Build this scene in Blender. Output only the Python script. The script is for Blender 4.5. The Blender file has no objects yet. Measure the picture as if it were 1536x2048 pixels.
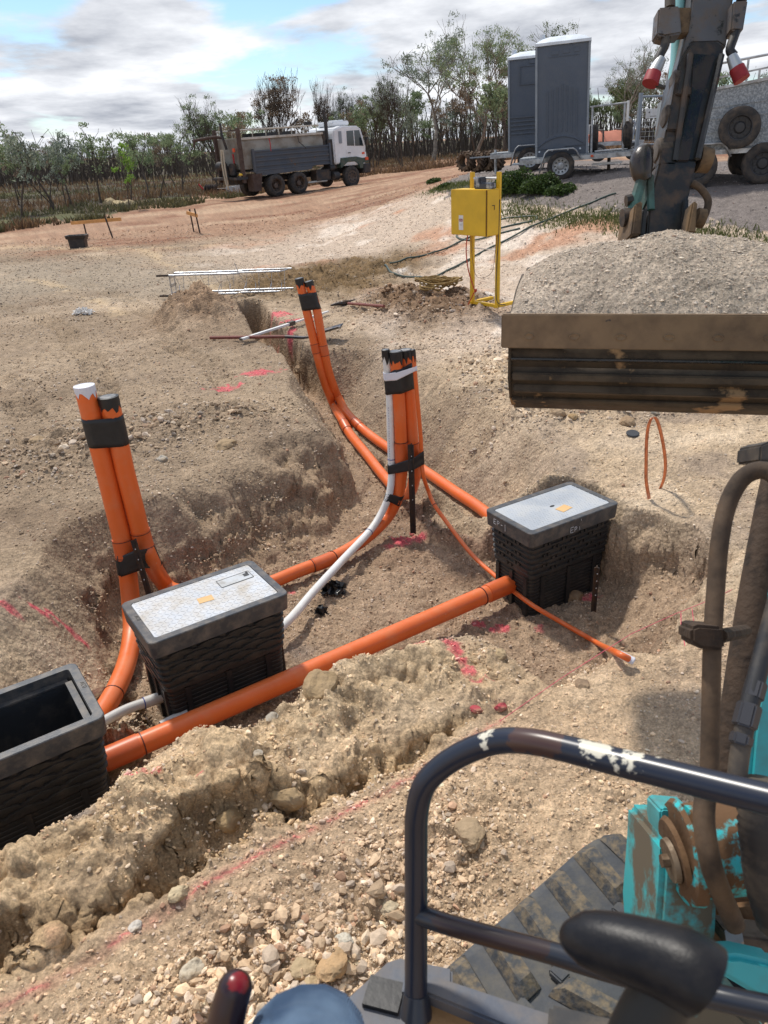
import bpy, bmesh, math, random
import numpy as np
from mathutils import Vector, Matrix, Euler
PI=math.pi; R=math.radians
random.seed(7); rng=np.random.default_rng(11)
scene=bpy.context.scene
col=scene.collection

# ------------------------------------------------------------------ camera
F=1538.; PITCH=R(25.66); ROLL=R(3.1); H=2.2
_f=np.array([0,math.cos(PITCH),-math.sin(PITCH)]); _r0=np.array([1.,0,0]); _u0=np.cross(_r0,_f)
_r=_r0*math.cos(ROLL)-_u0*math.sin(ROLL); _u=_u0*math.cos(ROLL)+_r0*math.sin(ROLL)
_C=np.array([0,0,H])
def ray(px,py): return _f+_r*(px-768)/F+_u*(1024-py)/F
def Z(px,py,z=0.):                       # where a sight line meets height z
    d=ray(px,py); return _C+d*((z-H)/d[2])
def D(px,py,depth): return _C+ray(px,py)*depth
cam=bpy.data.cameras.new('camera'); camo=bpy.data.objects.new('camera',cam); col.objects.link(camo)
m=Matrix(((_r[0],_u[0],-_f[0],0),(_r[1],_u[1],-_f[1],0),(_r[2],_u[2],-_f[2],H),(0,0,0,1)))
camo.matrix_world=m
cam.sensor_fit='VERTICAL'; cam.sensor_height=36; cam.lens=36*F/2048
cam.clip_start=.02; cam.clip_end=20000
cam.dof.use_dof=True; cam.dof.focus_distance=5.5; cam.dof.aperture_fstop=cam.lens/3.0
scene.camera=camo

# ------------------------------------------------------------------ helpers
def lin(c):
    c/=255.; return c/12.92 if c<=.04045 else ((c+.055)/1.055)**2.4
def S(r,g,b,k=1.): return (lin(r)*k,lin(g)*k,lin(b)*k)
def tag(o,label=None,cat=None,group=None,kind=None):
    if label: o['label']=label
    if cat: o['category']=cat
    if group: o['group']=group
    if kind: o['kind']=kind
    return o
def thing(name,loc,label,cat,group=None,rz=0.,rot=None):
    o=bpy.data.objects.new(name,None); col.objects.link(o)
    o.location=loc; o.rotation_euler=rot if rot else (0,0,rz); o.empty_display_size=.1
    return tag(o,label,cat,group)
def copy_tree(o,parent=None):
    c=o.copy(); col.objects.link(c); c.parent=parent
    for ch in list(o.children): copy_tree(ch,c)
    return c
def wmat(o): return (wmat(o.parent)@o.matrix_basis) if o.parent else o.matrix_basis.copy()
class MB:
    def __init__(s): s.v=[]; s.f=[]
    def add(s,v,f):
        n=len(s.v); s.v+= [tuple(p) for p in v]; s.f+=[tuple(i+n for i in q) for q in f]; return s
    def box(s,c,d,M=None,bev=0.):
        x,y,z=d[0]/2,d[1]/2,d[2]/2
        if bev>0:
            b=min(bev,x*.9,y*.9,z*.9); v=[]; 
            for sz in (-1,1):
                for (a,e,zz) in ((x-b,y-b,z),(x,y,z-b)) if sz>0 else ((x,y,z-b),(x-b,y-b,z)):
                    pass
            bm=bmesh.new(); bmesh.ops.create_cube(bm,size=1); 
            for q in bm.verts: q.co=Vector((q.co.x*2*x,q.co.y*2*y,q.co.z*2*z))
            bmesh.ops.bevel(bm,geom=bm.edges[:],offset=b,segments=2,profile=.7,affect='EDGES')
            bm.verts.index_update(); v=[q.co.copy() for q in bm.verts]; fs=[[q.index for q in f.verts] for f in bm.faces]; bm.free()
        else:
            v=[Vector((a,b_,c_)) for c_ in (-z,z) for b_ in (-y,y) for a in (-x,x)]
            fs=[(0,2,3,1),(4,5,7,6),(0,1,5,4),(2,6,7,3),(0,4,6,2),(1,3,7,5)]
        c=Vector(c)
        v=[(M@q if M else q)+c for q in v]
        return s.add(v,fs)
    def tube(s,pts,r,n=12,cap=True,ru=None):
        pts=[Vector(p) for p in pts]; rs=r if hasattr(r,'__len__') else [r]*len(pts)
        t0=(pts[1]-pts[0]).normalized(); up=Vector((0,0,1)) if abs(t0.z)<.9 else Vector((1,0,0))
        a=t0.cross(up).normalized(); vs=[]; fs=[]
        for i,p in enumerate(pts):
            if i==0: t=t0
            elif i==len(pts)-1: t=(pts[i]-pts[i-1]).normalized()
            else: t=((pts[i]-pts[i-1]).normalized()+(pts[i+1]-pts[i]).normalized()).normalized()
            a=(a-t*a.dot(t)).normalized(); b=t.cross(a)
            for k in range(n):
                w=2*PI*k/n; vs.append(p+(a*math.cos(w)+b*math.sin(w))*rs[i])
        for i in range(len(pts)-1):
            for k in range(n):
                k2=(k+1)%n; fs.append((i*n+k,i*n+k2,(i+1)*n+k2,(i+1)*n+k))
        if cap: fs.append(tuple(range(n))[::-1]); fs.append(tuple(range((len(pts)-1)*n,len(pts)*n)))
        return s.add(vs,fs)
    def cyl(s,a,b,r,n=16,r2=None): return s.tube([a,b],[r,r if r2 is None else r2],n)
    def lathe(s,prof,M=None,n=24,close=False):      # prof (r,z) about local Z
        vs=[];fs=[];m=len(prof)
        for (r_,z_) in prof:
            for k in range(n):
                w=2*PI*k/n; q=Vector((r_*math.cos(w),r_*math.sin(w),z_)); vs.append(M@q if M else q)
        for i in range(m-1 if not close else m):
            j=(i+1)%m
            for k in range(n):
                k2=(k+1)%n; fs.append((i*n+k,i*n+k2,j*n+k2,j*n+k))
        return s.add(vs,fs)
    def prism(s,poly,y0,y1,M=None):                 # poly in XZ, extruded along Y
        n=len(poly); v=[Vector((p[0],y0,p[1])) for p in poly]+[Vector((p[0],y1,p[1])) for p in poly]
        if M: v=[M@q for q in v]
        f=[tuple(range(n)),tuple(range(2*n-1,n-1,-1))]+[(i,i+n,(i+1)%n+n,(i+1)%n) for i in range(n)]
        return s.add(v,f)
    def grid(s,P):                                   # P[i][j] points
        h=len(P); w=len(P[0]); v=[q for row in P for q in row]
        return s.add(v,[(i*w+j,i*w+j+1,(i+1)*w+j+1,(i+1)*w+j) for i in range(h-1) for j in range(w-1)])
    def build(s,name,mat,parent=None,smooth=None,world=False,bevel=0.,label=None,autos=35):
        me=bpy.data.meshes.new(name)
        v=s.v
        if world and parent is not None:
            M=wmat(parent).inverted(); v=[tuple(M@Vector(q)) for q in v]
        me.from_pydata(v,[],s.f); me.validate()
        bm=bmesh.new(); bm.from_mesh(me); bmesh.ops.recalc_face_normals(bm,faces=bm.faces[:])
        if bevel: 
            bmesh.ops.bevel(bm,geom=[e for e in bm.edges if len(e.link_faces)==2 and e.calc_face_angle(0)>.6],offset=bevel,segments=2,affect='EDGES',clamp_overlap=True)
        bm.to_mesh(me); bm.free()
        if smooth is not False:
            me.polygons.foreach_set('use_smooth',[True]*len(me.polygons)); me.set_sharp_from_angle(angle=R(autos))
        o=bpy.data.objects.new(name,me); col.objects.link(o)
        if mat: me.materials.append(mat)
        if parent is not None: o.parent=parent
        if label: o['label']=label
        return o
def smooth_path(pts,n=8):                            # Catmull-Rom
    P=[Vector(p) for p in pts]; P=[P[0]*2-P[1]]+P+[P[-1]*2-P[-2]]; out=[]
    for i in range(1,len(P)-2):
        for k in range(n):
            t=k/n; a,b,c,d=P[i-1:i+3]
            out.append(.5*((2*b)+(c-a)*t+(2*a-5*b+4*c-d)*t*t+(3*b-a-3*c+d)*t**3))
    out.append(P[-2]); return out

# ------------------------------------------------------------------ materials
def newmat(name):
    m=bpy.data.materials.new(name); m.use_nodes=True; nt=m.node_tree; b=nt.nodes['Principled BSDF']; return m,nt,b
def N(nt,t,**k):
    n=nt.nodes.new(t)
    for a,v in k.items(): setattr(n,a,v)
    return n
def mat(name,c,rough=.6,metal=0.,dirt=None,dscale=6.,damt=.5,bump=0.,bscale=60.,spec=.5,dlo=.45,dhi=.6,coord='Object',var=.12,detail=6,chip=None,chs=9.,chlo=.62,chhi=.64,dust=None,dustamt=.6):
    """paint/metal with large soft variation, optional dirt patches, chips and micro bump"""
    m,nt,b=newmat(name); L=nt.links.new
    tc=N(nt,'ShaderNodeTexCoord'); base=N(nt,'ShaderNodeRGB'); base.outputs[0].default_value=(*c,1)
    n1=N(nt,'ShaderNodeTexNoise'); n1.inputs['Scale'].default_value=dscale*.7; n1.inputs['Detail'].default_value=detail; L(tc.outputs[coord],n1.inputs['Vector'])
    mr=N(nt,'ShaderNodeMapRange'); mr.inputs['From Min'].default_value=.3; mr.inputs['From Max'].default_value=.7; mr.inputs['To Min'].default_value=1-var; mr.inputs['To Max'].default_value=1+var
    L(n1.outputs[0],mr.inputs[0])
    mx=N(nt,'ShaderNodeMix',data_type='RGBA',blend_type='MULTIPLY'); mx.inputs[0].default_value=1
    L(base.outputs[0],mx.inputs[6]); L(mr.outputs[0],mx.inputs[7]); out=mx.outputs[2]
    ro=None
    if dirt:
        n2=N(nt,'ShaderNodeTexNoise'); n2.inputs['Scale'].default_value=dscale; n2.inputs['Detail'].default_value=10; n2.inputs['Roughness'].default_value=.65; L(tc.outputs[coord],n2.inputs['Vector'])
        r2=N(nt,'ShaderNodeMapRange'); r2.inputs['From Min'].default_value=dlo; r2.inputs['From Max'].default_value=dhi; r2.inputs['To Max'].default_value=damt; L(n2.outputs[0],r2.inputs[0])
        m2=N(nt,'ShaderNodeMix',data_type='RGBA'); L(r2.outputs[0],m2.inputs[0]); L(out,m2.inputs[6]); m2.inputs[7].default_value=(*dirt,1); out=m2.outputs[2]
        ro=N(nt,'ShaderNodeMapRange'); ro.inputs['To Min'].default_value=rough; ro.inputs['To Max'].default_value=min(1,rough+.4); L(r2.outputs[0],ro.inputs[0]); L(ro.outputs[0],b.inputs['Roughness'])
    if chip:
        n3=N(nt,'ShaderNodeTexNoise'); n3.inputs['Scale'].default_value=chs; n3.inputs['Detail'].default_value=8; n3.inputs['Roughness'].default_value=.6; L(tc.outputs[coord],n3.inputs['Vector'])
        r3=N(nt,'ShaderNodeMapRange'); r3.inputs['From Min'].default_value=chlo; r3.inputs['From Max'].default_value=chhi; L(n3.outputs[0],r3.inputs[0])
        m3=N(nt,'ShaderNodeMix',data_type='RGBA'); L(r3.outputs[0],m3.inputs[0]); L(out,m3.inputs[6]); m3.inputs[7].default_value=(*chip,1); out=m3.outputs[2]
    if dust:
        ge=N(nt,'ShaderNodeNewGeometry'); sp=N(nt,'ShaderNodeSeparateXYZ'); L(ge.outputs['Normal'],sp.inputs[0])
        n5=N(nt,'ShaderNodeTexNoise'); n5.inputs['Scale'].default_value=22; n5.inputs['Detail'].default_value=8; n5.inputs['Roughness'].default_value=.7; L(ge.outputs['Position'],n5.inputs['Vector'])
        m5=N(nt,'ShaderNodeMath',operation='MULTIPLY'); L(sp.outputs['Z'],m5.inputs[0]); L(n5.outputs[0],m5.inputs[1]); r5=N(nt,'ShaderNodeMapRange'); r5.inputs['From Min'].default_value=.18; r5.inputs['From Max'].default_value=.62; r5.inputs['To Max'].default_value=dustamt; L(m5.outputs[0],r5.inputs[0])
        m6=N(nt,'ShaderNodeMix',data_type='RGBA'); L(r5.outputs[0],m6.inputs[0]); L(out,m6.inputs[6]); m6.inputs[7].default_value=(*dust,1); out=m6.outputs[2]
    L(out,b.inputs['Base Color'])
    if not ro: b.inputs['Roughness'].default_value=rough
    b.inputs['Metallic'].default_value=metal; b.inputs['Specular IOR Level'].default_value=spec
    if bump:
        n4=N(nt,'ShaderNodeTexNoise'); n4.inputs['Scale'].default_value=bscale; n4.inputs['Detail'].default_value=6; L(tc.outputs[coord],n4.inputs['Vector'])
        bp=N(nt,'ShaderNodeBump'); bp.inputs['Distance'].default_value=bump; bp.inputs['Strength'].default_value=1; L(n4.outputs[0],bp.inputs['Height']); L(bp.outputs[0],b.inputs['Normal'])
    return m

# ------------------------------------------------------------------ noise (numpy)
def _h(ix,iy,s):
    h=(ix.astype(np.int64)*374761393+iy.astype(np.int64)*668265263+s*1442695041)&0xffffffff
    h=((h^(h>>13))*1274126177)&0xffffffff; h=((h^(h>>16))*2246822519)&0xffffffff
    return ((h^(h>>13))&0xffffff)/16777216.
def vnoise(x,y,s=0):
    ix=np.floor(x); iy=np.floor(y); fx=x-ix; fy=y-iy; fx=fx*fx*fx*(fx*(fx*6-15)+10); fy=fy*fy*fy*(fy*(fy*6-15)+10)
    a=_h(ix,iy,s);b=_h(ix+1,iy,s);c=_h(ix,iy+1,s);d=_h(ix+1,iy+1,s)
    return (a+(b-a)*fx)*(1-fy)+(c+(d-c)*fx)*fy-.5
def fbm(x,y,s=0,o=4,g=.5):
    t=0;a=1.;c,sn=math.cos(.6),math.sin(.6)
    for i in range(o):
        t=t+a*vnoise(x,y,s+i*17); x,y=(x*c-y*sn)*2.03,(x*sn+y*c)*2.03; a*=g
    return t
def vnoise3(x,y,z,s=0):
    iz=np.floor(z); fz=z-iz; fz=fz*fz*(3-2*fz); out=0
    for k in (0,1):
        w_=fz if k else 1-fz; sh=_h(iz+k,iz*0+s,s+3)*97.
        out=out+w_*vnoise(x+sh,y-sh*1.7,s)
    return out
def fbm3(x,y,z,s=0,o=3,g=.5):
    t=0;a=1.
    for i in range(o): t=t+a*vnoise3(x,y,z,s+i*13); x,y,z=x*2.03+7,y*2.03-3,z*2.03+5; a*=g
    return t
def worley(x,y,s=0):
    ix=np.floor(x); iy=np.floor(y); best=np.full(np.shape(x),9.); bid=np.zeros(np.shape(x))
    for dx in (-1,0,1):
        for dy in (-1,0,1):
            cx=ix+dx; cy=iy+dy; px=cx+.15+.7*_h(cx,cy,s); py=cy+.15+.7*_h(cx,cy,s+5)
            d=(px-x)**2+(py-y)**2; q=d<best; best=np.where(q,d,best); bid=np.where(q,_h(cx,cy,s+9),bid)
    return np.sqrt(best),bid
def sst(a,b,x):
    t=np.clip((x-a)/(b-a),0,1); return t*t*(3-2*t)

# ------------------------------------------------------------------ the lie of the land
def seg_dist(x,y,P,closed=False,vals=None,s=.08):
    n=len(P); best=np.full(x.shape,1e9); wn=np.zeros(x.shape); wd=np.zeros(x.shape)
    for i in range(n if closed else n-1):
        a=P[i]; b=P[(i+1)%n]; dx,dy=b[0]-a[0],b[1]-a[1]; L2=dx*dx+dy*dy+1e-12
        t=np.clip(((x-a[0])*dx+(y-a[1])*dy)/L2,0,1); d=np.hypot(x-a[0]-t*dx,y-a[1]-t*dy)
        best=np.minimum(best,d)
        if vals is not None:
            v=vals[i]+(vals[(i+1)%n]-vals[i])*t; w=np.exp(-d/s)*math.sqrt(L2)+1e-30; wn+=w*v; wd+=w
    return (best,wn/wd) if vals is not None else best
def inside(x,y,P):
    c=np.zeros(x.shape,bool); n=len(P); j=n-1
    for i in range(n):
        xi,yi=P[i][:2]; xj,yj=P[j][:2]
        if yi!=yj: c^=((yi>y)!=(yj>y))&(x<(xj-xi)*(y-yi)/(yj-yi)+xi)
        j=i
    return c
def Zp(L,z=0.): return [tuple(Z(a,b,z)[:2]) for a,b in L]
# excavation: top edge with the width of its bank at each corner
_E1=[(668,828,.15),(640,846,.5),(560,862,.95),(470,900,1.0),(380,955,.85),(300,1005,.5),(240,1032,.3),(165,1060,.2),(125,1120,.22),(160,1185,.2),(190,1240,.18),(205,1300,.18),(185,1325,.16),(100,1335,.12),(0,1360,.12),(-250,1430,.12),(-700,1480,.15),
     (-700,2200,.3),(-250,1900,.3),(0,1735,.3),(120,1655,.3),(230,1575,.3),(370,1512,.3),(500,1450,.32),(620,1385,.3),(720,1340,.3),(850,1290,.3),(960,1290,.3),(1015,1330,.3),(1060,1405,.6),(1150,1390,.7),(1250,1345,.7),(1340,1300,.7),(1430,1235,.6),(1500,1165,.4),(1480,1110,.15),(1430,1080,.2),(1390,1050,.2),(1320,1025,.2),(1245,1000,.15),(1150,962,.10),(1060,955,.12),(970,955,.16),(900,915,.3),(850,870,.32),(790,815,.25)]
E1=Zp([q[:2] for q in _E1]); E1w=[q[2] for q in _E1]
TR=Zp([(490,612),(535,658),(600,708),(655,752),(712,812),(760,880)])           # narrow trench beyond
_E2=[(-300,2010,.1),(0,1862,.1),(180,1795,.1),(320,1715,.1),(400,1630,.12),(540,1560,.12),(640,1540,.12),(750,1485,.15),(900,1422,.15),(1000,1388,.2),(1050,1398,.2),(800,1575,.3),(560,1690,.3),(420,1765,.3),(200,1880,.3),(0,2000,.3),(-300,2150,.3)]
E2=Zp([q[:2] for q in _E2]); E2w=[q[2] for q in _E2]
BEDS=[([tuple(Z(*q)) for q in L_],r_) for L_,r_ in [
 ([(246,1175,-.36),(262,1215,-.42),(264,1262,-.5),(256,1315,-.525),(238,1366,-.525),(190,1450,-.525)],.057),
 ([(300,1120,-.3),(322,1158,-.42),(350,1182,-.525),(430,1185,-.525),(520,1172,-.525),(600,1141,-.525),(660,1118,-.525),(712,1090,-.525),(760,1062,-.525),(800,1000,-.525)],.055),
 ([(820,990,-.5),(770,955,-.525),(730,905,-.525),(700,868,-.525),(683,838,-.5)],.05),
 ([(679,800,-.45),(697,830,-.47),(735,866,-.525),(790,905,-.525),(850,942,-.505),(910,983,-.475),(975,1028,-.445)],.05),
 ([(738,1064,-.48),(630,1180,-.49),(520,1290,-.49)],.03),([(190,1452,-.46),(390,1372,-.48)],.03),([(869,1010,-.4),(945,1110,-.52),(1060,1207,-.50),(1190,1283,-.4),(1270,1322,-.3)],.016)]]
def wp(px,py,z=0.): return Z(px,py,z)[:2]
# broad heights: (x,y,z) interpolated by a thin plate in (bearing, log distance)
_cp=[(px,py,z) for px,py,z in [
 (0,2000,0),(768,2000,0),(1500,2000,0),(0,1500,0),(768,1500,0),(1500,1500,0),(0,1000,0),(400,1000,0),(768,1000,0),(1200,1000,.02),(1536,1000,.05),
 (-200,700,0),(0,700,0),(300,700,0),(600,700,0),(900,700,.05),(1200,700,.1),(1536,700,.12),
 (0,550,.02),(300,560,.02),(600,580,.02),(760,560,.05),(900,600,.1),(990,600,.12),(1200,600,.15),(1536,600,.15),
 (0,480,.1),(300,490,.1),(520,490,.1),(640,480,.14),(760,500,.18),(850,480,.40),(950,460,.58),(1100,460,.66),(1300,440,.85),(1536,430,.95),
 (0,440,.2),(250,440,.22),(450,430,.3),(600,430,.32),(700,410,.52),(800,395,.8),(900,378,1.12),(1000,380,1.15),(1150,385,1.15),(1300,395,1.12),(1536,400,1.1),
 (20,420,.3),(250,410,.32),(450,400,.34),(600,385,.42),(740,362,.55),(840,350,.9),(940,340,1.2),(1100,330,1.25),(1300,330,1.25),(1536,340,1.2),
 (50,400,.3),(300,375,.3),(500,360,.35),(760,325,.6),(900,318,.95),(1100,300,1.2),(1300,292,1.2),(1536,290,1.2)]]
_W=np.array([[*Z(px,py,z)[:2],z] for px,py,z in _cp])
for a in range(-180,181,20):
    _W=np.vstack([_W,[1.*math.sin(R(a)),1.*math.cos(R(a)),0]])
    if abs(a)>50:
        for rr in (5,15,60): _W=np.vstack([_W,[rr*math.sin(R(a)),rr*math.cos(R(a)),0. if rr<10 else (.9 if a>0 and abs(a)<120 else .2)]])
for a in range(-50,51,10):
    _W=np.vstack([_W,[90*math.sin(R(a)),90*math.cos(R(a)),.6 if a>5 else .35]])
def _uv(x,y):
    r=np.maximum(np.hypot(x,y),.3); th=np.arctan2(x,y); return th*1.6,np.log(r)
def _tps(r2): return np.where(r2>1e-12,.5*r2*np.log(r2+1e-12),0.)
_pu,_pv=_uv(_W[:,0],_W[:,1]); _n=len(_W)
_K=_tps((_pu[:,None]-_pu)**2+(_pv[:,None]-_pv)**2)+np.eye(_n)*1e-3
_P=np.stack([np.ones(_n),_pu,_pv],1); _A=np.zeros((_n+3,_n+3)); _A[:_n,:_n]=_K; _A[:_n,_n:]=_P; _A[_n:,:_n]=_P.T
_sol=np.linalg.solve(_A,np.concatenate([_W[:,2],np.zeros(3)]))
def broad(x,y):
    u,v=_uv(x,np.asarray(y)); v=np.minimum(v,math.log(90.)); out=_sol[_n]+_sol[_n+1]*u+_sol[_n+2]*v
    for i in range(_n): out=out+_sol[i]*_tps((u-_pu[i])**2+(v-_pv[i])**2)
    return out
def blob(x,y,px,py,z,rx,ry,rot=0.,h=1.,p=1.):
    cx,cy=wp(px,py,z); dx=x-cx; dy=y-cy; c,s=math.cos(rot),math.sin(rot); a=(dx*c+dy*s)/rx; b=(-dx*s+dy*c)/ry
    return h*np.exp(-(a*a+b*b)**p)
TRACKS=[([(150,560),(260,600),(330,650),(360,700)],.15),([(330,690),(420,720),(470,790)],.13),([(-60,600),(60,625),(130,660),(185,720),(215,800)],.17),([(-80,720),(10,760),(60,830),(80,900)],.17),([(620,700),(690,690),(780,735),(860,760)],.0),
        ([(640,440),(780,430),(940,470)],.2),([(640,500),(820,440),(1000,420)],.2),([(1040,560),(1180,480),(1300,455)],.2)]
def fields(x,y):
    """all masks and the height for ground points"""
    r=np.hypot(x,y); M={}
    near=r<16
    n1=fbm(x*1.1,y*1.1,1,4); n2=fbm(x*6,y*6,2,3); n3=fbm(x*22,y*22,3,3)
    z=broad(x,y)+n1*.05*sst(1,4,r)+.25*sst(60,200,r)*vnoise(x*.02,y*.02,4)
    # spoil and rubble
    olive=blob(x,y,655,548,.1,1.8,2.1,-.15,1,2.2); M['olive']=olive
    heap=blob(x,y,395,626,.1,.58,.8,0,1,1.2)
    heap2=blob(x,y,868,630,.05,.95,1.0,0,1,1.6)+blob(x,y,790,605,.05,.5,.7,0,.8,1.3); M['heap2']=np.clip(heap2,0,1)
    rr=blob(x,y,1010,745,.05,.55,.9,-.2,1,1.2)+blob(x,y,1120,838,0,.8,.16,0,1,1)+blob(x,y,1400,835,0,1.3,.16,0,1,1.)+blob(x,y,880,690,.05,.9,.3,0,.5,1)
    ll=blob(x,y,360,850,0,.85,.5,.3,1,1.3)+blob(x,y,120,900,0,.8,.7,0,.8,1.2)+blob(x,y,60,780,0,.7,.5,0,.35,1)
    nr=.70*blob(x,y,640,1850,0,.5,.22,.6,1,1.2)+blob(x,y,930,1650,0,.2,.3,.0,.45,1.)+blob(x,y,560,1960,0,.45,.2,.5,1.,1.)+blob(x,y,590,1620,-.1,.22,.1,.6,.9,1)
    M['rub']=np.clip(rr+ll+nr+heap2,0,1)
    z=z+olive*.09+olive*n2*.13+heap*.42*(1+n2*.5)+heap2*.20*(1+n2*.6)+rr*.07+ll*.06*(1+n1)+nr*.015
    # tyre and track prints
    tm=np.zeros(x.shape)
    for P,w in TRACKS:
        if not w: continue
        Q=Zp(P); d=seg_dist(x,y,Q); a=Q[0]; b=Q[-1]; L=math.hypot(b[0]-a[0],b[1]-a[1]); s=((x-a[0])*(b[0]-a[0])+(y-a[1])*(b[1]-a[1]))/L
        k=1-sst(w*.8,w*1.15,d); tm=np.maximum(tm,k); zz=d*.8
        per=.075 if r.max()>0 else 1
        z=z-k*.035+k*(.030)*np.sin(2*PI*(s+zz)/.17)*sst(-.5,.0,vnoise(x*2,y*2,33))
    M['track']=tm
    # excavation
    wob=(n1*.10+n2*.02+.18*fbm(x*2.3,y*2.3,5,2))
    box=near&(y>0)
    X=x[box];Y=y[box]
    d,w=seg_dist(X,Y,E1,True,E1w); ins=inside(X,Y,E1); sd=np.where(ins,d,-d)+wob[box]*.7*np.clip(w/.3,.5,1.6)
    t=np.clip(sd/w,0,1); t=t*t*(3-2*t)
    dep=.6-.27*sst(1.35,1.75,X)
    dt=np.zeros(x.shape); dt[box]=t; M['exc']=dt
    dm=np.zeros(x.shape); dm[box]=t*dep
    dT=seg_dist(X,Y,TR); tt=(1-sst(.13,.24,dT+wob[box]*.5)); q=np.zeros(x.shape); q[box]=tt
    fade=sst(0,1,1)
    tr=q*.55; 
    dm=np.maximum(dm,tr); M['exc']=np.maximum(M['exc'],q)
    z=z*(1-M['exc']*.6)-dm
    # beds cut for the conduits
    for Q,r_ in BEDS:
        xs=[q[0] for q in Q]; ys=[q[1] for q in Q]; bb=np.zeros(x.shape,bool); bb=(x>min(xs)-.6)&(x<max(xs)+.6)&(y>min(ys)-.6)&(y<max(ys)+.6)
        if not bb.any(): continue
        dq,zq=seg_dist(x[bb],y[bb],[q[:2] for q in Q],False,[q[2] for q in Q],.03); cap=zq-r_-.012+np.clip(dq-.10-.04*n2[bb],0,9)*1.3
        zb=z[bb]; z[bb]=np.minimum(zb,cap)
    # lumpy banks
    bank=4*M['exc']*(1-M['exc']); M['bank']=bank
    z=z+bank*(n2*.06+n3*.015+n1*.10)+bank*.020*np.sin(z*48+n1*14+n2*5)
    # swell along the lip on the left
    dd,ww=seg_dist(X,Y,E2,True,E2w,.06); i2=inside(X,Y,E2); s2=np.where(i2,dd,-dd)+wob[box]*.6
    t2=np.clip(s2/ww,0,1); t2=t2*t2*(3-2*t2); e2=np.zeros(x.shape); e2[box]=t2; M['ditch']=e2; b2=4*e2*(1-e2)
    z=z-e2*.20+b2*(n2*.12+n3*.05)
    # berm between ditch and excavation
    bm_=np.zeros(x.shape)
    BL=Zp([(-300,1960),(0,1790),(200,1690),(400,1560),(620,1450),(800,1370),(940,1340)]); db=seg_dist(X,Y,BL); bm_[box]=np.exp(-(db/.26)**2)
    M['berm']=bm_; z=z+bm_*(1-M['exc'])*(.07+n1*.12+n2*.10)
    # clods
    w1,id1=worley(x*9+n2*2,y*9,7); w2,id2=worley(x*26+n3*2,y*26,8)
    cl=np.clip(1-w1*1.6,0,1)**.6*sst(.35,.9,id1); cs=np.clip(1-w2*1.7,0,1)**.6*sst(.3,.9,id2)
    rid=1-np.abs(fbm(x*4.2,y*4.2,14,4))*3.2; rid2=1-np.abs(fbm(x*13,y*13,15,3))*3
    rough=np.clip(.12+.75*M['rub']+.7*bank+.75*b2+.5*bm_+.35*M['exc']+.9*olive+heap*.6,0,1)
    M['rough']=rough
    fin=sst(30,8,r)
    z=z+fin*(cl*.05*rough*sst(0,.3,n1+.35)+cs*.016*(.25+rough)+n3*.014*(.5+rough)+n2*.022*(.3+rough)-rid*.022*(.25+rough)-rid2*.010*(.2+rough)); M['rid']=rid
    M['n1']=n1;M['n2']=n2;M['n3']=n3;M['id1']=id1;M['id2']=id2
    return z,M
TAN=S(186,160,126); 
PAINT=[(800,1060,-.5,.10,.07),(832,1066,-.55,.08,.04),(775,1078,-.55,.05,.05),(905,1302,-.02,.05,.09),(880,1285,-.03,.06,.05),(828,1308,-.03,.05,.04),(925,1345,-.05,.035,.07),(935,1395,-.15,.035,.08),(985,1416,-.15,.03,.02),(950,1420,-.15,.03,.02),
 (105,1168,0,.10,.02),(75,1178,0,.09,.02),(15,1205,0,.05,.03),(560,632,0,.22,.18),(590,645,0,.2,.12),(515,742,0,.22,.1),(460,765,0,.15,.08),(440,770,0,.14,.07),(672,742,-.1,.05,.1),(285,1562,.02,.02,.05),(278,1600,.0,.03,.03),(318,1580,0,.02,.03),
 (1000,1250,-.58,.08,.04),(1080,1255,-.58,.04,.03),(960,1245,-.58,.06,.03),(1175,1195,-.6,.05,.05),(408,1590,0,.012,.012),(580,1172,-.55,.03,.02),(585,660,0,.05,.1)]
LINE=[(-60,2060),(0,2025),(210,1905),(430,1762),(600,1670),(800,1572),(900,1510),(1000,1440)]
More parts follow.
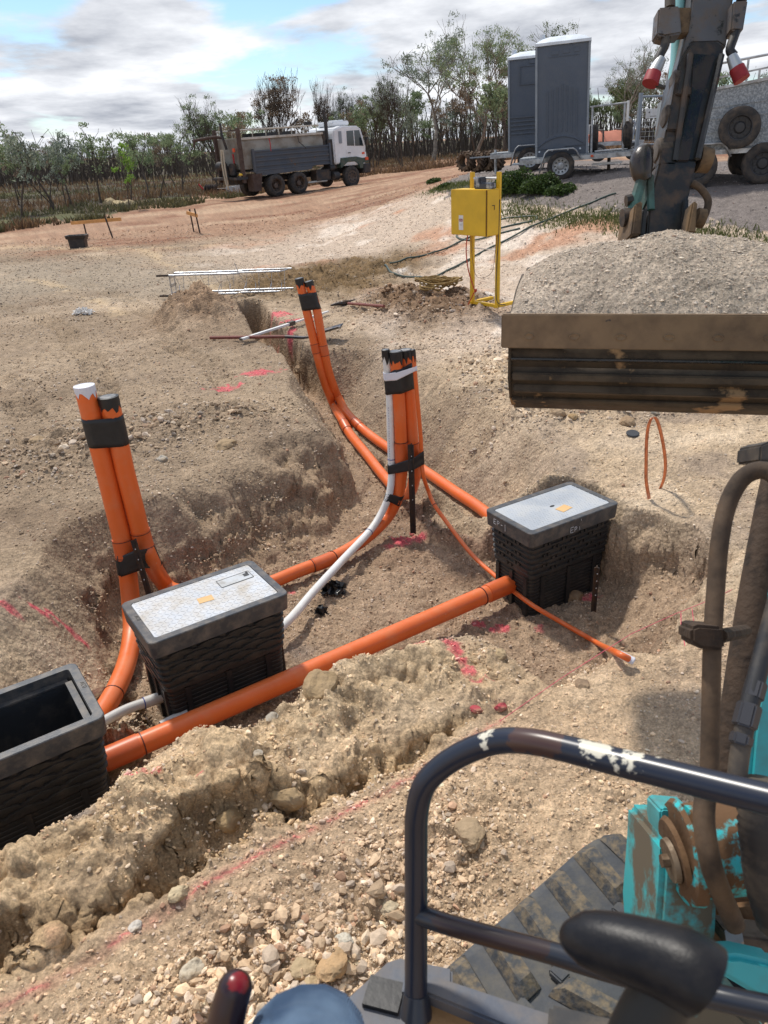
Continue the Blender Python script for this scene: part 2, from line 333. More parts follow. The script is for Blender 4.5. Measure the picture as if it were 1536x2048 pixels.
def ground_color(x,y,z,M):
    r=np.hypot(x,y); n1,n2,n3=M['n1'],M['n2'],M['n3']
    def mixc(c,k,t): return c*(1-t[:,None])+np.array(k)[None]*t[:,None]
    c=np.tile(np.array(TAN),(len(x),1))
    big=fbm(x*.35,y*.35,50,4); med=fbm(x*2.2,y*2.2,60,4)
    c=mixc(c,S(158,136,112),sst(-.1,.5,med))
    c=mixc(c,S(206,182,150),sst(.05,.55,-med)*.7); c=mixc(c,S(200,166,126),sst(3.6,2.4,y)*.6)
    # left working ground is greyer
    lg=sst(3.2,5,y)*sst(1.6,-.2,x); c=mixc(c,S(146,124,98),np.clip(lg*(.85+.6*big),0,1)); c=mixc(c,S(120,98,75),sst(.05,.5,fbm(x*.9,y*.9,55,5))*.55*lg); c=mixc(c,S(188,164,134),sst(.12,.5,fbm(x*.7,y*.7,56,5))*.7)
    # far grey gravel + orange dirt road
    gg=sst(12.5,15,y+n1*2)*sst(20,16.5,y-n1*3)*sst(3,0,x+.1*y); c=mixc(c,S(150,134,112),gg*.8)
    road=sst(17.5,22,y+n1*3+x*.25); c=mixc(c,S(156,118,88),road*.95); 
    c=mixc(c,S(132,88,60),road*sst(.0,.35,fbm(x*.3,y*.9,71,4))*.9); c=mixc(c,S(178,146,114),road*sst(.08,.4,fbm(x*.25,y*1.2,72,4))*.8)
    # pale bank on the right
    pb=np.clip(sst(-.5,1.2,x-.02*y+n1)*sst(7.5,9,y)*sst(20,15,y-x*.3),0,1); pb=np.maximum(pb,blob(x,y,760,440,.6,4,3.6,.3,1,2)); M['pb']=pb
    c=mixc(c,S(190,168,145),pb*.9); c=mixc(c,S(186,128,90),pb*sst(.12,.4,fbm(x*.8,y*.8,73,4)+.05)*.75*sst(9,14,y)); c=mixc(c,S(222,205,186),pb*sst(.1,.4,fbm(x*1.1,y*1.1,74,3))*.7)
    # bitumen pad
    PADP=Zp([(870,372),(900,380),(960,378),(1040,388),(1150,392),(1300,398),(1536,408),(2300,440)],1.15)+Zp([(2300,318),(1536,318),(1200,318),(1000,330),(900,350)],1.25)
    pad=inside(x+n2*.3,y+n1*.3,PADP).astype(float); M['pad']=pad; c=mixc(c,S(118,108,102),pad); 
    # bush floor
    FP=Zp([(-900,478),(-300,450),(0,436),(100,431),(200,424),(290,408),(400,388),(450,380),(520,374),(740,345),(800,345),(860,338),(960,332),(1200,318),(1700,316),(2600,330)],.4)
    FP=FP+[(400,200),(400,900),(-400,900),(-400,200)]
    fl=(inside(x+n2*.4,y+n1*2,FP)).astype(float); fl=np.maximum(fl,(y<-8).astype(float)*0); M['floor']=fl
    c=mixc(c,S(74,64,46),fl); c=mixc(c,S(98,74,54),fl*sst(0,.4,fbm(x*.2,y*.2,80,4))); c=mixc(c,S(92,94,50),fl*sst(0,.4,fbm(x*.15,y*.3,81,4))); c=mixc(c,S(40,34,28),fl*sst(.1,.45,fbm(x*.6,y*.6,82,4)))
    c=mixc(c,S(150,116,84),np.clip(blob(x,y,395,626,.1,.7,1.,0,1,1.),0,1)*.6); c=mixc(c,S(116,90,52),np.clip(M['olive']*(1.2+n1),0,1)*.95)
    c=mixc(c,S(118,88,58),M['heap2']*.9)
    # excavation: damp brown, redder on the far bank
    ex=np.clip(M['exc'],0,1); c=mixc(c,S(158,130,102),ex*.8); c=mixc(c,S(122,94,70),ex*sst(.0,.45,fbm(x*2,y*2,57,4))*.6)
    redw=ex*sst(.1,.5,x+(y-4.5)*.0+.25)*sst(4.1,5,y)*np.clip(M['bank']+.25,0,1); c=mixc(c,S(132,96,76),np.clip(redw*(1.0+n1),0,1)*.85)
    c=mixc(c,S(146,116,82),ex*M['bank']*sst(.3,-.3,x)*.5)
    c=mixc(c,S(196,166,120),np.clip(M['berm']+4*M['ditch']*(1-M['ditch']),0,1)*.55*(1-ex)); c=mixc(c,S(168,134,88),np.clip(4*M['ditch']*(1-M['ditch']),0,1)*.5)
    # dark stain by the open pit, blue marker
    c=mixc(c,S(110,100,96),blob(x,y,600,1290,-.55,.1,.1)*.6); c=mixc(c,S(110,112,124),blob(x,y,165,1640,0,.07,.04)*.5)
    # stones baked into the surface colour
    bk=1-.8*np.clip(M['bank'],0,1)
    c=c*(1+.30*(M['id2']-.5)*(.4+M['rough'])*bk)[:,None]; c=c*(1+(.22*n3+.1*n2)*bk)[:,None]
    g_=c.mean(1,keepdims=True); c=(c*.84+g_*.16)*1.04
    for PL_,w_ in (([(285,505),(370,545),(440,590)],.22),([(250,655),(330,635),(400,612)],.16),([(60,560),(170,590),(260,640)],.14),([(0,500),(200,505),(420,500)],.3)):
        dw=seg_dist(x,y,Zp(PL_)); c=mixc(c,S(190,166,132),np.exp(-(dw/w_)**2)*.65*sst(-.4,.1,n2+n1))
    # white dust line near the board
    dw=seg_dist(x,y,Zp([(800,545),(880,575),(1000,605)],.12)); c=mixc(c,S(228,220,210),np.exp(-(dw/.1)**2)*.7*sst(-.2,.1,n2))
    # marking paint
    pk=np.zeros(len(x))
    for (px,py,pz,a,b) in PAINT: 
        k=blob(x,y,px,py,pz,a*1.3,b*1.3,0,1,1); pk=np.maximum(pk,k)
    pk=sst(.45,.75,pk+n3*.55+n2*.25)
    dl=seg_dist(x,y,Zp(LINE)); pk=np.maximum(pk,(1-sst(.002,.008,dl))*.8*sst(-.35,-.05,n2+n3*.5)); pk=np.maximum(pk,(1-sst(.008,.035,dl))*.2)
    paintc=np.array(S(212,84,100))[None]; pk=pk*.80*(.55+.45*sst(-.2,.2,n3))
    c=c*(1-pk[:,None])+paintc*pk[:,None]
    return np.clip(c,.005,.9)
# ground sheet: rings and bearings, fine where the photograph looks
ang=np.concatenate([np.arange(-180,-46,1.5),np.arange(-46,46,.135),np.arange(46,180,1.5)]); ang=np.radians(ang)
rad=np.concatenate([np.linspace(.25,1.1,12),np.geomspace(1.15,24,660),np.geomspace(24.6,4000,190)])
nA,nR=len(ang),len(rad)
gx=(rad[:,None]*np.sin(ang)[None]).ravel(); gy=(rad[:,None]*np.cos(ang)[None]).ravel()
gz,gM=fields(gx,gy); gc=ground_color(gx,gy,gz,gM)
def H_at(x,y):
    a=np.array([x],float); b=np.array([y],float); return float(fields(a,b)[0][0])
def bulk_mesh(name,V,Fq,colr=None,smooth=True,mats=()):
    me=bpy.data.meshes.new(name); V=np.asarray(V,np.float32); Fq=np.asarray(Fq,np.int32); k=Fq.shape[1]
    me.vertices.add(len(V)); me.vertices.foreach_set('co',V.ravel()); me.loops.add(Fq.size); me.loops.foreach_set('vertex_index',Fq.ravel())
    me.polygons.add(len(Fq)); me.polygons.foreach_set('loop_start',np.arange(0,Fq.size,k,dtype=np.int32)); 
    me.polygons.foreach_set('use_smooth',np.full(len(Fq),smooth)); me.update(calc_edges=True)
    if colr is not None:
        a=me.color_attributes.new('Col','FLOAT_COLOR','POINT'); a.data.foreach_set('color',np.concatenate([colr,np.ones((len(colr),1))],1).astype(np.float32).ravel())
    for q in mats: me.materials.append(q)
    o=bpy.data.objects.new(name,me); col.objects.link(o); return o
def col_mat(name,rough=.92,speck=.35,sscale=140.,bump=.004,bs=90.,spec=.25):
    m,nt,b=newmat(name); L=nt.links.new; soil=(name=='soil')
    at=N(nt,'ShaderNodeVertexColor',layer_name='Col'); geo=N(nt,'ShaderNodeNewGeometry')
    n=N(nt,'ShaderNodeTexNoise'); n.inputs['Scale'].default_value=sscale; n.inputs['Detail'].default_value=5; n.inputs['Roughness'].default_value=.7; L(geo.outputs['Position'],n.inputs['Vector'])
    v=N(nt,'ShaderNodeTexVoronoi'); v.inputs['Scale'].default_value=sscale*.8; L(geo.outputs['Position'],v.inputs['Vector'])
    mr=N(nt,'ShaderNodeMapRange'); mr.inputs['From Min'].default_value=.25; mr.inputs['From Max'].default_value=.75; mr.inputs['To Min'].default_value=1-speck; mr.inputs['To Max'].default_value=1+speck; L(n.outputs[0],mr.inputs[0])
    bw=N(nt,'ShaderNodeRGBToBW'); L(v.outputs['Color'],bw.inputs[0])
    m2=N(nt,'ShaderNodeMapRange'); m2.inputs['To Min'].default_value=1-speck*.7; m2.inputs['To Max'].default_value=1+speck*.7; L(bw.outputs[0],m2.inputs[0])
    mu=N(nt,'ShaderNodeMath',operation='MULTIPLY'); L(mr.outputs[0],mu.inputs[0]); L(m2.outputs[0],mu.inputs[1])
    mx=N(nt,'ShaderNodeMix',data_type='RGBA',blend_type='MULTIPLY'); mx.inputs[0].default_value=1; L(at.outputs[0],mx.inputs[6]); L(mu.outputs[0],mx.inputs[7]); outc=mx.outputs[2]
    if soil:
        nn=N(nt,'ShaderNodeTexNoise'); nn.inputs['Scale'].default_value=9; nn.inputs['Detail'].default_value=9; nn.inputs['Roughness'].default_value=.68; L(geo.outputs['Position'],nn.inputs['Vector'])
        mr3=N(nt,'ShaderNodeMapRange'); mr3.inputs['From Min'].default_value=.3; mr3.inputs['From Max'].default_value=.7; mr3.inputs['To Min'].default_value=.80; mr3.inputs['To Max'].default_value=1.22; L(nn.outputs[0],mr3.inputs[0])
        m3=N(nt,'ShaderNodeMix',data_type='RGBA',blend_type='MULTIPLY'); m3.inputs[0].default_value=1; L(outc,m3.inputs[6]); L(mr3.outputs[0],m3.inputs[7]); outc=m3.outputs[2]
    L(outc,b.inputs['Base Color'])
    b.inputs['Roughness'].default_value=rough; b.inputs['Specular IOR Level'].default_value=spec
    if bump:
        nb=N(nt,'ShaderNodeTexNoise'); nb.inputs['Scale'].default_value=bs; nb.inputs['Detail'].default_value=8; nb.inputs['Roughness'].default_value=.75; L(geo.outputs['Position'],nb.inputs['Vector'])
        bp=N(nt,'ShaderNodeBump'); bp.inputs['Distance'].default_value=bump; L(nb.outputs[0],bp.inputs['Height']); outn=bp.outputs[0]
        if soil:
            v2=N(nt,'ShaderNodeTexVoronoi'); v2.inputs['Scale'].default_value=34; L(geo.outputs['Position'],v2.inputs['Vector']); b2=N(nt,'ShaderNodeBump'); b2.inputs['Distance'].default_value=.02; b2.inputs['Strength'].default_value=.5; b2.invert=True; L(v2.outputs['Distance'],b2.inputs['Height']); L(outn,b2.inputs['Normal'])
            b3=N(nt,'ShaderNodeBump'); b3.inputs['Distance'].default_value=.032; b3.inputs['Strength'].default_value=.6; L(nn.outputs[0],b3.inputs['Height']); L(b2.outputs[0],b3.inputs['Normal']); outn=b3.outputs[0]
        L(outn,b.inputs['Normal'])
    return m
M_ground=col_mat('soil',bump=.010,bs=55.,speck=.38,sscale=120.); M_stone=col_mat('stone',speck=.18,sscale=60.,bump=.003,bs=60.,rough=.85)
ii=np.arange(nR-1)[:,None]*nA; jj=np.arange(nA)[None]; j2=(jj+1)%nA
Fq=np.stack([ii+jj,ii+nA+jj,ii+nA+j2,ii+j2],-1).reshape(-1,4)[:,::-1]
bk=np.clip(gM['bank']*1.1+4*gM['ditch']*(1-gM['ditch'])+.25*gM['berm']+.08*gM['rub'],0,1); near_=(np.hypot(gx,gy)<14)&(bk>.03)
Zg=gz.reshape(nR,nA); Xg=gx.reshape(nR,nA); Yg=gy.reshape(nR,nA); P3=np.stack([Xg,Yg,Zg],-1); du=np.gradient(P3,axis=0); dv_=np.gradient(P3,axis=1); nrm=np.cross(dv_,du); nrm/=np.linalg.norm(nrm,axis=-1,keepdims=True)+1e-9; nrm=nrm.reshape(-1,3); nrm*=np.sign(nrm[:,2:3]+1e-9)
q=near_; am=bk[q]; a_,b_,c_=gx[q],gy[q],gz[q]
dd=am*(.085*fbm3(a_*5,b_*5,c_*9,40,3)-.022*(1-np.abs(fbm3(a_*9,b_*9,c_*14,44,3))*3)*.5+.022*fbm3(a_*32,b_*32,c_*32,47,2))
gx[q]+=nrm[q,0]*dd; gy[q]+=nrm[q,1]*dd; gz[q]+=nrm[q,2]*dd
ground=bulk_mesh('ground',np.stack([gx,gy,gz],1),Fq,gc,True,[M_ground]); tag(ground,'pale sandy ground with trenches and stony rubble','ground',kind='structure')

# ------------------------------------------------------------------ loose stones
_ico=bmesh.new(); bmesh.ops.create_icosphere(_ico,subdivisions=1,radius=1); IV=np.array([v.co[:] for v in _ico.verts]); IF=np.array([[v.index for v in f.verts] for f in _ico.faces]); _ico.free()
def stones(name,xy,size,label,cat,lo=False,embed=.3,zs=None,tint=None):
    n=len(xy); z,M=fields(xy[:,0],xy[:,1]); base=ground_color(xy[:,0],xy[:,1],z,M) if tint is None else np.tile(np.array(tint),(n,1))
    if zs is not None: z=zs
    IV_,IF_=(OV,OF) if lo else (IV,IF); nv=len(IV_)
    V=IV_[None]*(1+.45*(rng.random((n,nv,1))-.5)); sc=np.stack([1+.5*(rng.random(n)-.3),.75+.5*(rng.random(n)-.5),.55+.45*(rng.random(n)-.4)],1); V=V*sc[:,None,:]
    a=rng.random(n)*2*PI; b=(rng.random(n)-.5)*1.2; ca,sa,cb,sb=np.cos(a),np.sin(a),np.cos(b),np.sin(b)
    x1=V[...,0]; y1=V[...,1]*cb[:,None]-V[...,2]*sb[:,None]; z1=V[...,1]*sb[:,None]+V[...,2]*cb[:,None]
    V=np.stack([x1*ca[:,None]-y1*sa[:,None],x1*sa[:,None]+y1*ca[:,None],z1],-1)*size[:,None,None]
    V[...,0]+=xy[:,0:1]; V[...,1]+=xy[:,1:2]; V[...,2]+=(z+size*embed)[:,None]
    t=rng.random(n); k=(.85+.75*rng.random(n))[:,None]; c=base*k
    g=np.array(S(176,168,160)); w=np.array(S(222,208,188)); rd=np.array(S(150,104,84))
    c=np.where((t<.2)[:,None],c*.6+g*.4*k,c); c=np.where(((t>.2)&(t<.32))[:,None],c*.6+w*.4*k,c); c=np.where(((t>.36)&(t<.41))[:,None],c*.5+rd*.5*k,c)
    o=bulk_mesh(name,V.reshape(-1,3),(IF_[None]+np.arange(n)[:,None,None]*nv).reshape(-1,3),np.repeat(np.clip(c,.01,.9),nv,0),False,[M_stone])
    return tag(o,label,cat,kind='stuff')
OV=np.array([(1,0,0),(-1,0,0),(0,1,0),(0,-1,0),(0,0,1),(0,0,-1)],float); OF=np.array([(0,2,4),(2,1,4),(1,3,4),(3,0,4),(2,0,5),(1,2,5),(3,1,5),(0,3,5)])
def scatter(N0,r0,r1,a0=-44,a1=44):
    th=R(a0)+rng.random(N0)*R(a1-a0); r=r0*np.exp(rng.random(N0)*math.log(r1/r0)); return np.stack([r*np.sin(th),r*np.cos(th)],1),r
def gravel(N0,name,label,lo,k,smin,cap,seedoff,a=2.6):
    xy,r=scatter(N0,1.2,26)
    z_,M_=fields(xy[:,0],xy[:,1]); ground_color(xy[:,0],xy[:,1],z_,M_)
    x,y=xy[:,0],xy[:,1]; clus=sst(-.08,.3,fbm(x*2.4,y*2.4,90+seedoff,4))
    dens=np.clip(.12+.9*M_['rub']+.45*clus+.35*M_['exc']+.3*M_['bank']+.25*M_['ditch']+.4*M_['olive'],0,1)*(1-M_['floor'])*(1-.8*M_['pad'])*(1-.4*M_['track'])
    if lo: dens=np.clip(dens+.15,0,1)
    keep=rng.random(len(xy))<dens*k; xy=xy[keep]; r=r[keep]; rub=M_['rub'][keep]
    sz=np.maximum(smin[0]*r,smin[1])*rng.random(len(xy))**(-1/(a-.8*rub)); sz=np.minimum(sz,(cap+(.019+.016*(xy[:,1]>4))*rub)*(.45+.55*rng.random(len(xy)))+.0006*r)
    print(name,len(xy)); stones(name,xy,sz,label,'gravel',lo)
gravel(210000,'grit','fine pale grit covering the dug ground',True,.9,(.0009,.0022),.006,3,3.2)
gravel(90000,'gravel','loose pale gravel and pebbles strewn over the dug ground',False,.75,(.0012,.0045),.012,0)
# ------------------------------------------------------------------ sight-line helpers on the real ground
def G(pts,dz=0.):
    pts=list(pts); z=np.zeros(len(pts)); d=np.array([ray(*p) for p in pts])
    lo=np.full(len(pts),.5); n=60
    # march along each ray
    t=np.geomspace(1.,120,260); P=_C[None,None]+d[:,None,:]*t[None,:,None]
    hz=fields(P[...,0].ravel(),P[...,1].ravel())[0].reshape(len(pts),-1); ab=P[...,2]-hz-dz
    out=[]
    for i in range(len(pts)):
        k=np.argmax(ab[i]<0); k=max(k,1)
        if not (ab[i]<0).any(): k=len(t)-1
        a,b=ab[i][k-1],ab[i][k]; s=a/(a-b) if a!=b else 0; tt=t[k-1]+(t[k]-t[k-1])*s
        q=_C+d[i]*tt; out.append(Vector((q[0],q[1],q[2])))
    return out
def Yp(px,py,Y): d=ray(px,py); return Vector(_C+d*(Y/d[1]))
def Zv(px,py,z): return Vector(Z(px,py,z))
def Dv(px,py,d): return Vector(D(px,py,d))
M_black=mat('black_plastic',(.018,.019,.021),.42,dirt=S(150,130,108),dscale=9,damt=.16,dlo=.5,dhi=.75,bump=.0012,bscale=120,dust=S(150,134,112),dustamt=.2)
M_rim=mat('rim_plastic',(.050,.053,.058),.38,dirt=S(170,152,130),dscale=14,damt=.35,dlo=.45,dhi=.75,bump=.0008,bscale=160)
M_galv=mat('galvanised_plate',(.47,.495,.53),.45,.12,dirt=S(176,164,146),dscale=7,damt=.7,dlo=.42,dhi=.66,bump=.0006,bscale=200)
M_galvB=mat('galvanised_sheet',(.39,.42,.455),.45,.12,dirt=S(190,188,182),dscale=5,damt=.4,bump=.0004,bscale=200)
M_galv2=mat('galvanised_steel',(.36,.38,.40),.5,.6,dirt=S(150,146,140),dscale=8,damt=.6,bump=.0005)
M_tag=mat('tan_label',S(206,166,112),.6)
M_orange=mat('orange_conduit',(.74,.135,.025),.34,dirt=S(196,140,104),dscale=5,damt=.42,dlo=.50,dhi=.78,var=.06,spec=.45,chip=S(214,170,140),chs=26,chlo=.70,chhi=.74,dust=S(212,150,110),dustamt=.26)
M_orange2=mat('orange_coupling',(.62,.105,.02),.38,dirt=S(190,130,96),dscale=6,damt=.3,dlo=.5,dhi=.8,var=.05,dust=S(200,140,104),dustamt=.22)
M_glue=mat('glue_line',(.10,.02,.015),.5)
M_white=mat('white_conduit',S(222,222,220),.35,dirt=S(190,180,165),dscale=6,damt=.4)
M_greyp=mat('grey_conduit',S(196,194,190),.4,dirt=S(168,154,134),dscale=6,damt=.6)
M_tape=mat('black_tape',(.011,.011,.012),.48,var=.3,dscale=30,bump=.0012,bscale=45)
M_wtape=mat('white_tape',S(214,214,222),.45,var=.05)
M_bluei=mat('blue_ink',S(50,60,130),.5)
M_steel=mat('dark_steel',(.05,.045,.045),.5,.7,dirt=(.12,.07,.04),dscale=20,damt=.7,bump=.001)
M_copper=mat('copper',(.72,.26,.13),.35,.85,dirt=S(120,72,50),dscale=14,damt=.5)
M_chalk=mat('white_marker',S(205,205,205),.7)

def rrect(lx,ly,r,z,n=6):
    out=[]
    for cx,cy,a0 in ((lx/2-r,ly/2-r,0),(-lx/2+r,ly/2-r,90),(-lx/2+r,-ly/2+r,180),(lx/2-r,-ly/2+r,270)):
        for k in range(n+1):
            a=R(a0+90*k/n); out.append(Vector((cx+r*math.cos(a),cy+r*math.sin(a),z)))
    return out
def loft(mb,rings,close=False,capa=False,capb=False):
    n=len(rings[0]); v=[p for r_ in rings for p in r_]; f=[]
    for i in range(len(rings)-1):
        for k in range(n): f.append((i*n+k,i*n+(k+1)%n,(i+1)*n+(k+1)%n,(i+1)*n+k))
    if close:
        i=len(rings)-1
        for k in range(n): f.append((i*n+k,i*n+(k+1)%n,(k+1)%n,k))
    if capa: f.append(tuple(range(n)))
    if capb: f.append(tuple(range((len(rings)-1)*n,len(rings)*n)))
    return mb.add(v,f)
def make_pit(loc,ang,lx,ly,label,lens=False,lid=True):
    t=thing('cable_pit',loc,label,'cable pit','black plastic cable pits in the excavation',rz=ang)
    # frame collar
    b=MB(); c=.098
    loft(b,[rrect(lx-.085,ly-.085,.018,-.02),rrect(lx-.085,ly-.085,.018,0),rrect(lx-.008,ly-.008,.034,0),rrect(lx,ly,.036,-.004),rrect(lx-.012,ly-.012,.034,-c),rrect(lx-.06,ly-.06,.03,-c),rrect(lx-.075,ly-.075,.02,-c+.01)],close=True)
    b.build('rim',M_rim,t,autos=30)
    if lid:
        # ledge hidden below the lid
        pass
    # body: two ribbed boxes
    b=MB(); rings=[]; zz=-c; k=0; W=.07; nt_=6
    for i in range(nt_):
        h=.038; o=.004*i; e=.012
        rings+= [rrect(lx-.045-o,ly-.045-o,.04,zz),rrect(lx-.045-o,ly-.045-o,.04,zz-.012),rrect(lx-.045-2*e-o,ly-.045-2*e-o,.035,zz-.016),rrect(lx-.045-2*e-o,ly-.045-2*e-o,.035,zz-h+.002)]; zz-=h
    rings+= [rrect(lx-.065-W*.3,ly-.065,.04,zz),rrect(lx-.065-W*.3,ly-.065,.04,zz-.02)]; zz-=.02
    for i in range(13):
        o=.10+.002*i
        rings+= [rrect(lx-o,ly-o+.01,.04,zz),rrect(lx-o,ly-o+.01,.04,zz-.009),rrect(lx-o-.014,ly-o-.004,.036,zz-.011),rrect(lx-o-.014,ly-o-.004,.036,zz-.025)]; zz-=.0265
    inner=[rrect(lx-.17,ly-.15,.03,zz),rrect(lx-.10,ly-.10,.03,-c-.03),rrect(lx-.075,ly-.075,.02,-c+.01)]
    loft(b,rings+inner)
    b.add(rrect(lx-.17,ly-.15,.03,zz+.004),[tuple(range(28))])
    # brick-like cells standing proud of the upper box
    for s,(L_,ax) in ((-1,(lx,0)),(1,(lx,0)),(-1,(ly,1)),(1,(ly,1))):
        off=(ly if ax==0 else lx)/2-.0225
        for row in range(6):
            nc=4 if ax==0 else 2; cw=(L_-.14)/nc
            for q in range(nc+ (row%2)):
                xc=-L_/2+.07+cw*(q+.5)-(cw/2 if row%2 else 0)
                if abs(xc)+cw*.25>L_/2-.045: continue
                wz=-c-.026-.038*row-.003
                d_=off-.002*row-.009
                ln=cw*.32
                if lens and abs(xc)+ln*1.3>L_/2-.05: continue
                if lens:
                    pr=[(-ln*1.3,.0),(-ln*.7,.011),(0,.016),(ln*.7,.011),(ln*1.3,0),(ln*.6,-.004),(-ln*.6,-.004)]
                    M_=Matrix.Translation((xc,s*d_,wz)) if ax==0 else Matrix.Translation((s*d_,xc,wz))@Matrix.Rotation(PI/2,4,'Z')
                    out_=(s>0) if ax==0 else (s<0); b.prism(pr,-.012 if out_ else -.015,.015 if out_ else .012,M_)
                else:
                    b.box((xc,s*d_,wz) if ax==0 else (s*d_,xc,wz),(.022,.014,.020) if ax==0 else (.014,.022,.020))
                    b.box((xc+cw*.22,s*d_,wz) if ax==0 else (s*d_,xc+cw*.22,wz),(.014,.012,.020) if ax==0 else (.012,.014,.020))
        for q in range(3):
            xc=(-.3+.3*q)*L_
            dd=(ly if ax==0 else lx)/2-.052
            b.box((xc,s*dd,-.51) if ax==0 else (s*dd,xc,-.51),(.03,.022,.30) if ax==0 else (.022,.03,.30))
    b.build('body',M_black,t,autos=30)
    return t
ZT=.03
def pit_frame(a,b_,c_,d_):     # corners: front-left, front-right, rear-right, rear-left in px
    P=[Zv(*q,ZT) for q in (a,b_,c_,d_)]; ctr=(P[0]+P[1]+P[2]+P[3])/4; e=((P[1]-P[0])+(P[2]-P[3]))/2; lx=e.length; ly=((P[3]-P[0]).length+(P[2]-P[1]).length)/2
    return ctr,math.atan2(e.y,e.x),lx,ly
cA=pit_frame((287,1293),(567,1191),(514,1114),(249,1205)); cB=pit_frame((1058,1071),(1239,1007),(1142,960),(973,1018))
print('pits',cA,cB)
pitA=make_pit(cA[0],cA[1],cA[2],cA[3],'black ribbed cable pit with a dusty chequer plate lid and small hatch',lens=True)
pitB=make_pit(cB[0],cB[1],cB[2],cB[3],'black ribbed cable pit marked EP-1 with a smooth grey lid, right of the taped risers')
def make_lid(t,lx,ly,kind):
    b=MB(); w_,h_=lx-.09,ly-.09
    loft(b,[rrect(w_,h_,.016,-.012),rrect(w_,h_,.016,-.003),rrect(w_-.004,h_-.004,.014,-.001)],capa=True,capb=True)
    if kind=='chequer':
        for i in range(int(w_/.026)):
            for j in range(int(h_/.026)):
                x=-w_/2+.02+i*.026; y=-h_/2+.018+j*.026
                if .13<x<.30 and .03<y<.14: continue
                if abs(x-.0)<.05 and abs(y+.01)<.035: continue
                a=R(45 if (i+j)%2 else -45); M_=Matrix.Rotation(a,3,'Z')
                b.box((x,y,-.0005),(.021,.0050,.0016),M_)
    else:
        for i in range(int(w_/.02)):
            for j in range(int(h_/.02)):
                x=-w_/2+.015+i*.02; y=-h_/2+.015+j*.02
                if abs(x-.0)<.06 and abs(y+.03)<.05: continue
                b.box((x+(.01 if j%2 else 0),y,-.0008),(.010,.004,.0012),Matrix.Rotation(R(45 if (i+j)%2 else -45),3,'Z'))
    lid=b.build('lid',M_galv if kind=='chequer' else M_galvB,t,smooth=False)
    if kind=='chequer':
        MB().box((.0,-.012,.0006),(.082,.056,.0016),Matrix.Rotation(R(-6),3,'Z')).build('label_plate',M_tag,lid)
        h=MB(); h.box((.215,.085,.0002),(.19,.08,.0012)); hb=h.build('hatch',M_galv2,lid,smooth=False)
        k=MB()
        for (x,y,a,c_) in ((.215,.126,.19,.003),(.215,.044,.19,.003)): k.box((x,y,.0012),(a,c_,.0012))
        k.box((.119,.085,.0012),(.003,.08,.0012)); k.box((.311,.085,.0012),(.003,.08,.0012)); k.box((.285,.092,.0016),(.030,.030,.002)); k.box((.297,.112,.0016),(.012,.02,.002)); k.build('hatch_gap',M_tape,hb,smooth=False)
    else:
        MB().box((.035,-.07,.0006),(.095,.065,.0016),Matrix.Rotation(R(10),3,'Z')).build('label_plate',M_tag,lid)
        MB().lathe([(0,.0008),(.014,.0008),(.014,-.004)],Matrix.Translation((-.0,.0,0))@Matrix.Diagonal((1.3,.7,1,1)),16).build('key_hole',M_tape,lid)
make_lid(pitA,cA[2],cA[3],'chequer'); make_lid(pitB,cB[2],cB[3],'plain')
def strokes(name,parent,M_,segs,w_,mat_,h=.0015):
    b=MB()
    for s_ in segs:
        for p,q in zip(s_[:-1],s_[1:]):
            p3=M_@Vector((p[0],0,p[1])); q3=M_@Vector((q[0],0,q[1])); b.tube([p3,q3],w_,5)
    return b.build(name,mat_,parent)
def glyph(ch,x,s_):
    g={'E':[[(1,1),(0,1),(0,0),(1,0)],[(0,.5),(.8,.5)]],'P':[[(0,0),(0,1),(.7,1),(.9,.75),(.7,.45),(0,.45)]],'-':[[(0,.5),(.8,.5)]],'1':[[(.2,1),(.25,0)]],
       'A':[[(0,0),(.5,1),(1,0)],[(.2,.4),(.8,.4)]],'C':[[(1,.85),(.6,1),(.15,.8),(0,.5),(.15,.2),(.6,0),(1,.15)]],'O':[[(.5,1),(.1,.8),(0,.5),(.1,.2),(.5,0),(.9,.2),(1,.5),(.9,.8),(.5,1)]],
       'T':[[(0,1),(1,1)],[(.5,1),(.5,0)]],'D':[[(0,0),(0,1),(.6,1),(1,.6),(1,.4),(.6,0),(0,0)]],'N':[[(0,0),(0,1),(1,0),(1,1)]],'G':[[(1,.85),(.6,1),(.15,.8),(0,.5),(.15,.2),(.6,0),(1,.2),(1,.5),(.6,.5)]],'R':[[(0,0),(0,1),(.7,1),(.9,.75),(.7,.5),(0,.5)],[(.5,.5),(1,0)]]}[ch]
    return [[(x+a*s_*.65,b*s_) for a,b in st] for st in g]
# handwriting EP-1 on the pit: on the short left face and the long near face
s1=glyph('E',-.13,.032)+glyph('P',-.095,.03)+glyph('-',-.06,.03)+[[(-.02,.034),(-.018,-.014)]]
M1=Matrix.Translation((-cB[2]/2+.002,0,-.062))@Matrix.Rotation(-PI/2,4,'Z')
strokes('writing',pitB,M1,[[(-p[0]*-1,p[1]) for p in st] for st in s1],.0017,M_chalk)
s2=glyph('E',-.03,.036)+glyph('P',.005,.03)+[[(.045,.024),(.048,.0)]]+[[(.055,.075),(.057,.062)]]
strokes('writing',pitB,Matrix.Translation((-.02,-cB[3]/2+.001,-.088)),s2,.0017,M_chalk)
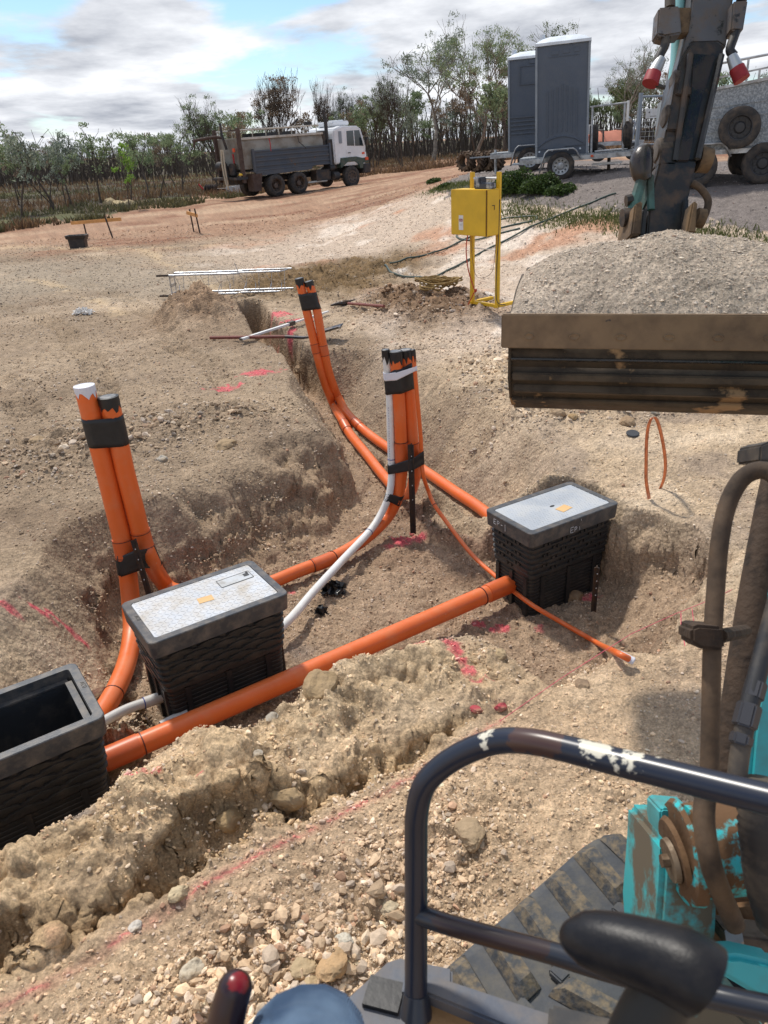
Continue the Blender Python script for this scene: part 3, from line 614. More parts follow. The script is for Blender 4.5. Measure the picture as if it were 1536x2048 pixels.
# open pit at the left edge
Ao=Zv(150,1322,ZT); Bo=Zv(212,1432,ZT); wv=(Ao-Bo); angO=math.atan2(wv.y,wv.x)-PI/2; lx=.80; ly=wv.length+.0
ctr=(Ao+Bo)/2+Vector((-math.cos(angO),-math.sin(angO),0))*lx/2
pitC=make_pit(ctr,angO,lx,ly,'open black cable pit without a lid at the left edge of the photo',lens=True,lid=False)
b=MB(); 
for s in (-1,1):
    b.box((0,s*(ly/2-.055),-.055),(lx-.12,.03,.008))
b.box((lx/2-.062,0,-.05),(.03,ly-.16,.014)); b.box((lx/2-.062,0,-.062),(.018,ly-.26,.03)); b.build('lid_ledge',M_rim,pitC)
strokes('writing',pitC,Matrix.Translation((lx/2-.028,.03,.0008))@Matrix.Rotation(-PI/2,4,'Z')@Matrix.Rotation(-PI/2,4,'X'),glyph('A',-.03,.02)+glyph('C',-.012,.02)+glyph('O',.006,.02),.0009,M_black)
strokes('writing',pitA,Matrix.Translation((-cA[2]/2+.024,.03,.0008))@Matrix.Rotation(-PI/2,4,'Z')@Matrix.Rotation(-PI/2,4,'X'),glyph('A',-.03,.02)+glyph('C',-.012,.02)+glyph('O',.006,.02),.0009,M_black)

# ------------------------------------------------------------------ conduits
def conduit(label,pts,r,material,name='conduit',cat='conduit pipe',group=None,n=20,sm=8,couplings=(),rings=(),caps=None,rr_=None):
    base=Vector(min(pts,key=lambda p:p[2])); t=thing(name,base,label,cat,group)
    P=smooth_path(pts,sm); L_=[0]
    for a,b_ in zip(P[:-1],P[1:]): L_.append(L_[-1]+(b_-a).length)
    if rr_ is not None: rad=[rr_[0]+(rr_[1]-rr_[0])*sst(rr_[2],rr_[3],np.float64(l/L_[-1])) for l in L_]
    else: rad=r
    MB().tube(P,rad,n).build('pipe',material,t,world=True,autos=60)
    def at(s):
        for i in range(len(P)-1):
            if L_[i+1]>=s: k=(s-L_[i])/max(1e-9,L_[i+1]-L_[i]); return P[i].lerp(P[i+1],k),(P[i+1]-P[i]).normalized()
        return P[-1],(P[-1]-P[-2]).normalized()
    def s_of(p):
        p=Vector(p); return min(((P[i]-p).length,L_[i]) for i in range(len(P)))[1]
    for (p,ln) in couplings:
        s=s_of(p); q=[at(max(0,s-ln/2+ln*k/6))[0] for k in range(7)]
        rb=(r if rr_ is None else rad[min(len(rad)-1,max(0,int(np.searchsorted(L_,s))))])+.0045
        MB().tube(q,rb,n).build('coupling',M_orange2 if material in (M_orange,) else material,t,world=True)
        for kk in (0,6): rings=tuple(rings)+((q[kk],rb-.001),)
    for rg in rings:
        p,rb=(rg if isinstance(rg,tuple) and len(rg)==2 and not isinstance(rg[0],float) else (rg,r+.001)); s=s_of(p); a,d=at(s)
        MB().tube([a-d*.0025,a+d*.0025],rb+.0016,n).build('joint_ring',M_bluei if material in(M_white,M_greyp) else M_glue,t,world=True)
    return t,P,at
def end_cap(t,P0,dirn,r,white=False,h=.055):
    """tape cap with a ragged lower edge round the top end of a riser"""
    u=dirn.normalized(); a=u.orthogonal().normalized(); b_=u.cross(a); n=24; mb=MB(); v=[];f=[]
    for k in range(n):
        w_=2*PI*k/n; d=a*math.cos(w_)+b_*math.sin(w_); lo=h*(.45+.75*random.random()**1.5)
        for (rr0,hh) in ((r+.0015,-lo),(r+.003,-lo*.4),(r+.0025,.003),(r*.8,.006)): v.append(P0+d*rr0+u*hh)
    for k in range(n):
        k2=(k+1)%n
        for q in range(3): f.append((k*4+q,k2*4+q,k2*4+q+1,k*4+q+1))
    mb.add(v,f); o=mb.build('end_tape',M_wtape if white else M_tape,t,world=True)
    MB().tube([P0,P0+u*.005],r*.82,24).build('end_plug',M_wtape if white else M_capgrey,t,world=True)
M_capgrey=mat('cap_grey',(.11,.115,.12),.4,dirt=S(180,176,170),dscale=20,damt=.5)
FLZ=-.525
# front straight conduit
p0=Vector((-1.44,2.885,-.45)); p1=Vector((.83,4.345,-.45))
def lerp(a,b_,k): return a+(b_-a)*k
c1,P,at=conduit('thick straight orange conduit from the open pit to the EP-1 pit',[p0,lerp(p0,p1,.3),lerp(p0,p1,.6),p1],.057,M_orange,couplings=((lerp(p0,p1,.945),.19),(lerp(p0,p1,.045),.17)),group=None)
# left pair
YL=4.28
aL=[Yp(168,772,YL),Yp(190,860,YL),Yp(211,942,YL),Yp(230,1020,YL),Yp(246,1088,YL-.02),Yp(256,1150,YL-.04),Zv(262,1212,-.38),Zv(264,1262,-.49),Zv(256,1315,FLZ),Zv(238,1366,FLZ),Zv(208,1420,FLZ),Zv(185,1450,FLZ)]
conL,PL,atL=conduit('white-taped orange riser, left of the left pair, curving down into the open pit',aL,.057,M_orange,couplings=((Yp(246,1090,YL),.13),),rings=(Zv(228,1385,FLZ),),group=None)
end_cap(conL,PL[0],PL[0]-PL[1],.057,True,.06)
aR=[Yp(216,794,YL+.02),Yp(232,860,YL+.02),Yp(250,942,YL+.02),Yp(270,1020,YL+.02),Yp(286,1085,YL+.02),Yp(300,1120,YL+.03),Zv(322,1158,-.42),Zv(350,1182,FLZ),Zv(430,1185,FLZ),Zv(520,1172,FLZ),Zv(600,1141,FLZ),Zv(660,1118,FLZ),Zv(712,1090,FLZ),Zv(748,1062,-.49),Yp(775,1034,5.42),Yp(793,1000,5.43),Yp(801,960,5.45),Yp(803,924,5.45),Yp(800,840,5.45),Yp(797,789,5.45),Yp(791,703,5.45)]
conR,PR,atR=conduit('orange conduit from the right riser of the left pair into the middle bundle',aR,.057,M_orange,couplings=((Yp(286,1075,YL+.02),.13),(Zv(648,1123,FLZ),.16),(Yp(802,905,5.45),.16)),rr_=(.057,.047,.3,.45),group=None)
end_cap(conR,PR[0],PR[0]-PR[1],.057,False,.09); end_cap(conR,PR[-1],PR[-1]-PR[-2],.047,False,.09)
# middle to far
YF=8.55
aM=[Yp(811,700,5.5),Yp(818,789,5.5),Yp(825,885,5.5),Yp(829,924,5.5),Yp(829,955,5.53),Zv(820,985,-.42),Zv(800,985,-.5),Zv(770,955,FLZ),Zv(730,905,FLZ),Zv(700,868,FLZ),Zv(683,838,-.46),Yp(668,812,YF),Yp(659,790,YF),Yp(650,767,YF),Yp(639,728,YF),Yp(623,662,YF),Yp(609,604,YF),Yp(598,557,YF)]
conM,PM,atM=conduit('orange conduit linking the middle bundle to the left riser of the far pair',aM,.047,M_orange,couplings=((Yp(827,905,5.5),.16),(Zv(690,854,-.5),.14),(Yp(632,697,YF),.12)),group=None)
end_cap(conM,PM[0],PM[0]-PM[1],.047,False,.09); end_cap(conM,PM[-1],PM[-1]-PM[-2],.047,False,.09)
aF=[Yp(617,563,YF),Yp(632,612,YF),Yp(641,662,YF),Yp(648,700,YF),Yp(657,741,YF),Yp(668,774,YF),Yp(679,800,YF),Zv(697,830,-.45),Zv(735,866,FLZ),Zv(790,905,FLZ),Zv(850,942,FLZ+.02),Zv(910,983,FLZ+.05),Zv(975,1028,FLZ+.08),Vector((1.0,4.62,-.42))]
conF,PF,atF=conduit('orange conduit from the far pair along the trench behind the EP-1 pit',aF,.047,M_orange,couplings=((Yp(648,702,YF),.12),(Zv(716,850,-.5),.14)),group=None)
end_cap(conF,PF[0],PF[0]-PF[1],.047,False,.09)
# white conduit
YW=5.46
aW=[Yp(771,700,YW),Yp(779,789,YW),Yp(781,860,YW),Yp(783,924,YW),Yp(783,955,YW-.02),Yp(778,990,YW-.07),Zv(762,1028,-.38),Zv(738,1064,-.46),Zv(690,1115,-.48),Zv(630,1180,-.48),Zv(580,1238,-.48),Zv(520,1290,-.48)]
conW,PW,atW=conduit('white conduit on the left of the middle bundle sweeping down to the chequer-lid pit',aW,.028,M_white,rings=(Yp(782,918,YW),Zv(737,1066,-.46)),group=None)
end_cap(conW,PW[0],PW[0]-PW[1],.028,False,.09)
# printed line along the riser
b=MB()
for k in range(34):
    a_,d_=atW(.42+.02*k); 
    b.tube([a_+Vector((-.012,-.0255,0)),a_+Vector((-.012,-.0255,-.009-.006*random.random()))],.0012,4)
b.build('printed_line',M_bluei,conW,world=True)
# thin orange
gT=G([(1120,1243),(1160,1266),(1200,1289),(1232,1305),(1264,1321)],.040)
aT=[Yp(826,700,5.4),Yp(834,789,5.4),Yp(841.5,875,5.4),Yp(843.5,924,5.4),Yp(847,953,5.38),Zv(857,983,-.25),Zv(869,1010,-.32),Zv(896,1048,-.42),Zv(945,1110,-.5),Zv(1000,1160,-.5),Zv(1060,1207,-.48),*gT]
conT,PT,atT=conduit('thin orange conduit from the middle bundle ending in a white cap',aT,.0155,M_orange,rings=(Zv(869,1010,-.32),),n=14,group=None)
e=PT[-1]; d=(PT[-1]-PT[-2]).normalized(); MB().tube([e-d*.06,e+d*.008,e+d*.012],[.018,.018,.010],14).build('end_cap',M_wtape,conT,world=True)
end_cap(conT,PT[0],PT[0]-PT[1],.0155,False,.08)
# grey stubs left of the closed pit
conG,_,_=conduit('grey conduit between the open pit and the chequer-lid pit',[Zv(190,1452,-.45),Zv(250,1420,-.46),Zv(300,1402,-.47),Zv(345,1386,-.48),Zv(390,1372,-.48)],.027,M_greyp,couplings=((Zv(318,1396,-.48),.16),),group=None)
conS,_,_=conduit('short grey pipe stub poking out below the chequer-lid pit',[Zv(322,1452,-.5),Zv(345,1440,-.5),Zv(375,1427,-.5)],.026,M_greyp,group=None)

# tape bands round the bundles
def band(label,tracks,radii,group='black tape bands round the conduits',material=None,th=.0028,name='tape_band',wr=.0012):
    """tracks: for each pipe, (lower centre, upper centre)"""
    n=72; rows=7; mb=MB(); Pg=[]
    for j in range(rows+1):
        k=j/rows; C_=[a.lerp(b_,k) for a,b_ in tracks]; row=[]
        for i in range(n):
            w_=2*PI*i/n; nx,ny=math.cos(w_),math.sin(w_)
            q=max(range(len(C_)),key=lambda m_:C_[m_].x*nx+C_[m_].y*ny+radii[m_]); c=C_[q]
            nz=random.uniform(-1,1)*wr
            row.append(Vector((c.x+nx*(radii[q]+th+nz*.5),c.y+ny*(radii[q]+th+nz*.5),c.z+(nz*1.5 if j in(0,rows) else 0))))
        row.append(row[0]); Pg.append(row)
    base=sum((a for a,_ in tracks),Vector())/len(tracks); t=thing(name,base,label,'tape',group)
    mb.grid(Pg); o=mb.build('tape',material or M_tape,t,world=True,autos=70); md=o.modifiers.new('thick','SOLIDIFY'); md.thickness=.002; return t
def trk(Pts,y0,y1,Y=None):
    return tuple(cen(Pts,y) for y in (y0,y1))
def proj(p):
    v=np.array(p)-_C; w_=v@_f; return 768+F*(v@_r)/w_,1024-F*(v@_u)/w_
def cen(Pts,y,nmax=None):
    best=None
    Q=Pts[:nmax] if nmax else Pts
    for a,b_ in zip(Q[:-1],Q[1:]):
        ya,yb=proj(a)[1],proj(b_)[1]
        if min(ya,yb)<=y<=max(ya,yb): return a.lerp(b_,(y-ya)/(yb-ya) if yb!=ya else 0)
    return min(Q,key=lambda p:abs(proj(p)[1]-y))
PRm=PR[::-1]; PMf=PM[::-1]
U=lambda P_,y0,y1:(cen(P_,y0),cen(P_,y1))
band('wide black tape round the upper part of the left pair of risers',[U(PL[:40],890,834),U(PR[:40],888,831)],[.057,.057])
band('wrinkled black tape tying the left pair of risers to a steel picket',[U(PL[:48],1144,1104),U(PR[:48],1130,1092),(Yp(278,1138,YL-.08),Yp(272,1098,YL-.08))],[.057,.057,.014],wr=.005)
band('black tape round the upper part of the middle bundle',[U(PW,788,747),U(PRm,784,736),U(PM,776,724)],[.028,.047,.047])
band('white tape wound over the black tape on the middle bundle',[U(PW,760,744),U(PRm,757,741),U(PM,750,737),U(PT,741,732)],[.031,.050,.050,.0155],material=M_wtape,group='white tape',wr=.002)
band('black tape round the foot of the middle bundle and its steel picket',[U(PW,946,928),U(PRm,945,920),U(PM,940,912),U(PT,928,902),(Yp(824,940,5.36),Yp(824,915,5.36))],[.028,.048,.048,.0155,.014],wr=.003)
band('slanting black tape joining the white conduit to the orange bend below the middle bundle',[U(PW,1000,986),U(PRm,1008,990)],[.028,.047],wr=.003)
band('black tape round the far pair of risers',[U(PMf[:60],620,587),U(PF[:60],617,584)],[.047,.047])
# steel pickets (Y section)
def picket(label,a,b_,r=.018):
    t=thing('steel_picket',a,label,'steel picket','steel pickets in the excavation'); u=(b_-a).normalized(); mb=MB()
    x=u.orthogonal().normalized(); y=u.cross(x)
    for k in range(3):
        w_=2*PI*k/3+.5; d=x*math.cos(w_)+y*math.sin(w_); e=x*-math.sin(w_)+y*math.cos(w_)
        v=[a+e*.002,a-e*.002,a+d*r-e*.002,a+d*r+e*.002]; v+=[q+(b_-a) for q in v]; mb.add(v,[(0,1,2,3),(4,5,6,7),(0,1,5,4),(1,2,6,5),(2,3,7,6),(3,0,4,7)])
    mb.tube([a,b_],.006,6); mb.build('post',M_steel,t,world=True,smooth=False); h=MB()
    for k in range(4): c=b_.lerp(a,.12+.16*k); h.box(c+Vector((0,-r*.9,0)),(.006,.003,.006))
    h.build('bolt_hole',M_chalk,t,world=True); return t
picket('dark steel picket taped between the left pair of orange risers',Yp(304,1205,YL-.10),Yp(268,1080,YL-.10),.022)
picket('tall dark steel picket standing in front of the middle bundle',Zv(827,1066,-.57),Yp(822,888,5.36),.026)
picket('short black picket standing beside the right end of the EP-1 pit',Zv(1187,1222,-.50),Yp(1194,1134,3.98),.018)
# ------------------------------------------------------------------ things lying and standing on the ground
M_yellow=mat('yellow_paint',S(214,172,34),.45,dirt=S(170,132,40),dscale=5,damt=.35,dlo=.5,dhi=.8,chip=S(90,70,30),chs=18,chlo=.72,chhi=.75)
M_timber=mat('pale_timber',S(206,150,88),.7,var=.2,dscale=12)
M_ropem=mat('rope',S(138,112,66),.85,var=.25,dscale=30)
M_hose=mat('green_hose',S(44,66,60),.45,dirt=S(120,118,100),damt=.35)
M_redh=mat('red_brown_handle',S(112,52,44),.6,dirt=S(150,110,90),damt=.3)
M_blade=mat('blue_black_blade',S(40,44,58),.4,.4,dirt=S(140,122,98),damt=.4)
M_alu=mat('aluminium',(.55,.57,.60),.35,.75,dirt=S(150,140,124),damt=.35,dscale=10)
M_rag=mat('white_cloth',S(220,216,210),.8)
M_bin=mat('plastic_sheet_black',(.012,.012,.013),.28,bump=.004,bscale=40)
M_redcab=mat('red_cable',S(176,52,30),.5); M_blk=mat('black_rubber',(.016,.016,.018),.55,dirt=S(150,132,108),damt=.25)
M_labelred=mat('label_red',S(150,30,36),.5)
# yellow power board
gp=G([(969,611)]); a=b_=gp[0]; sp=.44; rz=R(-52)
SB=thing('power_board_stand',(a+b_)/2,'yellow site power board on a tall two-legged steel stand','power board',rz=rz)
k=Yp(986,343,(a.y+b_.y)/2).z-a.z; k=max(1.4,min(2.0,k)); print('stand',a,b_,k,sp)
for s in (-1,1):
    MB().box((s*sp/2,0,k/2),(.055,.04,k)).build('post',M_yellow,SB,bevel=.004)
    MB().box((s*sp/2,.17,.018),(.055,.42,.036)).build('foot',M_yellow,SB,bevel=.004)
MB().box((0,0,.02),(sp,.04,.036)).build('base_bar',M_yellow,SB)
MB().cyl((-sp/2,0,k-.07),(sp/2,0,k-.07),.014).build('handle_bar',M_white,SB); MB().cyl((-sp/2,0,k*.44),(sp/2,0,k*.44),.006).build('tie_bar',M_white,SB)
pxm=k/272.; W_=.60; Hh=90*pxm; z1=k-(374-343)*pxm; z0=z1-Hh; x1=sp/2+.03
MB().box((x1-W_/2,-.13,(z0+z1)/2),(W_,.22,Hh)).build('cabinet',M_yellow,SB,bevel=.006)
MB().box((x1-W_/2,-.2435,(z0+z1)/2),(W_-.012,.006,Hh-.01)).build('door',M_yellow,SB,bevel=.002)
MB().box((x1+.003,-.13,(z0+z1)/2),(.006,.20,Hh-.02)).build('side_panel',M_yellow,SB,bevel=.002)
MB().box((x1+.001,-.2405,(z0+z1)/2),(.009,.009,Hh-.01)).build('door_gap',mat('gap_brown',S(96,66,10),.7),SB)
strokes('lock_mark',SB,Matrix.Translation((x1+.008,-.13,z0+Hh*.56))@Matrix.Rotation(PI/2,4,'Z'),[[(-.02,.05),(.02,.05),(.015,.0)]],.004,M_blk)
lb=MB().box((x1-W_*.70,-.2475,z0+Hh*.28),(.075,.002,.17)).build('warning_label',M_white,SB)
MB().box((x1-W_*.70,-.2492,z0+Hh*.335),(.058,.0016,.030)).build('danger_panel',M_labelred,lb)
strokes('danger_word',lb,Matrix.Translation((x1-W_*.70-.024,-.2505,z0+Hh*.327)),[s_ for i,ch in enumerate('DANGER') for s_ in glyph(ch,i*.0082,.010)],.0011,M_white)
MB().box((x1-W_*.70,-.2492,z0+Hh*.25),(.045,.0016,.004)).box((x1-W_*.70,-.2492,z0+Hh*.235),(.05,.0016,.004)).box((x1-W_*.70,-.2492,z0+Hh*.22),(.04,.0016,.004)).build('small_print',M_greyp,lb)
pg=MB(); pg.box((x1-.24,-.10,z1+.065),(.11,.12,.13)); pg.box((x1-.12,-.10,z1+.035),(.17,.12,.07)); pg.build('socket_outlet',mat('socket_dark',S(52,58,70),.4,dirt=S(200,204,210),damt=.6,dlo=.5,dhi=.6,dscale=7),SB,bevel=.012)
def cab(name,pts,r,m,par): return MB().tube(smooth_path(pts,8),r,8).build(name,m,par)
cab('red_cable',[(-sp/2-.03,-.05,z0),(-sp/2-.05,-.06,z0-.2),(-sp/2-.02,-.05,z0-.45),(-sp/2+.1,-.05,z0-.7),(-sp/2+.12,-.06,.2),(-sp/2+.02,-.1,.0)],.007,M_redcab,SB)
cab('brown_cable',[(-sp/2+.02,-.05,z0),(-sp/2+.05,-.05,z0-.3),(-sp/2+.14,-.05,z0-.52),(sp/2-.06,-.05,z0-.45),(sp/2,-.05,z0-.2),(sp/2+.02,-.04,z0)],.003,mat('brown_cable',S(96,66,50),.6),SB)
cab('black_cable',[(sp/2+.035,-.02,k-.3),(sp/2+.035,-.03,z0),(sp/2+.02,-.04,z0-.4),(sp/2+.03,-.04,.1),(sp/2+.05,.1,.02)],.005,M_blk,SB)
# long green hose
def ground_tube(name,label,cat,pxs,r,m,sm=6,n=8,lift=0.,dens=1):
    g=G(pxs,r+lift); P=smooth_path(g,sm); t=thing(name,g[0],label,cat); xs=np.array([p.x for p in P]); ys=np.array([p.y for p in P]); hz=fields(xs,ys)[0]
    P=[Vector((p.x,p.y,float(h)+r*.9+lift)) for p,h in zip(P,hz)]
    zz=[p.z for p in P]
    for _ in range(3): zz=[zz[0]]+[max(zz[i],(zz[i-1]+zz[i+1])/2) for i in range(1,len(zz)-1)]+[zz[-1]]
    for p,q in zip(P,zz): p.z=q
    MB().tube(P,r,n).build(name.split('_')[-1]+'_line',m,t,world=True); return t
ground_tube('garden_hose','dark green hose looping down the pale bank past the yellow power board','hose',[(1232,386),(1180,406),(1100,442),(1020,477),(960,506),(900,538),(862,554),(820,557),(785,548),(770,532),(800,522),(850,512),(900,493),(940,474),(1000,456),(1060,443),(1074,436),(1062,432),(1010,436),(950,448),(916,466),(918,477),(950,480),(1000,466),(1040,456)],.016,M_hose,dens=1)
# rope
rp=[]; c0=G([(878,584)])[0]; t=thing('rope_coil',c0,'loose coil of yellow-brown rope dropped behind the rubble heap','rope')
for i in range(170):
    a=i*.42; rr_=.22+.10*math.sin(i*.37)+.05*math.sin(i*1.3); rp.append((c0.x+math.cos(a)*rr_*.95,c0.y+math.sin(a)*rr_*.6,c0.z+.05+.10*abs(math.sin(i*.23))+.05*random.random()))
MB().tube(smooth_path(rp,2),.011,6).build('rope_strand',M_ropem,t,world=True)
# galvanised lattice frame
l0=Zv(345,598,.02); l1=Zv(566,592,.02); l0.z=H_at(l0.x,l0.y)+.04; l1.z=l0.z; dv=(l1-l0); dv.z=0; L_=dv.length; print('lattice',l0,l1,L_)
t=thing('lattice_frame',l0,'galvanised steel lattice frame lying on the bare ground','steel frame',rz=math.atan2(dv.y,dv.x)); hh=.345; ww=.26
for z_,y_,nm in ((.03,0,'rail'),(.03,ww,'rail'),(hh,0,'rail'),(hh,ww,'rail')):
    MB().cyl((0,y_,z_),(L_*.64,y_,z_),.017).cyl((L_*.62,y_,z_+.012),(L_+(.12 if y_ else 0),y_,z_+.014),.014).build(nm,M_alu,t)
for i in range(9):
    x=.1+i*(L_-.15)/8; j=(i%2)*.05-.02
    MB().cyl((x,0,hh),(x+.10,ww,hh),.010,8).build('rung',M_alu,t)
    MB().cyl((x,0,.03),(x+.05,ww,.03),.008,8).build('rung',M_alu,t)
    MB().tube([(x,0,hh),(x+.05+j,ww*.3,hh*.5),(x+.03,0,.03)],.0045,6).build('wire_stay',M_alu,t)
    MB().tube([(x+.05,ww,hh),(x+.02,ww,.03)],.0045,6).build('wire_stay',M_alu,t)
ep=MB(); n_=18
for (zc) in (hh*.32,hh*.72):
    ro=[Vector((0,ww/2+a_,zc+b2)) for a_,b2 in [( .1,-.07),(.1,.07),(-.1,.07),(-.1,-.07)]]
ep.box((-.005,.03,hh/2),(.006,.05,hh)).box((-.005,ww-.03,hh/2),(.006,.05,hh)).box((-.005,ww/2,hh-.03),(.006,ww,.06)).box((-.005,ww/2,.03),(.006,ww,.06)).box((-.005,ww/2,hh*.5),(.006,ww,.05)); ep.build('end_plate',M_alu,t)
MB().cyl((L_*.62,.05,hh),(L_*.60,.03,hh+.16),.007,8).build('hook_bar',M_alu,t)
MB().box((-.10,0,hh),(.22,.03,.03)).box((-.10,0,.02),(.22,.03,.03)).build('end_hook',M_steel,t)
# crumpled sheet helper
def crumple(name,label,cat,c,w_,h_,amp,m,seed=1,n=14,up=.5):
    t=thing(name,c,label,cat); rs=random.Random(seed); P=[]
    off=[[ (rs.uniform(-1,1),rs.uniform(-1,1),rs.uniform(0,1)) for _ in range(n)] for _ in range(n)]
    for i in range(n):
        row=[]
        for j in range(n):
            u=(i/(n-1)-.5)*w_;v=(j/(n-1)-.5)*h_; o=off[i][j]; s_=max(0,1-(abs(i/(n-1)-.5)+abs(j/(n-1)-.5)))
            row.append(Vector((u+o[0]*amp*.5,v+o[1]*amp*.5,o[2]*amp*(.4+s_*up*3))))
        P.append(row)
    MB().grid(P).build('sheet',m,t,smooth=False); return t
g=G([(167,629),(668,1186),(643,1228)])
crumple('cloth_rag','crumpled white rag lying alone on the left ground','rag',g[0]+Vector((0,0,.01)),.26,.2,.07,M_rag,3)
crumple('plastic_scrap','larger scrap of crumpled black plastic in the trench','plastic scrap',g[1]+Vector((0,0,.01)),.15,.11,.045,M_bin,5,14,.8)
crumple('plastic_scrap','smaller scrap of crumpled black plastic in the trench, nearer the camera','plastic scrap',g[2]+Vector((0,0,.01)),.08,.06,.03,M_bin,6,10,.7)
# shovel, staff and mattock
def lying(pa,pb,za,zb): 
    a=G([pa])[0]; b_=G([pb])[0]; a.z+=za; b_.z+=zb; return a,b_
a,b_=lying((421,680),(668,680),.03,.05); t=thing('shovel',a,'long shovel with red-brown handle and dark blade lying across the trench','shovel')
mid=a.lerp(b_,.62); 
MB().tube([a,a.lerp(b_,.3),mid],.021,10).build('handle',M_redh,t,world=True)
MB().tube([mid,a.lerp(b_,.76)-Vector((0,0,.015)),a.lerp(b_,.86)],[.022,.019,.016],10).build('socket',M_blade,t,world=True)
u=(b_-a).normalized(); s_=a.lerp(b_,.86); P=[]
for i in range(8):
    k=i/7; row=[]
    for j in range(7):
        q=(j/6-.5); row.append(s_+u*(k*.34)+Vector((0,0,.01+k*.085+abs(q)*.07))+Vector((-u.y,u.x,0))*q*.22*(1 if k<.8 else 1))
    P.append(row)
o=MB().grid(P).build('blade',M_blade,t,world=True); md=o.modifiers.new('t','SOLIDIFY'); md.thickness=.004
a,b_=lying((484,688),(657,630),.06,.05); t=thing('levelling_staff',a,'white square staff with a black joint crossing the shovel over the trench','staff')
def bar(a,b_,w_,h_,name,m,t):
    d=(b_-a); q=d.to_track_quat('X','Z').to_matrix(); return MB().box((a+b_)/2,(d.length,w_,h_),q).build(name,m,t,world=True)
bar(a,a.lerp(b_,.55),.042,.026,'tube',M_white,t); bar(a.lerp(b_,.55),b_,.032,.020,'tube',M_white,t); bar(a.lerp(b_,.52),a.lerp(b_,.58),.060,.050,'joint',M_blk,t); bar(a-(b_-a)*.01,a,.046,.03,'end_cap',M_blk,t)
a,b_=lying((686,610),(768,617),.03,.03); t=thing('mattock',a,'mattock with dark head and red handle lying beside the rubble heap','mattock')
MB().tube([a.lerp(b_,.15),b_],.020,10).build('handle',M_redh,t,world=True); d=(b_-a).normalized(); pdir=Vector((-d.y,d.x,0))
MB().tube([a-pdir*.20+Vector((0,0,-.01)),a-pdir*.08,a+d*.05,a+pdir*.10,a+pdir*.24+Vector((0,0,.02))],[.012,.03,.045,.03,.008],8).build('head',M_steel,t,world=True)
# profile boards and small black pit
def boardstk(px1,px2,top1,top2,bL,bR,label):
    g=G([px1,px2]); t=thing('profile_board',g[0],label,'profile board','timber profile boards')
    tops=[Yp(*top1,g[0].y),Yp(*top2,g[1].y)]
    for i in (0,1): MB().tube([g[i]-Vector((0,0,.05)),tops[i]],.022,6).build('stake',M_steel,t,world=True)
    l=Yp(*bL,(g[0].y))-Vector((0,.04,0)); r_=Yp(*bR,g[1].y)-Vector((0,.04,0)); bar(l,r_,.03,.09,'board',M_timber,t)
boardstk((175,477),(226,476),(165,438),(209,431),(143,446),(243,438),'long timber profile board on two stakes beside the small black pit')
boardstk((388,464),(400,466),(379,418),(389,417),(374,425),(395,431),'short timber profile board on two close dark stakes, right of the longer one')
g=G([(140,496),(177,495)]); t=thing('small_pit',(g[0]+g[1])/2,'small black plastic pit half buried at the far left','cable pit'); w_=(g[1]-g[0]).length*.62
b=MB(); loft(b,[rrect(w_*.8,w_*.5,.03,0),rrect(w_*.84,w_*.55,.03,.22),rrect(w_,w_*.62,.03,.24),rrect(w_*1.05,w_*.66,.03,.32),rrect(w_*.9,w_*.5,.03,.32),rrect(w_*.8,w_*.4,.03,.1)],capa=True,capb=True); b.build('box',M_black,t)
# copper strap loop
YC=G([(1300,997)])[0].y
pc=[Yp(x,y,YC+dy) for x,y,dy in [(1322,965,.10),(1312,994,.03),(1298,998,-.02),(1296,986,0),(1292,960,0),(1292,920,0),(1293,880,0),(1297,850,.0),(1305,835,0),(1314,840,.02),(1323,870,.04),(1330,910,.06),(1331,940,.08),(1326,965,.1),(1316,985,.1),(1304,1000,.05)]]
pc=smooth_path(pc[2:],5); t=thing('copper_strap',pc[0],'thin copper strap bent into a tall upright loop','copper strap'); P=[]
for p in pc: P.append([p+Vector((-.012,-.006,0)),p+Vector((.012,.006,0))])
o=MB().grid(P).build('strip',M_copper,t,world=True); md=o.modifiers.new('t','SOLIDIFY'); md.thickness=.003
g=G([(1265,870),(215,1400)])
t=thing('plastic_disc',g[0],'flat dark grey plastic disc on the ground by the copper strap','disc'); MB().lathe([(0,.012),(.045,.012),(.05,.008),(.05,0)],Matrix.Rotation(R(12),4,'X')@Matrix.Translation((0,0,.01)),24).build('disc',mat('disc_dark',S(58,60,64),.8),t)
# pink string line with knots at the right
gs=[Zv(1262,1268,.03)+Vector((0,0,.0)),Zv(1350,1228,.03),Zv(1420,1200,.03),Zv(1484,1170,.03),Zv(1620,1105,.04)]; gs=[Zv(1000,1442,.012),Zv(1120,1358,.02)]+gs
M_pink=mat('pink_string',S(214,92,110),.7); t=thing('string_line',gs[0],'taut pink string line over the right edge of the excavation','string line')
MB().tube(gs,.0016,6).build('string',M_pink,t,world=True); 
MB().tube([Zv(1362,1226,.03),Zv(1362,1250,.0),Zv(1370,1292,-.03)],.0022,6).build('tail',M_pink,t,world=True); MB().tube([Zv(1384,1217,.03),Zv(1388,1248,-.02)],.002,6).build('tail',M_pink,t,world=True)
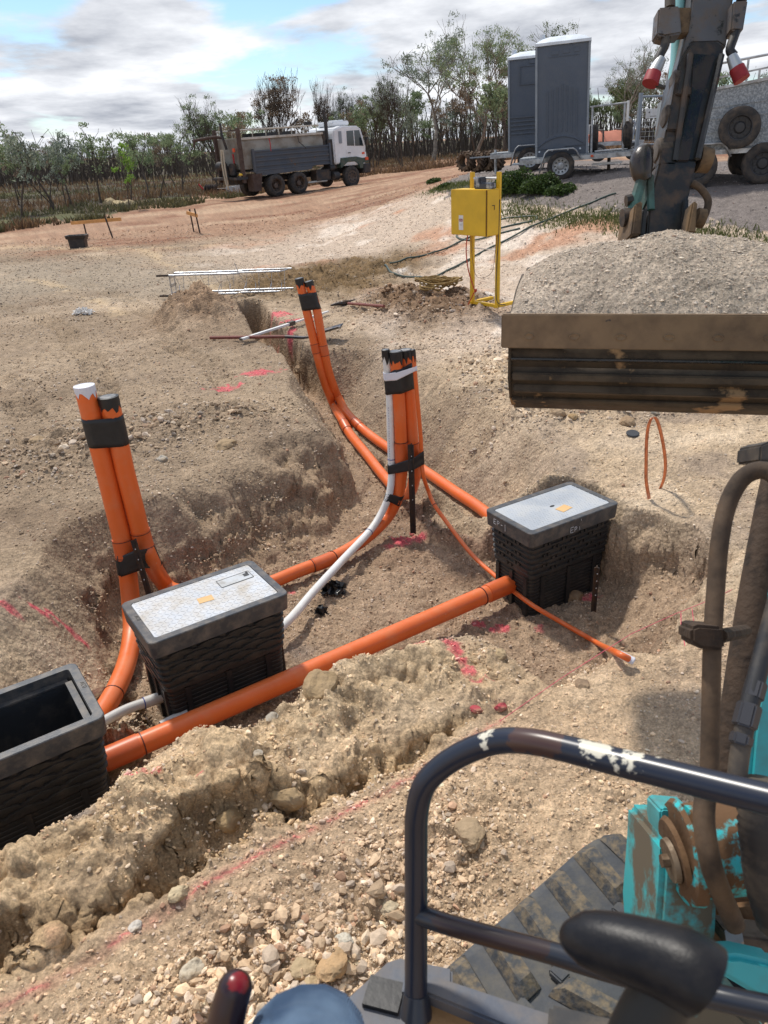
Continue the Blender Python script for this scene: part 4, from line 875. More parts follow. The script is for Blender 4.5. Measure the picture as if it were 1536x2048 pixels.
# rocks big enough to point at
def rock(px,py,r,label,colr=(186,172,150),squash=.7,seed=0,grp='large rocks'):
    c=G([(px,py)])[0]; bm=bmesh.new(); bmesh.ops.create_icosphere(bm,subdivisions=4,radius=1); rs=np.random.default_rng(seed+5)
    co=np.array([v.co[:] for v in bm.verts]); nr_=rs.normal(size=(9,3)); nr_/=np.linalg.norm(nr_,axis=1)[:,None]; dd=.62+.3*rs.random(9)
    for n_,d_ in zip(nr_,dd):
        q=co@n_; k=q>d_; co[k]-=np.outer((q[k]-d_)*.85,n_)
    co=co*(1+.16*fbm(co[:,0:1]*2.2+seed+co[:,2:3],co[:,1:2]*2.2+co[:,2:3]*1.7,seed,5,.6)+.05*fbm(co[:,0:1]*11+co[:,2:3]*7,co[:,1:2]*11-co[:,2:3]*6,seed+3,3))*np.array([r*1.15,r*.9,r*squash])
    a=rs.random()*6; R2=np.array([[math.cos(a),-math.sin(a),0],[math.sin(a),math.cos(a),0],[0,0,1]]); co=co@R2.T
    for v,p in zip(bm.verts,co): v.co=p
    me=bpy.data.meshes.new('rock'); bm.to_mesh(me); bm.free(); me.polygons.foreach_set('use_smooth',[True]*len(me.polygons)); me.set_sharp_from_angle(angle=R(28))
    o=bpy.data.objects.new('rock',me); col.objects.link(o); o.location=c+Vector((0,0,r*squash*.10)); key='rock%d_%d_%d'%colr
    mm=bpy.data.materials.get(key) or mat(key,S(*[q*.93 for q in colr]),.95,spec=.2,dirt=S(146,126,100),dscale=16,damt=.7,bump=.03,bscale=16,var=.25)
    me.materials.append(mm); tag(o,label,'rock',grp); return o
RK=[(1253,845,.075,'large brown boulder on the rubble row, nearest the copper strap',(166,140,112),.6),(1115,827,.065,'pale brown rock at the left part of the rubble row under the bucket',(176,152,124),.7),
(1146,835,.04,'small tan rock right of the pale brown rock under the bucket',(180,150,110),.7),(1310,826,.035,'grey stone in the rubble row above the copper strap',(170,168,160),.7),
(385,1942,.035,'rounded pale stone alone on the near ground, left of the jeans',(214,200,176),.75),(357,1790,.033,'cream stone lying in the ditch beside the pink line',(216,196,160),.7),(272,1855,.022,'small white stone on the pink line in the ditch',(220,212,200),.8),
(575,1600,.055,'brown clod at the end of the ditch, below the broken berm',(176,150,114),.95),(462,1640,.05,'round tan clod lodged in the broken front of the berm',(184,156,116),.9),(640,1372,.085,'large earthy clod sitting on top of the berm',(180,154,118),.7),
(545,1437,.03,'grey stone perched on the berm edge above the ditch',(186,176,160),.8),(515,1508,.026,'pale flat stone on the top of the berm',(190,180,164),.6),(940,1670,.06,'dusty brown clod seen inside the handrail',(180,156,126),.6),
(600,740,.09,'rough brown rock at the edge of the narrow trench',(156,132,108),.6),(298,855,.07,'long brownish rock between the left risers and the stony hollow',(164,138,116),.6),(75,882,.08,'flat tan rock at the left edge, beside the white-topped riser',(172,148,118),.4),
(450,893,.10,'broad pale boulder in the stony hollow right of the left risers',(178,154,122),.5),(325,920,.045,'light grey cornered stone at the foot of the stony hollow',(190,184,172),.8),
(1233,1305,.03,'small stone just beyond the white pipe cap',(180,168,150),.6),(1000,1310,.035,'tan stone on the right tip of the berm',(196,172,136),.8),(1165,1370,.035,'brown stone on the near ground right of the red marks',(160,136,112),.6),
(198,1390,.05,'dark reddish rock wedged behind the curved orange pipe',(120,86,74),.8),(780,1820,.03,'cream pebble on the near ground left of the handrail post',(206,188,158),.8),(1145,1193,.07,'brown lump of earth at the foot of the EP-1 pit',(140,114,88),.6),
(665,1930,.05,'orange-stained cream rock left of the grey step',(204,168,126),.6),(610,1935,.045,'long pale rock in the stone pile, left of the orange-stained one',(196,172,136),.6),(628,1985,.05,'tall cream rock in front of the knee',(204,180,142),.7),(690,1890,.035,'white stone at the top of the near stone pile',(222,214,196),.8)]
for i,q in enumerate(RK): rock(q[0],q[1],q[2],q[3],q[4],q[5],i)
for i,(px,nm,r_) in enumerate([(222,'leftmost',.36),(239,'middle',.30),(259,'rightmost',.27)]): rock(px,412,r_,nm+' of the three pale boulders at the edge of the bush',(196,178,140),.8,50+i,'pale boulders by the bush')
for i,(px,py,l) in enumerate([(952,1419,'rough stone sprayed red at the foot of the berm, left one'),(1002,1415,'small stone sprayed red at the foot of the berm, right one'),(826,1068,'stone sprayed pink against the tall steel picket')]): rock(px,py,.025 if i<2 else .03,l,(190,84,92),.7,70+i,'stones sprayed pink')
# ------------------------------------------------------------------ vehicles
M_tyre=mat('tyre_rubber',(.022,.022,.023),.8,dirt=S(122,106,90),dscale=6,damt=.5,dlo=.4,dhi=.7,bump=.002)
M_rimst=mat('wheel_rim_silver',(.45,.47,.49),.4,.6,dirt=S(120,110,98),damt=.5)
M_rimbr=mat('wheel_rim_dusty',S(98,84,74),.7,.1,dirt=S(84,66,52),damt=.6)
M_rimdk=mat('wheel_rim_dark',(.03,.03,.032),.6)
M_cabw=mat('cab_white_paint',S(226,228,230),.3,dirt=S(178,166,150),dscale=1.6,damt=.35,dlo=.5,dhi=.75)
M_cabg=mat('cab_green_paint',S(40,66,58),.4,dirt=S(120,108,90),damt=.35)
M_tray=mat('tray_blue_grey',S(66,76,88),.6,dirt=S(98,98,98),dscale=1.4,damt=.7,dlo=.38,dhi=.7,chip=S(112,84,64),chs=3,chlo=.64,chhi=.68)
M_tank=mat('tank_grey',S(140,136,126),.6,dirt=S(104,88,70),dscale=1.2,damt=.6,chip=S(150,104,60),chs=1.1,chlo=.66,chhi=.72)
M_tankw=mat('tank_rim_white',S(190,186,176),.6,dirt=S(150,134,112),damt=.5)
M_chas=mat('chassis_dark',(.03,.03,.032),.7,dirt=S(104,86,70),damt=.6,dscale=3)
M_glass=mat('window_glass',(.03,.045,.055),.08,var=.3,dscale=2,spec=.8)
M_rust=mat('rusty_steel',S(82,66,58),.8,dirt=S(70,52,44),damt=.7)
M_orl=mat('orange_lamp',S(222,84,40),.4); M_redl=mat('red_lamp',S(170,30,28),.4)
M_hosew=mat('canvas_hose',S(176,166,146),.8)
M_loo=mat('toilet_grey',S(74,84,98),.5,var=.10,bump=.004,bscale=6,dirt=S(104,108,112),dscale=1.2,damt=.25)
M_loolt=mat('toilet_frame_grey',S(136,144,152),.5); M_loorf=mat('toilet_roof_white',S(206,214,222),.5)
M_gal3=mat('galvanised_trailer',(.34,.37,.39),.55,.35,dirt=(.20,.22,.24),dscale=34,damt=.8,dlo=.42,dhi=.56,var=.1)
def wheel(parent,c,r,w_,axis='Y',rim=None,name='wheel',holes=8,lugs=0,dish=.3):
    """wheel at c in the parent's frame, axle along local Y, outer face towards -Y"""
    t=bpy.data.objects.new(name,None); col.objects.link(t); t.parent=parent; t.location=c
    if axis=='X': t.rotation_euler=(0,0,PI/2)
    M_=Matrix.Rotation(PI/2,4,'X')   # lathe z -> -y
    h=w_/2; b=MB(); b.lathe([(r*.60,h*.9),(r*.66,h),(r*.86,h*.98),(r*.95,h*.86),(r,h*.70),(r,h*.42),(r*.972,h*.40),(r*.972,h*.30),(r,h*.28),(r,-h*.28),(r*.972,-h*.30),(r*.972,-h*.40),(r,-h*.42),(r,-h*.7),(r*.95,-h*.86),(r*.86,-h*.98),(r*.66,-h),(r*.6,-h*.9)],M_,36,close=True)
    for k in range(lugs):
        a=2*PI*k/lugs
        for s in (-1,1): b.box((math.cos(a+.05*s)*r*1.0,s*h*.45,math.sin(a+.05*s)*r*1.0),(.05*r/.3,h*.95,.10*r),Matrix.Rotation(-a,3,'Y')@Matrix.Rotation(.5*s,3,'X'))
    b.build('tyre',M_tyre,t)
    b=MB(); b.lathe([(r*.62,h*.85),(r*.60,h*.95),(r*.56,h*.9),(r*.52,h*dish),(r*.30,h*dish*.8),(r*.22,h*.6),(r*.12,h*.65),(0,h*.65)],M_,30); b.lathe([(r*.6,-h*.85),(r*.5,-h*.5),(0,-h*.4)],M_,30); rm=b.build('rim',rim or M_rimst,t)
    nb=MB()
    for k in range(holes):
        a=2*PI*k/holes; nb.cyl((math.cos(a)*r*.41,-h*dish-.004-.02,math.sin(a)*r*.41),(math.cos(a)*r*.41,-h*dish+.03,math.sin(a)*r*.41),r*.065,8)
    nb.build('hand_hole',M_rimdk,rm,smooth=False); return t
g_=G([(701,369),(543,394),(1120,361),(1046,345),(1424,374),(1270,345)]); print('GG',[(round(q.y,1),round(q.z,2)) for q in g_]); fw=Dv(701,369,36.2); rw=Dv(543,394,32.2); print('truck',rw,fw,(fw-rw).length)
rw=g_[1]; fw=g_[0]; hd=(fw-rw); hz_=math.atan2(hd.y,hd.x); ph=R(40)
# axle positions: rear axle 1 at x=0 (near side wheel contact at rw)
o_=rw+Vector((-math.sin(ph),math.cos(ph),0))*1.0
T=thing('tanker_truck',(o_.x,o_.y,rw.z),'dusty tanker truck with white cab and grey tipper tray parked by the bush','truck'); 
pitch=-math.atan2(fw.z-rw.z,5.4); T.rotation_euler=Euler((0,-R(1.2),ph),'XYZ'); TS=.85; T.location.x+=.22; T.scale=(TS,TS,TS)
XR=(0,1.36); XF=4.75
for x in XR:
    for s in (-1,1):
        w1=wheel(T,(x,s*1.08,.5),.5,.5,rim=M_rimbr,holes=8,dish=.15); 
        if s>0: w1.rotation_euler=(0,0,PI)
for s in (-1,1):
    w1=wheel(T,(XF,s*1.08,.5),.5,.30,rim=M_rimbr,holes=8,dish=.9)
    if s>0: w1.rotation_euler=(0,0,PI)
MB().box((2.2,0,.78),(7.6,.8,.24)).cyl((0,-1,.5),(0,1,.5),.09).cyl((1.36,-1,.5),(1.36,1,.5),.09).cyl((XF,-1,.5),(XF,1,.5),.07).box((3.0,-.85,.72),(.9,.5,.5)).build('chassis',M_chas,T)
MB().cyl((3.55,-1.1,.62),(3.9,-1.1,.62),.20).build('air_tank',M_chas,T); MB().cyl((3.4,-1.05,1.0),(3.7,-1.05,1.0),.14).build('air_tank',M_chas,T); MB().cyl((2.0,-1.05,.45),(3.2,-1.05,.45),.05).build('side_rail',M_tankw,T)
b=MB(); xa,xb=-1.15,3.45
b.box(((xa+xb)/2,-1.2,1.62),(xb-xa,.05,.86)); b.box(((xa+xb)/2,1.2,1.62),(xb-xa,.05,.86)); b.box(((xa+xb)/2,0,1.22),(xb-xa,2.4,.06)); b.box((xb,0,1.62),(.05,2.4,.86))
for z_ in (1.24,1.42,1.64,1.84,2.04): b.box(((xa+xb)/2,-1.245,z_),(xb-xa,.06,.07))
b.prism([(xa,1.2),(2.3,1.2),(2.15,1.05),(xa+.2,1.0)],-1.27,-1.2)
for x in (-.6,1.2): b.lathe([(0,.02),(.05,.02),(.05,0)],Matrix.Translation((x,-1.272,1.1))@Matrix.Rotation(PI/2,4,'X'),12)
b.build('tray',M_tray,T,smooth=False,bevel=.008)
for x in (xa+.06,xb-.06): MB().box((x,-1.26,1.65),(.12,.1,1.0)).build('tray_post',M_tray,T,bevel=.01)
b=MB(); pr=[(-1.08,1.3),(1.08,1.3),(1.1,2.3),(.98,2.62),(-.98,2.62),(-1.1,2.3)]
b.prism(pr,-1.55,3.15,Matrix(((0,1,0,0),(1,0,0,0),(0,0,1,0),(0,0,0,1)))); tk=b.build('tank',M_tank,T,bevel=.03)
MB().box((.8,-1.04,2.60),(4.8,.10,.10)).box((.8,1.04,2.60),(4.8,.10,.10)).build('tank_rim',M_tankw,T,bevel=.01)
b=MB(); 
for s in (-1,1):
    b.cyl((-1.6,s*.9,2.95),(3.1,s*.9,2.95),.028,8)
for s in (-1,1):
    rl=MB(); rl.cyl((-1.6,s*.9,2.96),(3.1,s*.9,2.96),.03,8)
    for i in range(7): rl.cyl((-1.5+i*.74,s*.9,2.6),(-1.5+i*.74,s*.9,2.96),.022,8)
    rl.build('hand_rail',M_tankw,T)
MB().box((-.4,0,2.98),(1.3,1.5,.06)).build('hatch_cover',M_rust,T); MB().box((.9,.2,2.72),(2.6,.8,.16)).build('walkway',M_chas,T)
MB().cyl((1.7,-.3,2.9),(2.3,-.3,3.28),.06,8).build('top_nozzle',M_chas,T); MB().box((2.9,-.3,3.05),(.35,.3,.2)).box((2.9,-.3,2.85),(.06,.06,.4)).build('work_lamp',M_chas,T,bevel=.03)
# cab
MX=Matrix.Identity(4)
prof=[(3.75,1.15),(4.1,1.15),(4.2,1.05),(5.72,1.0),(5.86,1.35),(5.86,1.75),(5.56,2.62),(5.42,2.82),(4.3,2.86),(3.85,2.74),(3.75,2.5)]
b=MB(); b.prism(prof,-1.16,1.16); cabo=b.build('cab',M_cabw,T,bevel=.06)
b=MB(); b.prism([(4.58,1.95),(5.66,1.88),(5.44,2.62),(4.60,2.62)],-1.178,-1.15); 
dw=MB().prism([(4.5,1.12),(5.74,1.1),(5.82,1.78),(5.52,2.70),(4.50,2.72)],-1.172,-1.15).build('door',M_cabw,T,bevel=.01)
b.build('door_window',M_glass,dw); MB().box((5.06,-1.186,2.25),(.04,.012,.72)).build('window_bar',M_cabw,dw); MB().box((4.68,-1.185,1.62),(.16,.03,.04)).build('door_handle',M_chas,dw)
MB().prism([(5.595,1.86),(5.875,1.80),(5.58,2.60),(5.50,2.62)],-1.05,1.05).build('windscreen',M_glass,T)
MB().box((4.18,-1.17,2.35),(.2,.02,.55)).build('sleeper_vent',M_loolt,T,bevel=.005)
MB().prism([(4.05,1.18),(4.05,.95),(4.25,1.05),(4.5,1.2),(5.0,1.2),(5.25,1.05),(5.3,.85),(5.5,.85),(5.62,1.3),(5.1,1.42),(4.1,1.42)],-1.22,-.9).build('mudguard',M_cabg,T,bevel=.01)
MB().box((5.68,0,1.22),(.5,2.36,.26)).build('front_panel',M_cabg,T,bevel=.02); b=MB(); b.box((5.78,0,.82),(.5,2.44,.44)).build('bumper',M_chas,T,bevel=.04)
MB().box((5.80,-1.12,1.28),(.2,.2,.14)).build('headlight',M_orl,T,bevel=.01); MB().box((5.6,-1.18,1.55),(.16,.03,.09)).build('side_lamp',M_orl,T)
MB().cyl((5.72,-1.25,1.6),(5.72,-1.36,2.5),.02,8).box((5.70,-1.38,2.1),(.1,.2,.36)).build('mirror',M_chas,T)
MB().box((4.7,0,2.98),(1.1,1.3,.22)).box((4.9,0,3.08),(.5,.8,.12)).build('roof_air_unit',M_cabw,T,bevel=.05); 
MB().cyl((3.55,-.9,1.1),(3.55,-.9,3.2),.09).cyl((3.55,-.9,3.2),(3.46,-.9,3.62),.07).build('exhaust_stack',M_chas,T); MB().cyl((3.35,-.75,1.7),(3.35,-.75,2.7),.22,20).box((3.6,-.8,1.6),(.3,.5,1.4)).build('air_cleaner',M_chas,T)
MB().prism([(-1.25,.35),(-.9,.35),(-.75,1.1),(-1.3,1.1)],-1.3,-.75).build('mudflap',M_rust,T)
# rear gear
MB().box((-1.62,-1.05,1.9),(.16,.14,2.3)).build('rear_post',M_rust,T); MB().box((-1.62,1.05,1.9),(.16,.14,2.3)).build('rear_post',M_rust,T)
MB().box((-1.75,0,.95),(.6,2.3,.1)).build('rear_platform',M_chas,T); MB().box((-1.6,.2,1.25),(.5,.6,.5)).cyl((-1.8,-.5,1.1),(-1.8,-.5,1.6),.18).cyl((-1.9,.1,1.5),(-1.9,.6,1.5),.2).build('water_pump',M_chas,T,bevel=.03)
MB().tube([(-1.6,.5,2.7),(-1.9,.5,2.75),(-2.6,.6,2.7),(-3.0,.7,2.65)],.07,10).tube([(-2.9,.7,2.66),(-3.0,.7,2.4)],.05,8).build('spray_boom',M_rust,T)
MB().tube([(-1.7,0,2.2),(-1.85,0,2.8),(-1.8,.1,3.3)],.06,8).build('filler_pipe',M_chas,T)
for k in range(4):
    x=-2.1-.05*k; MB().tube(smooth_path([(x,-.3-.1*k,2.2),(x-.05,-.35-.1*k,1.4),(x,-.35-.08*k,.72-.05*k),(x+.02,-.15-.1*k,.75),(x-.02,-.1-.1*k,1.5),(x,-.15-.1*k,2.2)],6),.03,8).build('canvas_hose',M_hosew,T)
MB().box((-1.72,-.65,2.15),(.04,.18,.16)).build('reflector',M_orl,T); MB().box((-1.73,-.55,1.75),(.03,.1,.5)).build('tail_lamp',M_redl,T); MB().lathe([(0,.05),(.08,.03),(.09,-.03),(0,-.05)],Matrix.Translation((-1.8,-1.1,1.12)),12).build('work_light',M_yellow,T)
for (x0,x1_) in ((-.05,-.15),(1.6,2.3)): MB().tube([(x0,-1.16,2.55),(x0,-1.22,2.3),((x0+x1_)/2,-1.27,2.0)],.02,6).build('ratchet_strap',M_redl if x0<0 else M_chas,T)
# post-hole auger on the ground behind the truck
g=G([(412,389),(455,388)]); t=thing('auger',g[0],'dark post-hole auger lying on the ground behind the truck','auger'); d=(g[1]-g[0]); u=d.normalized(); a=g[0]+Vector((0,0,.22)); e=a+u*1.5
b=MB(); b.tube([a,e],.05,8); v=[];f=[]; n_=70
side=Vector((-u.y,u.x,0)); 
for i in range(n_+1):
    w_=i*.42; q=a+u*(.05+.62*i/n_); dd=side*math.cos(w_)+Vector((0,0,1))*math.sin(w_); v+= [q+dd*.03,q+dd*.24]
for i in range(n_): f.append((2*i,2*i+1,2*i+3,2*i+2))
b.add(v,f); o=b.build('flighting',M_steel,t,world=True); o.modifiers.new('t','SOLIDIFY').thickness=.012
MB().box(e,(.5,.3,.25)).box(e+u*.4,(.3,.2,.4)).build('drive_head',M_rimst,t,world=True,bevel=.03); MB().tube([a-u*.1,a-u*.35+Vector((0,0,.25))],.04,8).build('handle_bar',M_redl,t,world=True)

# ---- toilet trailers
def toilet(parent,c,w_,d_,h_,ribs,side=1):
    t=bpy.data.objects.new('toilet_cabin',None); col.objects.link(t); t.parent=parent; t.location=c
    b=MB(); b.box((0,0,h_/2),(w_-.08,d_-.08,h_)); b.build('wall_panel',M_loo,t,bevel=.01)
    if ribs=='vertical':
        b=MB()
        for i in range(7):
            x=-w_*.27+i*w_*.09; z0=.42+.10*(1-((i-3)/3.)**2); z1=h_-.80-.12*abs(i-3)/3
            b.box((x,-d_/2+.035,(z0+z1)/2),(.035,.03,z1-z0))
        b.box((-w_*.14,-d_/2+.036,h_-.16),(.16,.022,.09)).box((w_*.06,-d_/2+.036,h_-.15),(.15,.022,.09)).box((w_*.25,-d_/2+.036,h_-.14),(.13,.022,.09)).box((w_*.03,-d_/2+.038,h_-.24),(.66,.02,.02))
        b.tube(smooth_path([(-w_*.46,-d_/2+.035,.22),(-w_*.25,-d_/2+.032,.36),(0,-d_/2+.03,.42),(w_*.22,-d_/2+.032,.37),(w_*.40,-d_/2+.035,.25)],6),.022,8)
        b.box((-w_*.30,-d_/2+.03,.17),(.35,.03,.02)).box((w_*.25,-d_/2+.03,.20),(.45,.03,.02)); b.build('rib',M_loo,t,bevel=.008)
        nb=MB()
        for x in (-.42,-.18,.12,.35): nb.lathe([(0,.02),(.022,.015),(.022,0)],Matrix.Translation((x*w_,-d_/2+.04,.12))@Matrix.Rotation(PI/2,4,'X'),10)
        nb.build('bolt',M_loorf,t)
    else:
        b=MB(); x0=.1
        for z_ in (.45,.55,.65,.75,.85): b.box((0,-d_/2+.03,z_),(w_*.9,.05,.045))
        b.box((x0,-d_/2+.03,1.62),(w_*.66,.03,.03)).box((x0,-d_/2+.03,2.05),(w_*.66,.03,.03)).box((x0-w_*.33,-d_/2+.03,1.83),(.03,.03,.45)).box((x0-.1,-d_/2+.03,2.14),(.14,.03,.10)).box((x0+.1,-d_/2+.03,2.15),(.14,.03,.10)).box((x0+.3,-d_/2+.03,2.16),(.14,.03,.10)); b.build('rib',M_loo,t,bevel=.008)
    for sx in (-1,1):
        for sy in (-1,1): MB().box((sx*(w_/2-.025),sy*(d_/2-.025),h_/2),(.05,.05,h_)).build('corner_post',M_loolt,t,bevel=.015)
    dr=MB().box((w_/2-.03,0,h_*.5),(.03,d_-.16,h_*.92)).build('door',M_loo,t,bevel=.01)
    b=MB(); P=[]
    for i in range(9):
        row=[]
        for j in range(9):
            u=i/8*2-1;v=j/8*2-1; row.append(Vector((u*(w_/2+.01),v*(d_/2+.01),h_+.05+.15*(1-max(abs(u),abs(v))**3))))
        P.append(row)
    b.grid(P); b.box((0,0,h_+.025),(w_+.02,d_+.02,.06)); b.cyl((-w_*.38,-.3,h_+.05),(-w_*.38,-.3,h_+.24),.06); b.build('roof',M_loorf,t,bevel=.004)
    return t
def trailer_base(t,x0,x1,yw,zb,r,xw,fend=True):
    MB().box(((x0+x1)/2,0,zb),(x1-x0,1.5,.07)).build('deck',M_gal3,t,bevel=.004)
    MB().box(((x0+x1)/2,-.74,zb-.05),(x1-x0,.06,.10)).box(((x0+x1)/2,.74,zb-.05),(x1-x0,.06,.10)).build('chassis_rail',M_rimst,t)
    for s in (-1,1):
        w1=wheel(t,(xw,s*yw,r),r,.2,rim=M_rimst,holes=10,dish=.5)
        if s>0: w1.rotation_euler=(0,0,PI)
        if fend:
            P=[]
            for (x,z_) in [(-.50,-.28),(-.42,.02),(-.36,.16),(-.28,.22),(.28,.22),(.36,.16),(.46,-.04)]:
                P.append([Vector((xw+x,s*yw-.13,r+z_+.16)),Vector((xw+x,s*yw+.13,r+z_+.16))])
            o=MB().grid(P).build('mudguard',M_rimst,t); o.modifiers.new('t','SOLIDIFY').thickness=.03
    MB().cyl((xw,-yw,r),(xw,yw,r),.03).build('axle',M_chas,t)
wc=g_[2]
t1=thing('toilet_trailer',(wc.x,wc.y+.85,wc.z),'galvanised trailer carrying the nearer portable toilet, with silver wheel and open deck frame','toilet trailer',rot=(0,R(-2.0),R(-14)))
t1.scale=(.90,.90,.88); t1.location.x+=.22
trailer_base(t1,-.95,1.55,.86,.50,.31,0.0)
toilet(t1,(.0+.01,-.12,.53),1.20,1.15,2.30,'vertical')
b=MB(); b.box((-.83,-.55,.42),(.6,.3,.03)).box((-.83,-.35,.42),(.6,.05,.05)).build('step',M_loolt,t1)
for (x0,x1_) in ((.68,1.38),):
    for x in (x0,x1_): MB().cyl((x,-.68,.5),(x,-.68,1.52),.026,10).build('frame_post',M_rimst,t1)
    MB().cyl((x0-.05,-.68,1.50),(x1_+.08,-.68,1.52),.022,10).build('frame_rail',M_rimst,t1)
MB().box((1.12,-.4,.56),(.72,.6,.02)).build('chequer_deck',M_galv,t1); MB().box((.70,-.77,.47),(.06,.02,.05)).build('side_lamp',M_orl,t1)
MB().box((1.05,-.6,.28),(.68,.05,.05)).build('side_step',M_white,t1); MB().cyl((1.1,-.2,.1),(1.1,-.2,.4),.04).build('jockey_stand',M_chas,t1)
sw=wheel(t1,(1.47,-.45,.86),.33,.22,axis='X',rim=M_rimst,name='spare_wheel'); sw2=wheel(t1,(.74,-.1,.82),.32,.2,axis='X',rim=M_rimst,name='spare_wheel')
MB().box((1.45,-.68,1.35),(.05,.1,.42)).build('number_plate_light',M_white,t1)
MB().box((2.2,0,.47),(1.3,.08,.08)).build('draw_bar',M_rimst,t1); MB().box((1.98,-.62,.33),(.14,.02,.2)).build('yellow_plate',M_yellow,t1); strokes('plate_letter',t1,Matrix.Translation((1.955,-.632,.30)),glyph('T',0,.08),.006,M_blk)
wc=g_[3]
t2=thing('toilet_trailer',(wc.x,wc.y+.85,wc.z),'second portable toilet trailer, half hidden behind the nearer one on its left','toilet trailer',rot=(0,R(-1.5),R(-13))); t2.scale=(.93,.93,.87); t2.location.x+=.24
trailer_base(t2,-.9,1.6,.86,.50,.31,0.12); toilet(t2,(.16,-.12,.53),1.20,1.15,2.22,'horizontal')
MB().cyl((-.78,-.5,.0),(-.78,-.5,.62),.035).build('jockey_stand',M_rimst,t2); MB().box((-1.15,-.5,.46),(.6,.12,.03)).build('coupling',M_loolt,t2)
# tarpaulin load on a far flat trailer
wc=Dv(1215,296,22.); t3=thing('flat_trailer',wc,'low trailer with a strapped pale orange tarpaulin load beyond the toilets','trailer',rz=R(6))
MB().box((0,0,.12),(1.6,1.2,.1)).build('deck',M_rimst,t3); P=[]
for i in range(13):
    row=[]
    for j in range(9):
        u=i/12;v=j/8; e=min(1,min(u,1-u)*6)*min(1,min(v,1-v)*5); row.append(Vector((-.75+1.3*u,-.5+v,.17+.27*e+.04*vnoise(np.float64(u*9),np.float64(v*9),4))))
    P.append(row)
MB().grid(P).build('tarpaulin',mat('tarp_orange',S(214,138,112),.7),t3)
for x in (-.35,.25): MB().tube([(x,-.52,.17),(x,-.48,.46),(x+.1,.4,.48)],.025,6).build('strap',M_blk,t3)
MB().box((-.75,-.2,.5),(.3,.3,.25)).build('white_box',M_white,t3,bevel=.02); MB().tube([(.5,-.5,.2),(.55,-.5,.6),(.35,-.5,.75)],.03,6).build('lever_arm',M_loolt,t3)
for x in(-.5,.5): wheel(t3,(x,-.6,-.1),.22,.15)
# stock gate with sign
a=Dv(1270,330,15.6); b2=Dv(1345,322,15.9); u=(b2-a); u.z=0; t=thing('mesh_gate',(a.x,a.y,a.z-.0),'grey steel mesh gate panel carrying a small white sign','gate',rz=math.atan2(u.y,u.x)); gh=1.22; gl=u.length+.25
MB().box((0,0,gh/2+.02),(.065,.05,gh+.1)).build('gate_post',M_loolt,t); MB().cyl((0,0,gh),(gl,0,gh),.022).build('frame_rail',M_loolt,t); MB().cyl((0,0,.36),(gl,0,.36),.02).build('frame_rail',M_loolt,t)
b=MB()
for i in range(12): b.cyl((.08+i*gl/12,0,.36),(.08+i*gl/12,0,gh),.003,4)
for i in range(9): b.cyl((0,0,.42+i*.09),(gl,0,.42+i*.09),.003,4)
b.build('wire_mesh',M_rimst,t)
sg=MB().box((.32,-.03,gh-.30),(.37,.01,.17)).build('sign_board',M_white,t); MB().lathe([(0,.002),(.016,.002)],Matrix.Translation((.21,-.037,gh-.28))@Matrix.Rotation(PI/2,4,'X'),12).box((.33,-.036,gh-.35),(.19,.002,.008)).build('sign_print',M_chas,sg)
# big galvanised box trailer
wc=g_[4]; t=thing('box_trailer',(wc.x,wc.y+.95,wc.z),'big galvanised box trailer with side-mounted spare wheel at the right edge','trailer',rot=(0,R(-1.),R(-16))); t.scale=(.88,.88,.88)
for x in (0,1.15):
    for s in (-1,1):
        w1=wheel(t,(x,s*.95,.36),.36,.22,rim=M_rimdk,dish=.4)
        if s>0: w1.rotation_euler=(0,0,PI)
b=MB(); b.prism([(-.72,.62),(3.6,.62),(3.6,2.02),(-.72,1.55)],-.95,.95); b.build('body',M_gal3,t,smooth=False,bevel=.01)
b=MB(); b.prism([(-.72,1.55),(3.6,2.02),(3.6,2.07),(-.72,1.60)],-.985,-.94); b.prism([(-.72,1.73),(3.6,2.22),(3.6,2.25),(-.72,1.76)],-.985,-.955)
for x in (-.66,-.2,.9,2.2): b.box((x,-.97,1.60+(x+1.15)*.11),(.035,.02,.22))
b.build('top_rail',M_rimst,t); b=MB()
for z_,dz in ((1.30,.09),(1.12,.06),(.92,.03)): b.prism([(-.70,z_),(3.6,z_+dz*3),(3.6,z_+dz*3+.03),(-.70,z_+.03)],-.965,-.94)
b.build('pressed_rib',M_gal3,t); MB().box((1.45,-.96,.60),(4.3,.07,.08)).build('side_rail',M_rimst,t)
P=[]
for (x,z_) in [(-.55,.2),(-.5,.55),(-.4,.70),(-.28,.77),(.38,.77),(.48,.70),(.58,.52)]: P.append([Vector((x,-1.10,z_)),Vector((x,-.9,z_))])
MB().grid(P).build('mudguard',M_rimst,t).modifiers.new('t','SOLIDIFY').thickness=.03
sw=wheel(t,(.66,-1.07,1.0),.36,.20,rim=M_rimdk,name='spare_wheel',dish=.3)
for x in (-.6,.7,2.2): MB().cyl((x,-.9,1.6),(x,-.9,2.05+.1*x),.02,8).build('rack_post',M_rimst,t)
MB().cyl((-.6,-.9,2.0),(3.2,-.9,2.36),.022,8).build('rack_rail',M_rimst,t); MB().cyl((-.6,-.9,2.0),(-.1,-.9,1.6),.016,8).build('rack_brace',M_rimst,t)
hb=MB(); hb.cyl((-.45,-.956,1.42),(-.45,-.948,1.42),.02,10).cyl((-.0,-.956,1.47),(0,-.948,1.47),.02,10); hb.build('bolt_hole',M_chas,t)
